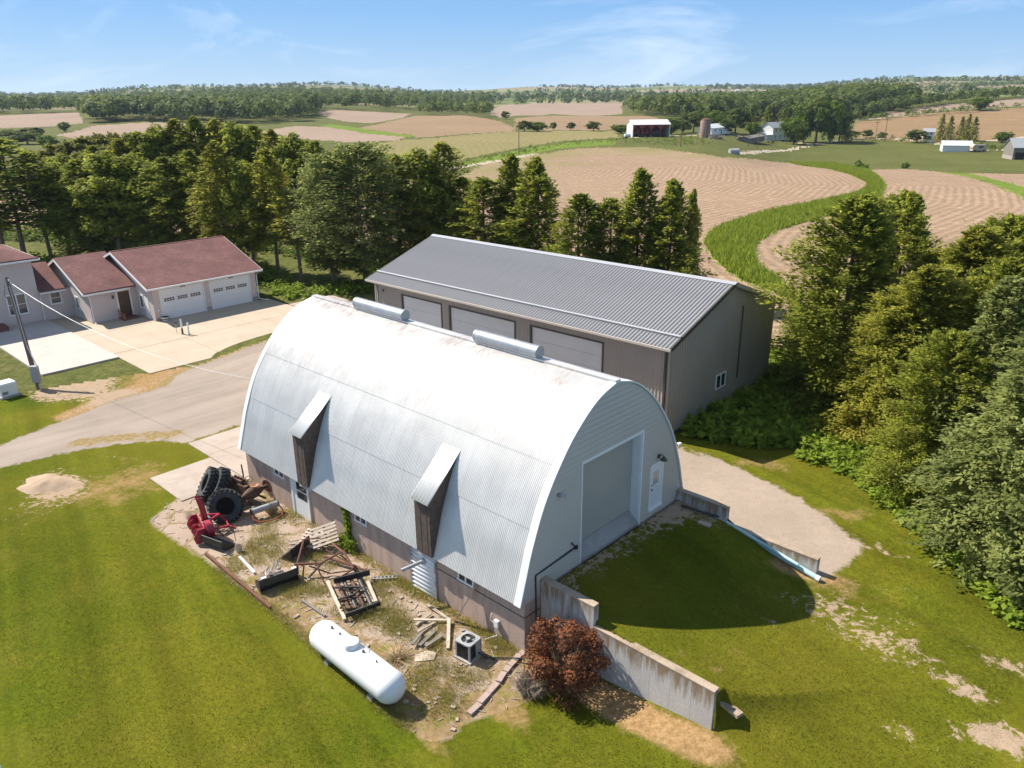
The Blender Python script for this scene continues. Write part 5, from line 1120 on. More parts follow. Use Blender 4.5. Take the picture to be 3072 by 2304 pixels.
right = [('bigC', 1800, 850, 425, 310, 'broad olive evergreen with loose top beside the shed gable'), ('bigC', 1905, 800, 418, 210, 'tall pointed olive evergreen behind the broad one by the shed'), ('bigA', 1945, 940, 575, 260, 'mid-height yellow-green cedar in the right-hand row, nearest the drive'),
         ('bigA', 2040, 880, 490, 240, 'yellow-green cedar with thin tips in the right-hand row'), ('bigC', 2120, 860, 470, 240, 'olive cedar with the rounded top at the back of the right-hand row'), ('bigB', 2095, 1060, 600, 260, 'large blue-green spruce in the middle of the right-hand row'),
         ('bigB', 2190, 950, 510, 230, 'blue-green spruce at the right edge, behind the largest one'), ('bigB', 2170, 1190, 700, 300, 'low-branched blue-grey spruce near the right edge'), ('bigC', 2010, 1060, 720, 220, 'drooping olive cedar above the bright ground plants'), ('bigB', 2290, 1230, 690, 300, 'big spruce cut by the right edge of the view'),
         ('bigA', 2280, 880, 470, 240, 'far olive evergreen at the right edge of the view'), ('bigA', 1960, 850, 545, 200, 'olive evergreen filling the gap between the broad tree and the cedar tips'), ('bigC', 2100, 960, 560, 230, 'olive evergreen behind the large blue-green spruce'), ('bigA', 1880, 930, 640, 190, 'low olive cedar at the foot of the broad evergreen')]
for kd, x, yb, yt, w, l in right: tree_px(kd, 'evergreen_tree', l, x, yb, yt, w * 1.15, group='evergreens along the right side')

def scatter_poly(poly, n, r):
    lo, hi = poly.min(0), poly.max(0); out = np.zeros((0, 2))
    while len(out) < n:
        q = r.uniform(lo, hi, (n * 3, 2)); out = np.vstack([out, q[inside(poly, q[:, 0], q[:, 1])]])
    return out[:n]
def stuff(name, V, F, T, mat, label, cat):
    o = link(name, np_mesh(name, V, F, MATS[mat], dict(tint=T))); o['kind'] = 'stuff'; o['label'] = label; o['category'] = cat; return o
def leaf_mounds(pts, per, rad, h, size, r, tall=0.0):
    """leafy low plants: rosettes of leaf quads at given xy points"""
    n = len(pts); k = per; base = np.repeat(pts, k, 0); q = r.normal(0, 1, (n * k, 3)); q[:, 2] = np.abs(q[:, 2]); q /= np.linalg.norm(q, axis=1)[:, None]
    rr = np.repeat(r.uniform(.55, 1.2, n), k) * rad; hh = np.repeat(r.uniform(.5, 1.3, n), k) * h
    s = r.uniform(.4, 1, n * k); X = base[:, 0] + q[:, 0] * rr * s; Y = base[:, 1] + q[:, 1] * rr * s
    Z = gz(X, Y) + .03 + q[:, 2] * hh * s
    C = np.stack([X, Y, Z], 1); d = q * np.array([1, 1, -.1]) + r.normal(0, .3, (n * k, 3)); nn = vec(0, 0, 1)[None] + q * .5 + r.normal(0, .35, (n * k, 3))
    L = size * r.uniform(.55, 1.4, n * k); tb = np.repeat(r.rand(n), k)
    return cards(C, d, nn, L, L * .62, np.clip(.5 * tb + .5 * r.rand(n * k), 0, 1))
def grass_blades(pts, hgt, wid, r, lean=.45, tri=True):
    n = len(pts); z = gz(pts[:, 0], pts[:, 1]); a = r.uniform(0, 6.28, n); h = hgt * r.uniform(.5, 1.3, n) if np.isscalar(hgt) else hgt * r.uniform(.6, 1.2, n)
    B = np.stack([pts[:, 0], pts[:, 1], z - .01], 1); s = np.stack([np.cos(a), np.sin(a), 0 * a], 1) * (wid * r.uniform(.6, 1.3, n))[:, None]
    tp = B + np.stack([r.normal(0, lean, n) * h, r.normal(0, lean, n) * h, h], 1)
    V = np.stack([B - s * .5, B + s * .5, tp], 1).reshape(-1, 3); F = np.arange(3 * n).reshape(n, 3); tb = r.rand(n); return V, F, np.repeat(tb, 3)
r5 = np.random.RandomState(5)
# leafy undergrowth: by the shed gable, along the right-hand row, behind the house, in front of the grove
ug1 = world_poly([(1465, 930), (1500, 905), (1650, 800), (1700, 770), (1790, 800), (1830, 860), (1790, 940), (1700, 965), (1600, 960), (1520, 955)])
stuff('undergrowth', *leaf_mounds(scatter_poly(ug1, 420, r5), 40, .65, .75, .40, r5), 'leaves_bright', 'tangled green weeds growing against the shed gable', 'undergrowth')
ug1b = world_poly([(1650, 800), (1665, 765), (1720, 770), (1790, 805), (1830, 880), (1860, 960), (1800, 1010), (1720, 990), (1700, 965), (1790, 940), (1780, 880), (1740, 830)])
stuff('undergrowth', *leaf_mounds(scatter_poly(ug1b, 200, r5), 34, .5, .6, .28, r5), 'leaves_bright', 'bright leafy plants in the sun at the edge of the shed shadow', 'undergrowth')
ug2 = world_poly([(1800, 1010), (1870, 1060), (1920, 1110), (1990, 1170), (2060, 1230), (2130, 1300), (2230, 1385), (2330, 1400), (2330, 1250), (2200, 1180), (2080, 1080), (1950, 1000), (1850, 950)])
stuff('undergrowth', *leaf_mounds(scatter_poly(ug2, 430, r5), 34, .45, .50, .27, r5), 'leaves_bright', 'broad-leaved ground plants along the foot of the right-hand evergreens', 'undergrowth')
ug3 = world_poly([(0, 545), (60, 555), (150, 560), (330, 560), (560, 570), (640, 615), (800, 612), (810, 630), (720, 640), (640, 650), (575, 640), (560, 600), (300, 640), (60, 640)])
stuff('undergrowth', *leaf_mounds(scatter_poly(ug3, 620, r5), 26, .8, .9, .38, r5), 'leaves_bright', 'sunlit brush at the foot of the grove behind the house', 'undergrowth')
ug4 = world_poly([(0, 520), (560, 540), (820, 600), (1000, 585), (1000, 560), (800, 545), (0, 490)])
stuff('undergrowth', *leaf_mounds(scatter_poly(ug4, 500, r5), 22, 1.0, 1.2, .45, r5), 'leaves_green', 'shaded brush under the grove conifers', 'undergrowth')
# ------------------------------------------------------------------ things in the yard
def at_ground(p): return vec(p[0], p[1], G(p[0], p[1]))
YAX, YAY = vec(ca, -sa, 0), vec(sa, ca, 0)          # yard axes in the world
YZ = vec(0, 0, 1)
def yard_rot(a=0.0): return -A_B + a

# --- tractor tyres
def tyre(name, label, c, axis, R, w, group='tractor tyres piled by the barn'):
    """c = centre, axis = wheel axis"""
    a, b, d = R_axis(axis); t = thing(name, label, 'tyre', (c[0], c[1], c[2]), 0, group)
    M = np.stack([a, b, d], 1)
    ri = R * .54; prof = [(ri, -w * .32), (ri * 1.08, -w * .44), (R * .80, -w * .52), (R * .93, -w * .46), (R * .95, -w * .2), (R * .955, 0), (R * .95, w * .2), (R * .93, w * .46), (R * .80, w * .52), (ri * 1.08, w * .44), (ri, w * .32), (ri * 1.05, 0)]
    mb = MB(); mb.lathe(prof, (0, 0, 0), (0, 0, 1), 40, True); mb.v = [tuple(M @ np.array(p)) for p in mb.v]; mb.build('carcass', MATS['rubber'], t, True)
    n = 22; lug = MB()
    for k in range(n):
        for s in (-1, 1):
            th = 2 * math.pi * (k + (.5 if s > 0 else 0)) / n
            pa = vec(math.cos(th) * R * .975, math.sin(th) * R * .975, s * .01); th2 = th + .17; pb = vec(math.cos(th2) * R * .955, math.sin(th2) * R * .955, s * w * .50)
            lug.bar(M @ pa, M @ pb, .075, .15, M @ vec(math.cos(th), math.sin(th), 0))
    lug.build('tread', MATS['rubber'], t); return t
cA = Z2(578, 322, .80); cB = Z2(682, 330, .82)
ax1 = vec(.78, .33, -.53)
tyre('tractor_tyre', 'leftmost big tractor tyre standing on edge, farthest from the barn', cA, ax1, .86, .42); tyre('tractor_tyre', 'tall tractor tyre standing second from the left, leaning on its twin', cB, ax1, .88, .46)
ax2 = vec(.30, -.86, .42)
tyre('tractor_tyre', 'round-faced tractor tyre at the front of the pile, dark hollow centre', Z2(748, 535, .72), ax2, .80, .42); tyre('tractor_tyre', 'tractor tyre hidden behind the round-faced front one', Z2(748, 535, .72) - ax2 / np.linalg.norm(ax2) * .50 + vec(-.06, 0, .02), ax2, .80, .42); _a, _b, _d = R_axis(ax2); mb = MB(); mb.cyl(-_d * .04, _d * .04, .47, n=24); mb.build('hollow_shade_disc', MATS['interior_dark'], bpy.context.scene.objects.get('tractor_tyre.003'))  # black disc added to paint the shade inside the hollow tyres

# --- rusted tractor skeleton behind the tyres
p = at_ground(Z2(930, 470)); t = thing('scrap_tractor', 'rusted remains of an old tractor behind the tyres, against the barn corner', 'tractor', p, yard_rot(.15))
mb = MB(); mb.box((-.9, -.22, .45), (.5, .22, .95)); mb.box((-.6, -.16, .95), (.1, .16, 1.15)); [mb.cyl((-.5 + .22 * i, 0, 1.1), (-.5 + .22 * i, 0, 1.27), .07) for i in range(3)]; mb.build('engine_block', MATS['rust_dark'], t)
mb = MB(); mb.lathe([(.12, -.6), (.22, -.35), (.30, -.12), (.30, .12), (.22, .35), (.12, .6)], (.75, 0, .62), (0, 1, 0), 14); mb.cyl((.75, -.9, .62), (.75, .9, .62), .10, n=10); mb.build('rear_axle', MATS['rust_dark'], t, True)
for s in (-1, 1): mb = MB(); mb.lathe([(.10, -.03), (.34, -.05), (.36, 0), (.34, .05), (.10, .03)], (.75, s * .92, .62), (0, 1, 0), 18); mb.build('wheel_hub', MATS['rust'], t, True)
mb = MB(); mb.tube([(-.15, .2, .95), (-.15, .22, 1.3), (-.22, .24, 1.85)], .04); mb.build('exhaust_pipe', MATS['dark_steel'], t)
mb = MB(); mb.box((-1.35, -.26, .35), (-.92, .26, .95)); mb.box((-1.40, -.30, .9), (-1.3, .30, 1.0)); mb.build('radiator', MATS['rust'], t)
mb = MB(); mb.tube([(.1, 0, .9), (.45, 0, 1.2), (.6, 0, 1.35)], .03); mb.lathe([(.19, -.012), (.21, 0), (.19, .012), (.17, 0)], (.6, 0, 1.36), (.5, 0, .86), 20, True); mb.build('steering_wheel', MATS['rust_dark'], t)
mb = MB(); mb.lathe([(.0, -.02), (.18, 0), (.24, .08), (.22, .09), (.0, .02)], (1.0, 0, 1.05), (0, 0, 1), 14); mb.bar((.75, 0, .7), (1.0, 0, 1.02), .06, .02); mb.build('seat_pan', simple('rust_orange', (0.42, 0.2, 0.11), (0.2, 0.09, 0.05), .8), t, True)
mb = MB(); mb.bar((-1.2, -.7, .3), (-1.2, .7, .3), .09, .09); mb.bar((.2, -.35, .3), (1.2, -.42, .25), .06, .09); mb.bar((.2, .35, .3), (1.2, .42, .25), .06, .09); mb.build('front_axle', MATS['rust_dark'], t)

# --- red snow blower attachment
p = at_ground(Z2(540, 815)); t = thing('snow_blower', 'red tractor-mounted snow blower with upright chute beside the black bucket', 'snow blower', p, yard_rot(-.25)); t.scale = (1.2, 1.2, 1.25)
mb = MB(); mb.extr([(-.75, 0, .05), (-.75, -.38, .05), (-.75, -.45, .30), (-.75, -.25, .62), (-.75, 0, .62)], (.05, 0, 0)); mb.extr([(.55, 0, .05), (.55, -.38, .05), (.55, -.45, .30), (.55, -.25, .62), (.55, 0, .62)], (.05, 0, 0)); mb.box((-.72, -.03, .05), (.55, .0, .62)); mb.build('auger_housing', MATS['red_paint'], t)
mb = MB(); N = 60
for i in range(N):
    a0 = i / N * 6 * math.pi; x = -.70 + 1.24 * i / N; mb.bar((x, -.22, .3), (x, -.22 + .2 * math.cos(a0), .3 + .2 * math.sin(a0)), .03, .03)
mb.cyl((-.72, -.22, .3), (.56, -.22, .3), .035); mb.build('auger', MATS['red_paint'], t)
mb = MB(); mb.lathe([(.33, -.14), (.35, -.12), (.35, .12), (.33, .14)], (.35, .20, .42), (0, 1, 0), 20); mb.build('impeller_drum', MATS['red_paint'], t, True)
ch = MB(); pts = []
for i in range(9):
    s = i / 8; pts.append((-.22, .18 - .12 * s * s, .60 + .95 * s)); w = .15 - .02 * s
    ch.v += [(-.22 - w, pts[-1][1] + .10, pts[-1][2]), (-.22 - w, pts[-1][1] - .12, pts[-1][2]), (-.22 + w, pts[-1][1] - .12, pts[-1][2]), (-.22 + w, pts[-1][1] + .10, pts[-1][2])]
ch.f += [(i * 4 + j, i * 4 + j + 1, i * 4 + j + 5, i * 4 + j + 4) for i in range(8) for j in range(3)]
o = ch.build('chute', MATS['red_paint'], t, True); o.modifiers.new('t', 'SOLIDIFY').thickness = .012
mb = MB()
for a, b in (((-.6, .1, .35), (-.75, .95, .22)), ((.35, .1, .35), (.15, .95, .22)), ((-.75, .95, .22), (.15, .95, .22)), ((-.6, .05, .6), (-.35, .75, .55)), ((.2, .05, .6), (-.35, .75, .55)), ((-.35, .75, .55), (-.32, .95, .22)), ((-.75, .95, .22), (-.95, 1.15, .12)), ((.15, .95, .22), (.3, 1.2, .10))): mb.bar(a, b, .07, .07)
mb.build('mounting_frame', MATS['red_paint'], t)
mb = MB(); mb.cyl((-.45, .35, .55), (.25, .25, .62), .03); mb.cyl((-.1, .6, .45), (.35, .15, .5), .02); mb.build('drive_shaft', MATS['grey_metal'], t)

# --- open black bucket in front of the snow blower
def bucket(name, label, p, rz, W, D, Hh, m, parts_extra=True):
    t = thing(name, label, 'bucket', p, rz); prof = [(-D * .5, Hh), (-D * .5 - .02, Hh * .45), (-D * .30, .06), (D * .05, .0), (D * .5, .02)]
    mb = MB(); th = .025; n = len(prof); V = []
    for x in (-W / 2, W / 2): V += [(x, y, z) for y, z in prof]
    mb.add(V, [(i, i + 1, n + i + 1, n + i) for i in range(n - 1)]); o = mb.build('shell', MATS[m], t); s = o.modifiers.new('t', 'SOLIDIFY'); s.thickness = th
    for x in (-W / 2, W / 2): mb = MB(); mb.extr([(x, y, z) for y, z in prof], (.02 if x < 0 else -.02, 0, 0)); mb.build('side_plate', MATS[m], t)
    mb = MB(); mb.box((-W / 2, D * .44, -.005), (W / 2, D * .56, .03)); mb.build('cutting_edge', MATS['dark_steel'], t)
    mb = MB(); mb.cyl((-W / 2, -D * .48, Hh), (W / 2, -D * .48, Hh), .035); mb.build('top_tube', MATS[m], t); return t
t = bucket('loader_bucket', 'black curved bucket lying open just in front of the red snow blower', at_ground(Z2(690, 905)), yard_rot(.25), 1.35, .75, .55, 'black_paint')
mb = MB(); mb.tube([(.2, -.2, .6), (.5, .5, .95), (.8, 1.0, 1.0)], .018); mb.tube([(.5, .5, .95), (.55, .5, .1)], .015); mb.tube([(-.3, .3, .5), (.75, .3, .1)], .05); mb.build('brace_rods', MATS['rust_dark'], t)
bucket('loader_bucket', 'black bucket tipped on edge behind the rusty tube frame', at_ground(Z2(1410, 980)), yard_rot(1.9), 1.3, .7, .62, 'black_paint')

# --- grey roller with red frame and dead weeds
p = at_ground(Z2(1150, 640)); t = thing('land_roller', 'grey drum roller in an orange-red hoop frame near the barn wall', 'roller', p, yard_rot(1.45))
mb = MB(); mb.cyl((-.65, .25, .45), (.65, .25, .45), .15, n=18); mb.build('drum', MATS['grey_box'], t, True)
mb = MB(); mb.tube([(-.66, .25, .45), (-.75, -.1, .2), (-.55, -.4, .12), (0, -.55, .1), (.55, -.45, .12), (.75, -.1, .2), (.66, .25, .45)], .035); mb.build('hoop_frame', MATS['orange_paint'], t)
mb = MB(); [mb.cyl((-.66 + 1.32 * s, .25, .45), (-.70 + 1.40 * s, .25, .45), .17, n=14) for s in (0, 1)]; mb.build('end_bearing', MATS['dark_steel'], t)

# --- black blade/tiller with hydraulic hoses
p = at_ground(Z2(1240, 1270)); t = thing('box_blade', 'black box blade with tangled grey hoses near the lawn edge', 'blade', p, yard_rot(1.35)); t.scale = (.86, 1.35, 1.15)
prof = [(-.22, .55), (-.26, .28), (-.16, .06), (.02, .02)]; V = []
for x in (-.95, .95): V += [(x, y, z) for y, z in prof]
mb = MB(); mb.add(V, [(i, i + 1, 4 + i + 1, 4 + i) for i in range(3)]); o = mb.build('mouldboard', MATS['black_paint'], t); o.modifiers.new('t', 'SOLIDIFY').thickness = .02
for x in (-.95, .93): mb = MB(); mb.extr([(x, -.3, .02), (x, .28, .02), (x, .24, .30), (x, -.18, .58)], (.02, 0, 0)); mb.build('end_plate', MATS['black_paint'], t)
for x in (-.8, .72): mb = MB(); mb.box((x, -.19, .50), (x + .22, -.10, .57)); mb.build('reflector_strip', MATS['white_trim'], t)
mb = MB(); mb.cyl((-.9, .05, .25), (.9, .05, .25), .05); mb.box((-.4, -.1, .3), (.4, .12, .42)); mb.cyl((-.25, -.05, .42), (-.25, -.05, .56), .09, n=12); mb.build('cross_tube', MATS['dark_steel'], t)
mb = MB()
for k in range(5):
    a = rnd.uniform(-.5, .2); mb.tube([(a, .1, .45), (a + .15, .3, .55 + .05 * k), (a + .05, .5, .3), (a - .2, .45, .1), (a - .05 * k, .7, .03)], .018)
mb.build('hydraulic_hoses', MATS['grey_metal'], t)

# --- pallets
def pallet(name, label, M, o, group='wooden pallets by the barn wall'):
    t = thing(name, label, 'pallet', o, 0, group)
    for i in range(6): mb = MB(); mb.box((-.6, -.5 + i * .18, .05), (.6, -.5 + i * .18 + .10, .07), M); mb.build('slat', MATS['pale_wood'], t)
    for x in (-.58, -.03, .52): mb = MB(); mb.box((x, -.5, -.04), (x + .06, .5, .049), M); mb.build('stringer', MATS['old_wood'], t)
    for i in (0, 2, 4): mb = MB(); mb.box((-.6, -.5 + i * .22, -.06), (.6, -.5 + i * .22 + .1, -.041), M); mb.build('bottom_slat', MATS['old_wood'], t)
    return t
c = at_ground(Z2(1700, 920))
xa = YAX * .55 + YAY * .80 + vec(0, 0, .25); xa /= np.linalg.norm(xa); zn = np.cross(xa, np.cross(vec(-.15, -.55, .75), xa)); zn /= np.linalg.norm(zn)
pallet('wooden_pallet', 'weathered pallet propped up at an angle against the barn wall', np.stack([xa, np.cross(zn, xa), zn], 1), tuple(c + vec(0, 0, .62)))
c = at_ground(Z2(1590, 905)); Mx = rotz(-.35) @ np.array([[1, 0, 0], [0, .94, -.34], [0, .34, .94]])
pallet('wooden_pallet', 'flatter broken pallet under the propped one', Mx, tuple(c + vec(0, 0, .32)))

# --- rusty tube frame (old harrow / wagon frame)
t = thing('tube_frame', 'rust-red welded tube frame lying in the middle of the yard', 'metal frame', at_ground(Z2(1650, 1080)), 0); o0 = np.array(t.location)
def zp(x, y, h):                      # yard pixel with a height guess above ground, in the thing's frame
    g = Z2(x, y, .0); q = Z2(x, y, G(g[0], g[1]) + h); return q - o0
for a, b, r_ in (((1490, 850, .95), (1425, 1085, .55), .045), ((1400, 1085, .55), (1625, 1075, .55), .06), ((1600, 1100, .55), (1870, 955, .8), .04), ((1865, 960, .8), (1960, 1125, .5), .06), ((1690, 1010, .25), (2080, 1145, .15), .06), ((1490, 850, .95), (1650, 835, .9), .03), ((1430, 1090, .55), (1435, 1175, .05), .04), ((1490, 1095, .55), (1480, 1220, .0), .035),
                 ((1540, 1100, .5), (1740, 1170, .1), .035), ((1740, 1170, .1), (1950, 1140, .25), .03), ((1960, 1125, .5), (1990, 1170, .05), .035), ((1960, 1130, .45), (1770, 1240, .1), .035), ((1700, 950, .5), (1900, 1060, .25), .03), ((1760, 890, .45), (1880, 980, .7), .05), ((1480, 860, .95), (1500, 1000, .05), .035), ((1620, 1120, .5), (1690, 1270, .05), .035)):
    mb = MB(); mb.tube([zp(*a), zp(*b)], r_, 7); mb.build('frame_tube', MATS['rust'], t)

# --- timber-framed black machine
t = thing('implement_frame', 'black implement frame with rollers set between two pale timbers', 'implement', at_ground(Z2(1950, 1390)), 0); o0 = np.array(t.location)
for a, b in (((1712, 1245, .18), (1880, 1610, .1)), ((2095, 1250, .18), (2175, 1440, .12)), ((2050, 1290, .12), (2140, 1450, .1))):
    mb = MB(); mb.bar(zp(*a), zp(*b), .13, .10, (0, 0, 1)); mb.build('timber', MATS['pale_wood'], t)
for a, b, w in (((1775, 1240, .35), (2115, 1160, .4), .16), ((1885, 1570, .25), (2215, 1450, .25), .12)):
    mb = MB(); mb.bar(zp(*a), zp(*b), .07, w * 1.6, (0, 0, 1)); mb.build('channel_beam', MATS['black_paint'], t)
for i, x in enumerate((1800, 1865, 1930, 2000)):
    mb = MB(); mb.cyl(zp(x, 1240 - i * 14, .22), zp(x + 130, 1540 - i * 22, .18), .085, n=12); mb.build('roller_tube', MATS['dark_steel'] if i % 2 else MATS['rust_dark'], t, True)
for a, b in (((1780, 1305, .36), (2020, 1300, .38)), ((1810, 1420, .36), (1960, 1370, .4)), ((1960, 1370, .4), (2040, 1300, .4))): mb = MB(); mb.bar(zp(*a), zp(*b), .06, .06); mb.build('cross_bar', MATS['black_paint'], t)
mb = MB()
for k in range(26):
    q = zp(rnd.uniform(1800, 2060), rnd.uniform(1260, 1520), rnd.uniform(.08, .32)); s = rnd.uniform(.03, .08); mb.box(q - s, q + s)
gc = mb.build('gear_castings', MATS['rust_dark'], t); gc['kind'] = 'stuff'
mb = MB()
for k in range(9):
    q = zp(rnd.uniform(1800, 2050), rnd.uniform(1270, 1500), .35); mb.tube([q, q + vec(.2, -.1, .1), q + vec(.3, -.35, -.05)], .014)
hs_ = mb.build('hoses', MATS['black_paint'], t); hs_['kind'] = 'stuff'
p = zp(2150, 1235, .05); mb = MB()
for k in range(6): mb.box(p + vec(-.05 + .16 * k, .02 * k, 0), p + vec(.02 + .16 * k, .02 * k + .16, .05))
mb.bar(p + vec(-.1, 0, .03), p + vec(1.0, .12, .03), .03, .05); mb.bar(p + vec(-.1, .18, .03), p + vec(1.0, .30, .03), .03, .05)
o = MB(); o.v, o.f = [tuple(np.array(v) + o0) for v in mb.v], mb.f; o = o.build('steel_ladder_section', MATS['grey_metal']); tag(o, 'short ladder section lying between the implement frame and the barn', 'ladder')

# --- loose timber, beams, planks
def beam(name, label, cat, a, b, w, h, m, h0=.06, h1=.06, cv=Z2):
    ga, gb = cv(*a), cv(*b); pa, pb = cv(a[0], a[1], ga[2] + h0), cv(b[0], b[1], gb[2] + h1); mb = MB(); mb.bar(pa, pb, w, h, (0, 0, 1)); o = mb.build(name, MATS[m]); tag(o, label, cat); return o
beam('steel_beam', 'long rust-brown steel beam along the edge of the lawn', 'beam', (560, 985), (1175, 1500), .12, .16, 'rust')
beam('white_post', 'short whitish post lying in the weeds near the black bucket', 'post', (880, 1015), (1022, 1165), .10, .10, 'white_trim')
beam('dark_plank', 'dark narrow plank lying left of the implement frame', 'plank', (1470, 1420), (1692, 1572), .10, .05, 'weathered_grey')
q3g = Z3
beam('leaning_plank', 'grey plank leaning up against the barn wall by the basement window', 'plank', (1283, 872), (1475, 552), .12, .04, 'old_wood', .03, .03, lambda x, y, z=None: (Z3(1283, 872) if (x, y) == (1283, 872) else bl(*(lambda r: (r[0], YF - .06, r[1]))(yplane(*q3(1475, 552), YF - .06)))) if z is None else ((Z3(1283, 872) + vec(0, 0, .03)) if (x, y) == (1283, 872) else bl(*(lambda r: (r[0], YF - .06, r[1]))(yplane(*q3(1475, 552), YF - .06)))))
pile = [((1055, 730), (1235, 850), .12, .05, 'old_wood', 'weathered plank running to the corner of the lumber heap'), ((945, 855), (1225, 858), .10, .05, 'pale_wood', 'pale plank lying level across the lumber heap'), ((1235, 845), (1228, 1095), .13, .06, 'pale_wood', 'pale plank standing out toward the air conditioner'), ((960, 900), (1090, 800), .10, .05, 'old_wood', 'upper crossed stick in the lumber heap'),
        ((975, 955), (1140, 865), .10, .05, 'old_wood', 'lower crossed stick in the lumber heap'), ((930, 1060), (1010, 960), .12, .05, 'weathered_grey', 'left grey board of the lumber heap'), ((990, 1070), (1120, 945), .14, .05, 'weathered_grey', 'wide grey board of the lumber heap'), ((1040, 1075), (1180, 985), .14, .05, 'weathered_grey', 'right grey board of the lumber heap')]
for i, (a, b, w, h, m, l) in enumerate(pile): beam('loose_plank', l, 'plank', a, b, w, h, m, .08 + .05 * (i % 3), .06 + .05 * (i % 2), Z3)
p = at_ground(Z3(1040, 1165)); mb = MB(); mb.prism([(-.42, -.18), (.30, -.25), (.42, .10), (.1, .28), (-.35, .16)], 0, .05); o = mb.build('plywood_scrap', MATS['pale_wood']); o.location = tuple(p); o.rotation_euler = (0.06, -.04, .2); tag(o, 'pale broken sheet of board on the ground near the gas tank', 'board')
# stones by the snow blower and the white pail
for i in range(9):
    p = at_ground(Z2(560 + 14 * i, 630 + rnd.uniform(0, 70))); s = rnd.uniform(.09, .18); mb = MB(); mb.lathe([(0, -s * .3), (s * .8, -s * .15), (s, s * .2), (s * .6, s * .55), (0, s * .65)], (0, 0, 0), (.1, .1, 1), 7); o = mb.build('field_stone', MATS['stone_grey']); o.location = tuple(p); o.scale = (1.2, .8, 1); o.rotation_euler = (0, 0, rnd.random() * 6); tag(o, f'rough field stone behind the snow blower, {ORD[i]} from the left of the heap', 'stone', 'stones heaped behind the snow blower')
p = at_ground(Z2(880, 965)); t = thing('pail', 'off-white pail standing in weeds beside the black bucket', 'pail', p, 0); mb = MB(); mb.lathe([(.0, 0), (.12, 0), (.15, .34), (.155, .36), (.14, .35), (.115, .03), (.0, .03)], n=18); mb.build('body', MATS['pale_wood'], t, True); mb = MB(); mb.tube([(.15, 0, .33), (.1, .1, .42), (0, .14, .45), (-.1, .1, .42), (-.15, 0, .33)], .008); mb.build('handle', MATS['grey_metal'], t)
p = at_ground(Z2(640, 760)); mb = MB(); mb.lathe([(.0, 0), (.15, .0), (.155, .30), (.0, .31)], n=16); o = mb.build('wooden_block', MATS['pale_wood']); o.location = tuple(p); tag(o, 'round pale wood block between the stones and the snow blower', 'block')

# --- propane tank
def tk(x, y): return Z3(x, y, .70)
e0, e1 = tk(205, 985), tk(745, 1405); dv = e1 - e0; dv[2] = 0; Lc = np.linalg.norm(dv); dv /= Lc; RT_ = .57
t = thing('propane_tank', 'long white propane tank with domed lid at the lawn edge', 'tank', at_ground((e0 + e1) / 2), math.atan2(dv[1], dv[0]))
prof = [(0, -Lc / 2 - RT_ * .92)] + [(RT_ * math.sin(a), -Lc / 2 - RT_ * .92 * math.cos(a)) for a in np.linspace(.15, 1.57, 9)] + [(RT_ * math.cos(a), Lc / 2 + RT_ * .92 * math.sin(a)) for a in np.linspace(0, 1.45, 9)] + [(0, Lc / 2 + RT_ * .92)]
mb = MB(); mb.lathe(prof, (0, 0, .68), (1, 0, 0), 40); mb.build('tank_shell', MATS['white_paint'], t, True)
mb = MB(); mb.lathe([(.0, -.05), (.30, -.05), (.30, .10), (.26, .17), (.14, .21), (0, .22)], (-.15, 0, .68 + RT_), (0, 0, 1), 22); mb.build('dome_lid', MATS['white_paint'], t, True)
for x, s in ((-1.45, .05), (-.95, .035), (.45, .05), (1.2, .03)): mb = MB(); mb.cyl((x, 0.05, .68 + RT_ - .02), (x, .05, .68 + RT_ + .07), s, n=10); mb.build('valve_fitting', MATS['dark_steel'], t)
mb = MB(); mb.tube([(.45, .05, 1.31), (.40, .15, 1.42), (.1, .30, 1.40), (-.05, .2, 1.33)], .012); mb.build('gas_line', MATS['grey_metal'], t)
for x in (-1.3, 1.3): mb = MB(); mb.box((x - .12, -.45, -.02), (x + .12, .45, .16)); mb.extr([(x - .05, -.4, .16), (x - .05, .4, .16), (x - .05, .3, .3), (x - .05, -.3, .3)], (.1, 0, 0)); mb.build('saddle', MATS['concrete_sill'], t)

# --- air-conditioning condenser
p = at_ground(Z3(1400, 1150)); t = thing('air_conditioner', 'square grey air-conditioning condenser with round fan top by the barn corner', 'air conditioner', p, yard_rot(.10))
mb = MB(); mb.box((-.42, -.42, -.02), (.42, .42, .07)); mb.build('pad', MATS['concrete_sill'], t)
mb = MB(); mb.box((-.27, -.27, .07), (.27, .27, .70)); mb.build('coil', MATS['black_paint'], t)
for sx, sy in ((-1, -1), (1, -1), (1, 1), (-1, 1)): mb = MB(); mb.box((sx * .31 - .035, sy * .31 - .035, .07), (sx * .31 + .035, sy * .31 + .035, .72)); mb.build('corner_post', MATS['grey_box'], t)
g = MB()
for k in range(15): g.box((-.30, -.325, .11 + k * .041), (.30, -.313, .125 + k * .041)); g.box((.313, -.30, .11 + k * .041), (.325, .30, .125 + k * .041)); g.box((-.325, -.30, .11 + k * .041), (-.313, .30, .125 + k * .041))
for k in range(9): g.box((-.30 + k * .072, -.33, .08), (-.292 + k * .072, -.318, .70)); g.box((.318, -.30 + k * .072, .08), (.33, -.292 + k * .072, .70))
g.build('louvre_grille', MATS['dark_steel'], t)
mb = MB(); mb.box((.32, .02, .07), (.345, .33, .70)); mb.build('service_panel', MATS['grey_box'], t)
mb = MB(); N = 40; V = []; F = []
for i in range(N):
    a = 2 * math.pi * i / N; cx_, sx_ = math.cos(a), math.sin(a); k = .355 / max(abs(cx_), abs(sx_)); k = min(k, .46); V += [(cx_ * .265, sx_ * .265, .765), (cx_ * k, sx_ * k, .755), (cx_ * k, sx_ * k, .70)]
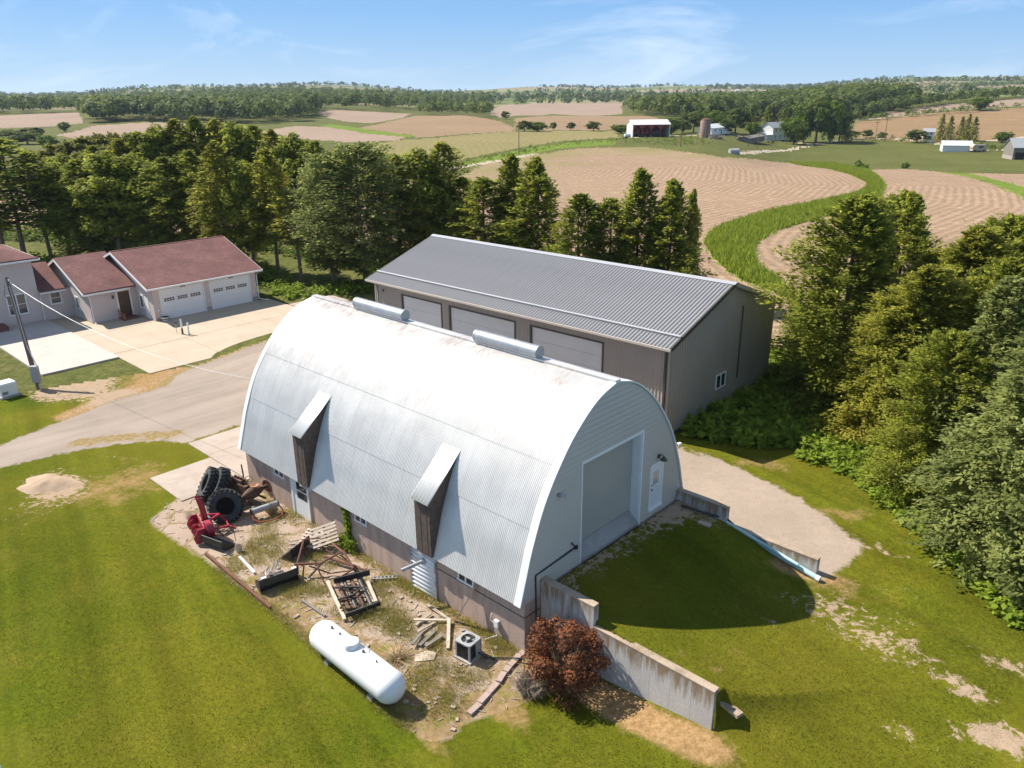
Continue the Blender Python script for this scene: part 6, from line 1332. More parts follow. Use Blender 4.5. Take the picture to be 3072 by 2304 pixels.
for i in range(N): j = (i + 1) % N; F += [(i * 3, i * 3 + 1, j * 3 + 1, j * 3), (i * 3 + 1, i * 3 + 2, j * 3 + 2, j * 3 + 1)]
mb.add(V, F); mb.build('top_cover', MATS['grey_box'], t, True)
mb = MB(); [mb.tube([(math.cos(a) * rr, math.sin(a) * rr, .77) for a in np.linspace(0, 6.283, 25)], .004, 4) for rr in (.08, .12, .16, .20, .24)]; [mb.bar((math.cos(a) * .05, math.sin(a) * .05, .772), (math.cos(a) * .265, math.sin(a) * .265, .772), .01, .008) for a in np.linspace(0, 6.283, 7)[:-1]]; mb.build('fan_guard', MATS['dark_steel'], t)
mb = MB(); mb.lathe([(0, .70), (.09, .70), (.09, .765), (.07, .775), (0, .78)], n=16); [mb.add([(math.cos(a) * .08, math.sin(a) * .08, .70), (math.cos(a + .2) * .25, math.sin(a + .2) * .25, .69), (math.cos(a + .9) * .25, math.sin(a + .9) * .25, .73), (math.cos(a + .8) * .08, math.sin(a + .8) * .08, .73)], [(0, 1, 2, 3)]) for a in (0, 2.09, 4.19)]; mb.build('fan', MATS['grey_box'], t)
mb = MB(); mb.tube([(.33, .15, .2), (.7, .25, .06), (1.3, .7, .06), (1.9, .9, .2)], .03); mb.build('refrigerant_lines', MATS['black_paint'], t)

# --- bluish pipes along the right retaining wall
rr_ = zoomer(2000, 1400, .24108)
for i, (a, b, r_, m, l) in enumerate((((690, 690, 2.0), (1890, 1395, 1.42), .11, 'pvc_teal', 'thick pale blue plastic pipe lying along the right retaining wall'), ((745, 690, 2.12), (1640, 1225, 1.72), .07, 'pvc_teal', 'thinner blue pipe resting beside the thick one'), ((700, 735, 1.95), (1420, 1120, 1.62), .07, 'pvc_teal', 'short blue-green pipe on the grass side of the pipes'))):
    pa, pb = rr_(a[0], a[1], a[2]), rr_(b[0], b[1], b[2]); mb = MB(); mb.cyl(pa, pb, r_, n=14); o = mb.build('plastic_pipe', MATS[m], None, True); tag(o, l, 'pipe', 'plastic pipes by the retaining wall')
    if i == 0:
        d_ = (pb - pa) / np.linalg.norm(pb - pa); e = MB(); e.cyl(pb - d_ * .1, pb + d_ * .06, r_ * 1.15, n=14); e.build('end_cap', MATS['pvc_white'], o, True)
mb = MB(); mb.tube([rr_(x, y, z) for x, y, z in ((180, 480, 2.4), (420, 560, 2.35), (560, 600, 2.3), (745, 640, 2.25), (830, 720, 2.0))], .045); o = mb.build('black_hose', MATS['black_paint']); tag(o, 'black drain hose along the foot of the right retaining wall', 'hose')
# --- edging blocks from the barn corner to the lawn
ebp = [at_ground(Z3(x, y)) for x, y in ((1870, 1110), (1780, 1205), (1700, 1300), (1640, 1385), (1560, 1475), (1490, 1560), (1400, 1650))]; acc = 0
for i in range(len(ebp) - 1):
    a_, b_ = ebp[i], ebp[i + 1]; Lb = np.linalg.norm(b_ - a_); nb_ = max(1, int(round(Lb / .46))); an = math.atan2(b_[1] - a_[1], b_[0] - a_[0])
    for k in range(nb_):
        p = at_ground(a_ + (b_ - a_) * (k + .5) / nb_); mb = MB(); hl = Lb / nb_ / 2 - .012; mb.box((-hl, -.11, -.03), (hl, .11, .10 + rnd.uniform(-.02, .02))); o = mb.build('edging_block', MATS['block_pink']); o.location = tuple(p); o.rotation_euler = (rnd.uniform(-.03, .03), rnd.uniform(-.03, .03), an + rnd.uniform(-.07, .07)); tag(o, f'pinkish edging block, {ORD[min(acc, 29)]} from the barn corner', 'block', 'edging blocks by the barn corner'); acc += 1
# --- sand heap on the lawn is bare soil with a low mound
p = PX(105, 1045); n = 26; V = []; F = []
for j in range(9):
    for i in range(n):
        a = 2 * math.pi * i / n; rr = j / 8; w = 1 + .15 * math.sin(3 * a + 1) + .08 * math.sin(7 * a); x, y = math.cos(a) * 1.75 * rr * w, math.sin(a) * 1.15 * rr * w; V.append((x, y, .36 * (1 - rr ** 2) ** 1.3 * (1 + .25 * math.sin(5 * a + j) * rr) - .03))
F = [(j * n + i, j * n + (i + 1) % n, (j + 1) * n + (i + 1) % n, (j + 1) * n + i) for j in range(8) for i in range(n)]
mb = MB(); mb.add(V, F); o = mb.build('sand_mound', simple('sand', (0.40, 0.29, 0.20), (0.30, 0.215, 0.145), .95, scale=3, bump=.4), None, True); o.location = (p[0], p[1], G(p[0], p[1])); o.rotation_euler = (0, 0, -.2); tag(o, 'low heap of pinkish sand on the lawn left of the tyres', 'mound')

# ------------------------------------------------------------------ utility pole, wire, generator, bollards, planter
PB = bl(-44.28, -2.46, 0); t = thing('utility_pole', 'leaning brown wooden utility pole with meter box, left of the drive', 'utility pole', PB, 0)
top = PZ(12, 600, 0); dirp = ray(14 * K, 600 * K); kk = ((PB - CAMP) @ FW) / (dirp @ FW); ptop = CAMP + dirp * kk * 1.0; ptop = ptop - PB
mb = MB(); mb.tube([(0, 0, -.5), ptop * .5, ptop], [.17, .15, .12], 12); mb.build('post', MATS['pole_wood'], t, True)
mb = MB(); q = ptop * .17; mb.box((q[0] + .02, q[1] - .50, .55), (q[0] + .50, q[1] - .16, 1.75)); mb.build('meter_cabinet', MATS['grey_box'], t)
mb = MB(); mb.tube([(.28, -.3, -.1), (.28, -.3, .6)], .07); mb.tube([(.40, -.25, 1.7), (ptop * .4) + vec(.15, -.2, 0), (ptop * .93) + vec(.14, -.15, 0)], .035); mb.build('conduit', MATS['grey_metal'], t)
for k, (dx, dz) in enumerate(((.18, -.15), (.28, -.35), (-.22, -.5), (-.2, -.8), (.2, -.75))): mb = MB(); c = ptop + vec(dx, -.12, dz); mb.lathe([(.02, -.09), (.06, -.06), (.04, -.02), (.065, .02), (.04, .06), (.02, .09)], c, (0, 0, 1), 10); mb.bar(ptop + vec(0, 0, dz), c, .03, .03); mb.build('insulator', MATS['white_trim'] if k < 2 else MATS['grey_metal'], t)
mb = MB(); mb.tube([ptop + vec(-.2, -.12, -.5), ptop + vec(-.35, -.12, -1.3), ptop + vec(-.12, -.12, -1.7)], .02); mb.tube([ptop + vec(.2, -.12, -.75), ptop + vec(.3, -.12, -1.3), ptop + vec(.12, -.1, -1.5)], .02); mb.build('drop_leads', MATS['black_paint'], t)
wa = PB + ptop + vec(.28, -.12, -.35); wb = bl(-20.1, 1.15, 5.75)
pts = [wa + (wb - wa) * s - vec(0, 0, 1.1 * 4 * s * (1 - s)) for s in np.linspace(0, 1, 24)]; mb = MB(); mb.tube(pts, .012, 5); o = mb.build('service_wire', MATS['grey_metal']); tag(o, 'overhead electric wire from the pole to the far end of the barn', 'wire')
wb = wa + vec(-16, -6, 1.5); pts = [wa + (wb - wa) * s - vec(0, 0, .8 * 4 * s * (1 - s)) for s in np.linspace(0, 1, 10)]; mb = MB(); mb.tube(pts, .02, 5); o = mb.build('line_wire', MATS['grey_metal']); tag(o, 'overhead wire leaving the pole toward the left edge', 'wire')
p = bl(-44.75, -4.35, 0); t = thing('standby_generator', 'white boxy standby generator on a pad left of the utility pole', 'generator', p, yard_rot(.12))
t.scale = (1.45, 1.05, 1.35)
mb = MB(); mb.box((-.45, -.62, -.02), (.45, .62, .10)); mb.build('pad', MATS['concrete_sill'], t)
mb = MB(); mb.box((-.34, -.52, .10), (.34, .52, .66)); mb.build('cabinet', MATS['white_panel'], t)
mb = MB(); mb.add([(-.38, -.56, .66), (.38, -.56, .66), (.38, .56, .66), (-.38, .56, .66), (-.33, -.5, .76), (.33, -.5, .76), (.33, .5, .76), (-.33, .5, .76)], [(4, 5, 6, 7), (0, 1, 5, 4), (1, 2, 6, 5), (2, 3, 7, 6), (3, 0, 4, 7), (0, 3, 2, 1)]); mb.build('lid', MATS['white_paint'], t)
mb = MB(); [mb.box((.341, -.42 + k * .07, .18), (.349, -.38 + k * .07, .34)) for k in range(5)]; mb.build('vent_slots', MATS['grey_trim'], t)
mb = MB(); mb.tube([(-.1, -.53, .35), (-.05, -.62, .3), (0, -.6, .12), (.2, -.6, .06)], .03); mb.build('fuel_hose', MATS['black_paint'], t)
q6z = zoomer(400, 740, .22604)
for i, (x, y, h, m, l) in enumerate(((658, 1170, 1.35, 'white_trim', 'taller bollard with dark base, middle of the three on the driveway'), (742, 1172, 1.07, 'white_trim', 'white bollard at the right of the driveway group'))):
    p = at_ground(q6z(x, y)); t = thing('bollard', l, 'bollard', p + vec(0, 0, .05), 0, 'bollards on the house driveway'); mb = MB(); mb.lathe([(.0, 0), (.075, 0), (.075, h - .05), (.05, h), (0, h + .01)], n=14); mb.build('post', MATS[m], t, True)
    mb = MB(); mb.cyl((0, 0, 0), (0, 0, .55 if i == 0 else .08), .085 if i == 0 else .10, n=14); mb.build('sleeve', MATS['grey_trim'] if i == 0 else MATS['grey_box'], t, True)
p = at_ground(q6z(580, 1150)); t = thing('standpipe', 'thin rusty hydrant standpipe left of the white bollards', 'hydrant', p + vec(0, 0, .05), 0); mb = MB(); mb.tube([(0, 0, 0), (-.03, 0, .9)], .025); mb.build('riser', MATS['pale_wood'], t); mb = MB(); mb.box((-.10, -.06, .85), (.04, .06, 1.0)); mb.tube([(.02, 0, .95), (.16, 0, .9), (.17, 0, .8)], .025); mb.build('valve_head', MATS['rust_dark'], t)
p = at_ground(q6z(430, 985)); t = thing('planter', 'round white planter full of soil beside the garage door', 'planter', p + vec(0, 0, .05), 0); mb = MB(); mb.lathe([(.0, 0), (.28, 0), (.32, .08), (.40, .30), (.43, .36), (.40, .36), (.36, .30), (.0, .28)], n=22); mb.build('bowl', MATS['white_trim'], t, True); mb = MB(); mb.lathe([(0, .29), (.36, .30), (.3, .36), (0, .38)], n=18); mb.build('soil', MATS['interior_dark'], t, True); mb = MB(); mb.lathe([(.345, .14), (.368, .15), (.385, .22), (.365, .22)], n=22, close=True); mb.build('rim_band', MATS['brick_brown'], t)

# ------------------------------------------------------------------ yard plants
r6 = np.random.RandomState(6)
# reddish-brown dead shrub by the retaining wall and the dry bush beside it
p = at_ground(PX(1215, 1478)); c = crown_arrays(31, 2.2, 1.2, .05, 52, 170, .085); t = thing('reddish_shrub', 'rounded shrub with reddish-brown dead leaves against the retaining wall', 'shrub', p, 0); t.scale = (1.22, 1.22, 1.1)
link('crown', np_mesh('crown', c[0], c[1], MATS['brown_leaves'], dict(tint=c[2])), t); link('branches', limb_mesh('branches', 31, 1.9, .05, .8, 18, .05, 1.3, 'trunk_bark', up=.9), t)
def twigs(n, h, spread, r, rad=.006):
    mb = MB()
    for i in range(n):
        a = r.uniform(0, 6.28); s = r.uniform(.2, 1); b = vec(math.cos(a), math.sin(a), 0) * spread * .3 * s; e = vec(math.cos(a), math.sin(a), 0) * spread * s * r.uniform(.7, 1.2) + vec(0, 0, h * (1.1 - .6 * s) * r.uniform(.6, 1.1)); m_ = (b + e) / 2 + vec(0, 0, h * .18)
        mb.tube([b, m_, e], [rad, rad * .8, rad * .4], 3)
    return mb
o = twigs(190, 1.5, 1.5, r6, .010).build('arching_twigs', MATS['straw'], t)
p = at_ground(PX(1140, 1495)); t2 = thing('dry_shrub', 'low grey-brown dry shrub left of the reddish one', 'shrub', p, 0); twigs(420, .95, .75, r6, .008).build('twigs', MATS['old_wood'], t2)
p = at_ground(Z2(1190, 600)); t2 = thing('dead_weed', 'clump of dead pale weed stalks in the roller frame', 'weed', p, 0); twigs(150, .9, .6, r6, .008).build('stalks', MATS['straw'], t2)
p = at_ground(Z2(430, 670)); t2 = thing('dead_weed', 'dead twiggy weed behind the red snow blower', 'weed', p, 0); twigs(110, .5, .5, r6, .008).build('stalks', MATS['old_wood'], t2)
p = at_ground(Z3(800, 1180)); t2 = thing('dead_weed', 'flattened dry brush beside the gas tank', 'weed', p, 0); twigs(170, .25, .9, r6, .008).build('stalks', MATS['straw'], t2)
# vine on the barn wall
xv, _ = yplane(*q5(545, 1150), YF); V_ = []; N_ = 900; zz = np.concatenate([r6.uniform(.0, 2.2, 600), r6.uniform(0, .55, 300)]); wx = np.where(zz < .6, .55, .20); xx = xv + r6.normal(0, 1, N_) * wx * .55 + .18 * (2.2 - zz) * .3; yy = YF - .04 - np.abs(r6.normal(0, .07, N_)) - np.where(zz < .6, np.abs(r6.normal(0, .2, N_)), 0)
C_ = np.stack([bl(a, b, c_) for a, b, c_ in zip(xx, yy, zz)]); Nn = np.tile(-YAY, (N_, 1)) + r6.normal(0, .5, (N_, 3)); Dd = np.cross(Nn, r6.normal(0, 1, (N_, 3))); L_ = r6.uniform(.08, .2, N_); a_ = cards(C_, Dd, Nn, L_, L_ * .8, r6.rand(N_)); b0 = bl(xv, YF - .05, 0)
t2 = thing('climbing_vine', 'green vine climbing the barn wall beside the middle basement window', 'vine', b0, 0); link('leaves', np_mesh('leaves', a_[0] - b0, a_[1], MATS['leaves_bright'], dict(tint=a_[2])), t2); mb = MB(); mb.tube([(0, 0, -.05), (.05, -.02, 1.0), (.0, -.02, 2.1)], .02, 5); mb.build('stem', MATS['trunk_bark'], t2)
# weeds in the yard, tall grass round the tank and along the slab edges (nobody could count these)
def clumps(centres, per, spread, h, w, r, lean=.35):
    pts = np.repeat(np.array([c[:2] for c in centres]), per, 0) + r.normal(0, spread, (len(centres) * per, 2)); return grass_blades(pts, h, w, r, lean)
cent = [Z2(x, y) for x, y in ((1120, 760), (1150, 700), (1180, 830), (1240, 900), (1100, 870), (1000, 900), (960, 960), (1080, 980), (1200, 980), (1300, 1040), (820, 1060), (860, 1120), (1040, 1060), (1300, 1300), (1380, 1330), (1440, 1290), (1500, 1340), (1560, 1300), (1620, 1340), (1330, 1400), (1700, 1330), (1560, 990), (1600, 1010), (1650, 1030), (1760, 1090), (760, 700), (1260, 640), (1400, 600), (1440, 640))]
cent += [Z3(x, y) for x, y in ((840, 540), (890, 570), (930, 610), (1000, 660), (700, 570), (660, 620), (720, 660), (620, 560), (560, 780), (620, 800), (690, 790), (760, 760), (800, 830), (860, 870), (800, 900), (740, 930), (860, 950), (480, 800), (300, 780), (900, 1000), (780, 860), (640, 850), (520, 840), (1110, 1060), (1150, 1100), (1160, 930), (1600, 1040), (1640, 1080), (1500, 960), (1120, 1200), (1080, 1280), (1200, 1260), (1050, 1400), (1180, 1500), (960, 1340), (1240, 1490), (1380, 1380), (1320, 1300), (1700, 1100), (1480, 1330), (1300, 1590), (1100, 1620), (930, 1420))]
stuff('yard_weeds', *clumps(cent, 420, .30, .19, .015, r6), 'weed_green', 'yellow-green weeds and long grass growing through the yard', 'weeds')
ed = []
for a, b in zip([(470, 1228), (590, 1318), (690, 1405), (790, 1490), (880, 1572)][:-1], [(590, 1318), (690, 1405), (790, 1490), (880, 1572)]):
    for s in np.linspace(0, 1, 26): ed.append(PX(a[0] + (b[0] - a[0]) * s, a[1] + (b[1] - a[1]) * s))
wl_ = [bl(x, .05) for x in np.linspace(-14, -.3, 70)]
stuff('edge_grass', *clumps(ed + wl_, 60, .16, .18, .016, r6), 'weed_green', 'long grass along the lawn edge and the barn wall', 'grass')
# short lawn blades near the camera give the lawn its nap
def lawn_pts(n, r):
    d = 12 + (46 - 12) * r.rand(n) ** 1.5; a = r.uniform(-.80, .80, n); x, y = d * a, d; X, Y = lb(x, y)
    ok = ~((X > -21.5) & (X < .4) & (Y > -.2) & (Y < 11)) & ~((X > -28) & (X < 2.5) & (Y > -6) & (Y < .4)) & ~((X > -.2) & (X < 7.3) & (Y > 1.0) & (Y < 1.5)) & ~((X < 8) & (Y > 10.2) & (Y < 17.2)) & ~((X < -26)) & ~((X > -.3) & (X < 6.7) & (Y > 10.3) & (Y < 10.7))
    return np.stack([x, y], 1)[ok]
lp = lawn_pts(330000, r6); LXp, LYp = lb(lp[:, 0], lp[:, 1])
from math import floor
gi = np.clip(((lp[:, 0] / lp[:, 1] + TMAX) / (2 * TMAX) * (NCOL - 1)).round().astype(int), 0, NCOL - 1); gj = np.clip(np.searchsorted(rows, lp[:, 1]), 0, len(rows) - 1); vi = gj * NCOL + gi
keep = (dirt[vi] < .30 + .25 * r6.rand(len(lp))) & (labf[np.clip((gj - 1), 0, nR - 2) * (nC - 1) + np.clip(gi - 1, 0, nC - 2)] == 0) & (dry[vi] < .45 + .2 * r6.rand(len(lp))); lp = lp[keep]
stuff('lawn_blades', *grass_blades(lp, .05, .024, r6, .7), 'lawn_blade', 'short mown grass of the lawn', 'grass')
# tall grass on the waterway strip and weedy bank by the near road
sp = world_poly(stripP); pts = scatter_poly(sp, 60000, r6); stuff('strip_tall_grass', *grass_blades(pts, .75, .16, r6, .35), 'strip_grass', 'lush tall grass of the winding waterway strip', 'grass')

# sticks, chips and crumbled concrete strewn over the yard
mb = MB(); yc0, yc1 = YARDP.min(0), YARDP.max(0); n_ = 0
while n_ < 520:
    x, y = r6.uniform(yc0[0], yc1[0]), r6.uniform(yc0[1], yc1[1])
    if not inside(YARDP, np.array([x]), np.array([y]))[0]: continue
    z = G(x, y); n_ += 1; a = r6.uniform(0, 6.28)
    if n_ % 3: L_ = r6.uniform(.08, .45); d_ = vec(math.cos(a), math.sin(a), r6.uniform(0, .12)) * L_; mb.bar(vec(x, y, z + .015), vec(x, y, z + .02) + d_, r6.uniform(.012, .04), .015)
    else: s_ = r6.uniform(.025, .09); mb.box((-s_, -s_ * .7, 0), (s_, s_ * .7, s_ * .7), rotz(a), (x, y, z))
o = mb.build('yard_litter', MATS['old_wood']); o['kind'] = 'stuff'; o['label'] = 'sticks, chips and rubble strewn over the broken yard'; o['category'] = 'litter'
# ------------------------------------------------------------------ the far country
def px_m(p): return np.linalg.norm(p - CAMP) / FPX * K     # metres per display pixel at p
def bldg(name, label, cat, x0, x1, yb, zh, depth, rz_front=0.0, group=None):
    """box frame: front-left foot at (x0,yb), front-right at (x1,yb) display px"""
    a, b = PX(x0, yb), PX(x1, yb); d = (b - a)[:2]; L = np.linalg.norm(d); t = thing(name, label, cat, a, math.atan2(d[1], d[0]), group); return t, L
def part(t, name, m, f, smooth=False): mb = MB(); f(mb); return mb.build(name, MATS[m], t, smooth)
def gable_roof(mb, L, D, h, rise, ov=.4, th=.15):
    for s in (0, 1):
        ya, yr = (-ov, D / 2) if s == 0 else (D + ov, D / 2); za = h - rise * ov / (D / 2)
        mb.extr([(-ov, ya, za), (L + ov, ya, za), (L + ov, yr, h + rise), (-ov, yr, h + rise)], (0, 0, th))
def gable_body(mb, L, D, h, rise): mb.extr([(0, 0, -.3), (0, D, -.3), (0, D, h), (0, D / 2, h + rise), (0, 0, h)], (L, 0, 0))
# red open-fronted machine shed
t, L = bldg('machine_shed', 'red and white open-fronted machine shed on the far farm', 'shed', 1366, 1446, 296, 0, 0); D = 13.0
part(t, 'roof', 'roof_white', lambda m: gable_roof(m, L, D, 5.2, 1.8)); part(t, 'rear_wall', 'barn_red', lambda m: m.box((0, D - .2, -.3), (L, D, 5.1))); part(t, 'side_wall', 'white_trim', lambda m: m.extr([(L - .15, 0, -.3), (L - .15, D, -.3), (L - .15, D, 5.0), (L - .15, 0, 5.0)], (.15, 0, 0))); part(t, 'gable', 'barn_red', lambda m: m.extr([(L - .16, 0.1, 5.0), (L - .16, D - .1, 5.0), (L - .16, D / 2, 6.8)], (.18, 0, 0))); part(t, 'side_wall', 'white_trim', lambda m: m.extr([(0, 0, -.3), (0, D, -.3), (0, D, 5), (0, D / 2, 6.8), (0, 0, 5)], (.15, 0, 0)))
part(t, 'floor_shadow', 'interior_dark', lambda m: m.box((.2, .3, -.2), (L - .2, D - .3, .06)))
for k in range(5): part(t, 'post', 'white_trim' if k in (0, 4) else 'barn_red', lambda m: m.box((L * k / 4 * .985, 0, -.3), (L * k / 4 * .985 + .35, .35, 5)))
for k in range(4):
    x0 = L * k / 4 * .985 + .35; x1 = L * (k + 1) / 4 * .985; part(t, 'knee_brace', 'barn_red', lambda m: (m.extr([(x0, 0, 5), (x0, 0, 3.2), (x0 + 1.7, 0, 5)], (0, .2, 0)), m.extr([(x1, 0, 5), (x1, 0, 3.2), (x1 - 1.7, 0, 5)], (0, .2, 0))))
part(t, 'sliding_door', 'interior_dark', lambda m: m.box((L + .01, 4.2, 0), (L + .06, 9.0, 4.4)))
for k in range(3):
    q = t.matrix_basis @ Vector((L * (.15 + .26 * k), 4.0, 0.1)); tt = thing('parked_implement', ['red tractor parked in the left bay of the machine shed', 'red combine in the middle bay of the machine shed', 'dark wagon in the right bay of the machine shed'][k], 'machine', q, t.rotation_euler.z)
    part(tt, 'body', ['barn_red', 'barn_red', 'dark_steel'][k], lambda m: (m.box((-1.6, -1.0, .9), (1.6, 1.0, 1.9)), m.box((-.2, -.8, 1.9), (1.2, .8, 3.0))))
    for x, y, rr in ((-1.2, -1.15, .55), (-1.2, 1.15, .55), (1.0, -1.2, .85), (1.0, 1.2, .85)): part(tt, 'wheel', 'rubber', lambda m: m.lathe([(rr * .3, -.2), (rr, -.2), (rr, .2), (rr * .3, .2)], (x, y, rr), (0, 1, 0), 14))
p = PX(1355, 299); tt = thing('fuel_trailer', 'small white tank trailer at the left end of the red shed', 'trailer', p, .3); part(tt, 'tank', 'white_paint', lambda m: m.lathe([(0, -1.6), (.7, -1.3), (.8, 0), (.7, 1.3), (0, 1.6)], (0, 0, 1.2), (1, 0, 0), 14), True); part(tt, 'chassis', 'dark_steel', lambda m: (m.box((-1.5, -.6, .4), (1.5, .6, .55)), m.cyl((-.6, -.8, .4), (-.6, .8, .4), .4, n=12)))
# silo
p = PX(1522, 297); t = thing('tile_silo', 'stubby brown tile silo with broken top on the far farm', 'silo', p, 0); part(t, 'wall', 'silo_tile', lambda m: m.lathe([(2.25, -.3), (2.25, 7.0), (2.0, 7.3), (1.9, 7.0), (1.9, 5.0)], n=22), True); part(t, 'roof_remnant', 'rust', lambda m: m.lathe([(2.3, 6.6), (2.0, 7.6), (1.0, 8.1), (0, 8.2)], n=12)); part(t, 'chute', 'weathered_grey', lambda m: m.box((-.4, -2.7, 0), (.4, -2.1, 6.6)))
for k in range(5): part(t, 'hoop', 'rust_dark', lambda m: m.lathe([(2.26, 1.0 + k * 1.2), (2.29, 1.03 + k * 1.2), (2.26, 1.1 + k * 1.2)], n=22))
p = PX(1545, 300); t = thing('brush_pile', 'heap of branches at the foot of the silo', 'brush pile', p, 0); twg = MB(); [twg.tube([(rnd.uniform(-4, 4), rnd.uniform(-2, 2), 0), (rnd.uniform(-3, 3), rnd.uniform(-2, 2), rnd.uniform(.5, 2.2))], .12, 4) for k in range(60)]; twg.build('branches', MATS['old_wood'], t)
# long white low barn behind
def farm_building(name, label, cat, x0, x1, yb, D, h, rise, wall, roof, nwin=0, door=True, group=None):
    t, L = bldg(name, label, cat, x0, x1, yb, 0, 0, 0, group); part(t, 'wall', wall, lambda m: gable_body(m, L, D, h, rise)); part(t, 'roof', roof, lambda m: gable_roof(m, L, D, h, rise))
    for k in range(nwin):
        x = L * (k + .7) / (nwin + .4); part(t, 'window', 'glass_dark', lambda m: m.box((x - .45, -.06, h * .45), (x + .45, .05, h * .8)))
    if door: part(t, 'door', 'interior_dark', lambda m: m.box((L * .45, -.05, 0), (L * .45 + 1.1, .04, 2.1)))
    return t, L
farm_building('white_barn', 'long low white barn under trees behind the silo', 'barn', 1538, 1578, 291, 8, 3.0, 1.6, 'white_trim', 'roof_white', 4)
t, L = farm_building('farmhouse', 'white two-storey farmhouse among trees on the far farm', 'house', 1668, 1700, 303, 8, 6.2, 2.4, 'white_trim', 'grey_box', 0, False)
for z in (1.0, 4.0):
    for x in (.2, .5, .8): part(t, 'window', 'glass_dark', lambda m: m.box((L * x - .4, -.06, z), (L * x + .4, .05, z + 1.4)))
part(t, 'chimney', 'brick_brown', lambda m: m.box((L * .6, 3.7, 7.6), (L * .6 + .7, 4.4, 9.6))); part(t, 'porch_roof', 'roof_white', lambda m: m.extr([(-5.5, -.5, 2.7), (0, -.5, 2.7), (0, 5, 3.8), (-5.5, 5, 3.8)], (0, 0, .15))); part(t, 'porch_wall', 'white_trim', lambda m: m.box((-5.2, 0, -.3), (-.01, 4.6, 2.7)))
for k, (x, y) in enumerate(((1594, 303), (1600, 304), (1606, 305), (1612, 305), (1618, 306), (1624, 305))):
    p = PX(x, y); mb = MB(); mb.lathe([(0, -.75), (.70, -.75), (.78, -.6), (.78, .6), (.70, .75), (0, .75)], (0, 0, .75), (.3, 1, 0), 16); o = mb.build('round_bale', MATS['hay'], None, True); o.location = tuple(p); tag(o, f'grey weathered round bale below the silo, {ORD[k]} from the left of the line', 'bale', 'round bales on the far farm')
farm_building('field_shelter', 'small weathered shelter in the paddock below the farmhouse', 'shelter', 1618, 1650, 310, 5, 2.2, .8, 'weathered_grey', 'weathered_grey', 0, False)
p = PX(1663, 309); t = thing('farm_wagon', 'dark flat farm wagon parked beside the paddock shelter', 'wagon', p, .2); part(t, 'bed', 'weathered_grey', lambda m: m.box((-2, -.9, .7), (2, .9, .95))); [part(t, 'wheel', 'rubber', lambda m: m.lathe([(.1, -.1), (.4, -.1), (.4, .1), (.1, .1)], (x, y, .4), (0, 1, 0), 12)) for x in (-1.4, 1.4) for y in (-.9, .9)]
p = PX(1585, 332); t = thing('stock_tank', 'small grey cattle shelter at the edge of the brown field', 'shelter', p, .1); part(t, 'shell', 'grey_box', lambda m: m.lathe([(0, -1.6), (1.3, -1.6), (1.4, 1.6), (0, 1.6)], (0, 0, .4), (1, 0, 0), 14), True); part(t, 'runner', 'weathered_grey', lambda m: m.box((-1.8, -.9, -.1), (1.8, .9, .1)))
# right-hand farmstead
t, L = farm_building('farmhouse', 'white two-storey farmhouse below the spruces at the far right', 'house', 1992, 2016, 306, 6, 4.6, 1.5, 'white_trim', 'grey_box', 0, False)
for z in (.9, 3.4):
    for x in (.3, .7): part(t, 'window', 'glass_dark', lambda m: m.box((L * x - .4, -.06, z), (L * x + .4, .05, z + 1.3)))
farm_building('white_shed', 'white metal shed with pale roof beside the lane at the far right', 'shed', 2035, 2098, 328, 9, 2.7, 1.6, 'white_panel', 'roof_white', 0, False)
p = PX(2112, 328); t = thing('motorhome', 'beige motorhome parked at the right end of the white shed', 'motorhome', p, .1)
part(t, 'body', 'pale_wood', lambda m: m.extr([(-3.2, -1.1, .5), (3.0, -1.1, .5), (3.0, -1.1, 2.9), (-2.4, -1.1, 3.1), (-3.3, -1.1, 2.4)], (0, 2.2, 0))); part(t, 'windscreen', 'glass_dark', lambda m: m.extr([(-3.32, -1.0, 1.5), (-3.32, 1.0, 1.5), (-2.7, 1.0, 2.6), (-2.7, -1.0, 2.6)], (-.03, 0, .03))); part(t, 'side_window', 'glass_dark', lambda m: m.box((-.8, -1.13, 1.7), (1.4, -1.09, 2.4)))
for x in (-2.2, 1.8):
    for y in (-1.1, 1.1): part(t, 'wheel', 'rubber', lambda m: m.lathe([(.15, -.12), (.45, -.12), (.45, .12), (.15, .12)], (x, y, .45), (0, 1, 0), 12))
t, L = farm_building('grey_barn', 'weathered grey barn cut by the right edge of the view', 'barn', 2186, 2290, 345, 10, 4.4, 3.0, 'weathered_grey', 'grey_box', 0, False); part(t, 'stone_base', 'stone_grey', lambda m: m.box((-.1, -.1, -.3), (L + .1, 10.1, 1.3))); part(t, 'door', 'interior_dark', lambda m: m.box((L * .05, -.14, 0), (L * .05 + 3, .05, 2.6)))
# wooden poles along the lane
for i, (x, yb, yt) in enumerate(((1121, 335, 262), (1470, 318, 258), (1616, 318, 292), (1636, 325, 280), (1758, 312, 280), (1890, 306, 262), (1910, 306, 252), (2050, 312, 290))):
    p = PX(x, yb); h = zat(p, yt) - p[2]; t = thing('power_pole', f'thin wooden power pole along the far lane, {ORD[i]} from the left', 'power pole', p, 0, 'power poles along the lane'); part(t, 'post', 'pole_wood', lambda m: m.cyl((0, 0, -.3), (0.02, 0, h), .16, .11, n=8)); part(t, 'crossarm', 'pole_wood', lambda m: m.box((-1.1, -.06, h - .7), (1.1, .06, h - .55)))
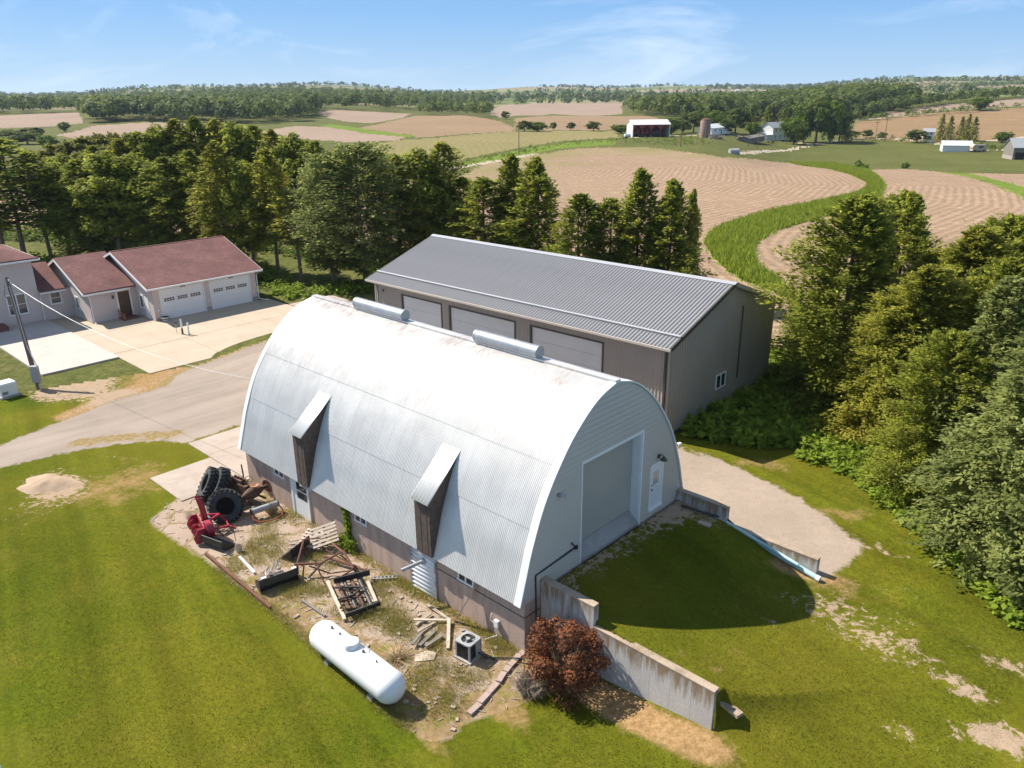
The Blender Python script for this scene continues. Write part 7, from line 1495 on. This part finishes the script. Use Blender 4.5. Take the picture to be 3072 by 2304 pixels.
# trees round the farms (display px: foot, top, width)
ft = [('decA', 1450, 290, 252, 50), ('decB', 1498, 286, 240, 56), ('decA', 1540, 284, 236, 60), ('decB', 1588, 287, 234, 62), ('farspruce', 1620, 282, 232, 36), ('decA', 1625, 296, 262, 34), ('farspruce', 1655, 284, 228, 34), ('decB', 1700, 280, 224, 44), ('decA', 1735, 308, 216, 62), ('decB', 1762, 308, 206, 66), ('decA', 1792, 310, 212, 62), ('decA', 1714, 312, 252, 58), ('decB', 1812, 308, 236, 48), ('farspruce', 1826, 306, 246, 34), ('decB', 1565, 290, 258, 40), ('decB', 1475, 288, 258, 36), ('farspruce', 1690, 284, 236, 30)]
for i, (kd, x, yb, yt, w) in enumerate(sorted(ft, key=lambda q: q[1])): tree_px(kd, 'farm_tree', f'{"dark conifer" if kd == "farspruce" else "round leafy tree"} around the middle farmstead, {ORD[i]} from the left', x, yb, yt, w, group='trees around the middle farmstead')
ft2 = [('farspruce', 2030, 302, 246, 26), ('farspruce', 2048, 303, 250, 26), ('farspruce', 2072, 304, 252, 28), ('farspruce', 2086, 305, 246, 26), ('farspruce', 2100, 306, 252, 26), ('decB', 1980, 308, 280, 42), ('decA', 2165, 308, 283, 34), ('decA', 2117, 238, 208, 42), ('decB', 1840, 300, 282, 28), ('decB', 1872, 298, 280, 24), ('decB', 1905, 302, 285, 20)]
for i, (kd, x, yb, yt, w) in enumerate(sorted(ft2, key=lambda q: q[1])): tree_px(kd, 'farm_tree', f'{"pointed spruce" if kd == "farspruce" else "round tree"} near the right-hand farmstead, {ORD[i]} from the left', x, yb, yt, w, group='trees around the right-hand farmstead')
ft3 = [('decB', 1133, 284, 260, 34), ('decA', 1160, 284, 262, 50), ('decB', 1195, 281, 264, 16), ('decB', 1233, 281, 264, 20), ('decB', 1282, 283, 262, 34), ('decA', 1340, 288, 268, 44), ('decB', 1092, 258, 240, 20), ('bush', 1853, 362, 345, 14), ('bush', 1955, 364, 350, 18), ('bush', 1862, 365, 352, 30), ('decA', 105, 325, 290, 40), ('decB', 20, 305, 280, 60), ('decB', 60, 312, 285, 60), ('decA', 140, 285, 262, 24), ('decB', 5, 330, 295, 60), ('decB', 70, 300, 275, 50), ('decB', 330, 268, 250, 18)]
for i, (kd, x, yb, yt, w) in enumerate(sorted(ft3, key=lambda q: q[1])): tree_px(kd, 'field_tree', f'{"lone bush" if kd == "bush" else "lone leafy tree"} on the far fields, {ORD[i]} from the left', x, yb, yt, w, group='lone trees on the far fields')
# far woods and hedgerows: masses nobody could count
def wood(name, label, poly, n, hmin, hmax, mat, seed, per=30):
    r = np.random.RandomState(seed); P_ = world_poly(poly)
    # sample in the photo plane so that the nearer trees are not starved
    pp = np.array(poly, float); q = scatter_poly(pp, n, r); pts = np.array([PX(a, b) for a, b in q]); C, D_, N_, L_, T_ = [], [], [], [], []
    for p in pts:
        h = r.uniform(hmin, hmax); R = h * r.uniform(.34, .5); u = r.normal(0, 1, (per, 3)); u /= np.linalg.norm(u, axis=1)[:, None]; u[:, 2] = np.abs(u[:, 2]) * 1.0 - .25 * (r.rand(per) < .4)
        c = u * np.array([R, R, h * .55]) * r.uniform(.75, 1.05, per)[:, None] + vec(p[0], p[1], p[2] + h * .45); C.append(c); D_.append(np.cross(u, r.normal(0, 1, (per, 3)))); N_.append(u + r.normal(0, .3, (per, 3)) + vec(0, 0, .3)); L_.append(h * r.uniform(.11, .24, per)); tb = r.rand(); T_.append(np.clip(.6 * tb + .4 * r.rand(per), 0, 1))
    L_ = np.concatenate(L_); a = cards(np.vstack(C), np.vstack(D_), np.vstack(N_), L_, L_ * .8, np.concatenate(T_)); return stuff(name, *a, mat, label, 'woodland')
wood('far_wood', 'wide dark green wood across the valley at the left', [(-200, 226), (0, 222), (130, 217), (330, 213), (440, 203), (560, 201), (700, 205), (820, 209), (960, 208), (1050, 210), (1058, 230), (890, 243), (700, 236), (660, 262), (560, 268), (300, 262), (200, 266), (175, 243), (0, 247), (-200, 252)], 2300, 11, 18, 'leaves_far', 41, 62)
wood('far_wood', 'dark green wood in the middle distance right of centre', [(1345, 236), (1420, 226), (1500, 214), (1620, 214), (1720, 214), (1840, 212), (1930, 210), (1990, 218), (1900, 238), (1830, 256), (1760, 262), (1690, 262), (1600, 262), (1450, 258), (1380, 250)], 1500, 10, 17, 'leaves_far', 42, 62)
wood('hedgerow', 'tree line along the pale hill fields at the right', [(1840, 256), (1900, 240), (2000, 224), (2100, 214), (2212, 206), (2400, 196), (2400, 203), (2212, 213), (2100, 221), (2000, 232), (1900, 248), (1850, 262)], 300, 6, 11, 'leaves_far', 43, 40)
wood('hedgerow', 'bushy hedge between the two right-hand hill fields', [(1850, 262), (1960, 251), (2100, 239), (2212, 231), (2212, 235), (2100, 243), (1960, 255), (1850, 266)], 70, 2.5, 6, 'leaves_green', 44, 34)
wood('hedgerow', 'tree belt beyond the middle fields', [(900, 246), (960, 240), (1055, 238), (1060, 246), (1050, 256), (1000, 250), (930, 250)], 160, 8, 13, 'leaves_far', 45, 40)
wood('hedgerow', 'row of bushes along the weedy bank by the near road', [(1005, 352), (1100, 328), (1200, 311), (1330, 302), (1500, 300), (1560, 312), (1480, 320), (1330, 310), (1220, 318), (1110, 340), (1010, 360)], 300, .6, 1.8, 'leaves_green', 46, 26)
wood('hedgerow', 'scattered trees on the skyline ridges', [(-100, 207), (300, 202), (480, 196), (700, 200), (1000, 200), (1300, 199), (1600, 195), (1800, 190), (2050, 184), (2300, 176), (2300, 186), (2050, 192), (1800, 199), (1600, 203), (1000, 206), (300, 210), (-100, 214)], 420, 8, 16, 'leaves_far', 47, 26)
wood('hedgerow', 'trees about the hilltop hamlet at the far right', [(1880, 200), (1960, 196), (2050, 192), (2150, 186), (2212, 180), (2212, 188), (2100, 196), (1950, 207)], 150, 8, 15, 'leaves_far', 48, 36)
wood('hedgerow', 'low bushes along the lane below the hill field', [(1830, 302), (1960, 306), (2030, 314), (2140, 320), (2212, 326), (2212, 331), (2130, 328), (2030, 318), (1960, 311), (1830, 307)], 70, 1.5, 4, 'leaves_green', 49, 24)
# ridge tree lines, kilometres off
r9 = np.random.RandomState(90); C, D_, N_, L_, T_ = [], [], [], [], []
for k in range(70):
    az = r9.uniform(-40, 40); d = r9.uniform(1400, 6500); x0, y0 = d * math.sin(math.radians(az)), d * math.cos(math.radians(az)); a = r9.normal(0, .35); L = r9.uniform(150, 900); n = int(L / 13)
    for i in range(n):
        x = x0 + math.cos(a) * L * (i / n - .5) + r9.normal(0, 9); y = y0 + math.sin(a) * L * (i / n - .5) + r9.normal(0, 22); h = r9.uniform(8, 17); z = G(x, y); per = 12; u = r9.normal(0, 1, (per, 3)); u /= np.linalg.norm(u, axis=1)[:, None]
        C.append(u * vec(h * .5, h * .5, h * .42) + vec(x, y, z + h * .5)); D_.append(np.cross(u, r9.normal(0, 1, (per, 3)))); N_.append(u + r9.normal(0, .3, (per, 3))); L_.append(h * r9.uniform(.4, .7, per)); T_.append(np.full(per, r9.rand() * .7))
L_ = np.concatenate(L_); stuff('ridge_tree_lines', *cards(np.vstack(C), np.vstack(D_), np.vstack(N_), L_, L_ * .8, np.concatenate(T_)), 'leaves_far', 'thin lines of trees on the ridges toward the horizon', 'woodland')
# hilltop houses, each a few pixels
hh = [(1915, 1923, 208), (1925, 1934, 211), (1940, 1953, 210), (1958, 1966, 207), (1968, 1975, 205), (2010, 2018, 205), (2030, 2040, 200), (2075, 2088, 190), (2090, 2102, 188), (1590, 1600, 199), (790, 800, 203)]
for i, (x0, x1, yb) in enumerate(sorted(hh)):
    a, b = PX(x0, yb), PX(x1, yb); s = np.linalg.norm(a - b); s = min(max(s, 6), 13); d = b - a
    t = thing('distant_house', f'tiny white house on the far ridge, {ORD[i]} from the left', 'house', a, math.atan2(d[1], d[0]), 'white houses on the far ridge'); part(t, 'wall', 'white_trim', lambda m: gable_body(m, s, s * .7, s * .35, s * .2)); part(t, 'roof', 'roof_white', lambda m: gable_roof(m, s, s * .7, s * .35, s * .2, s * .03))

# ------------------------------------------------------------------ air
hz = NT('air'); hz.n.remove(hz.b); pv = hz.n.new('ShaderNodeVolumePrincipled'); pv.inputs['Color'].default_value = (0.66, 0.82, 1.0, 1); pv.inputs['Density'].default_value = 0.000062; pv.inputs['Anisotropy'].default_value = 0.1
hz.l.new(pv.outputs['Volume'], hz.out.inputs['Volume'])
zmax = float(GZ.max()) + 30; mb = MB(); mb.box((-13500, -200, -12), (13500, 14300, zmax)); o = mb.build('haze', hz.m); o['kind'] = 'stuff'; o['label'] = 'thin blue haze over the far country'; o['category'] = 'haze'
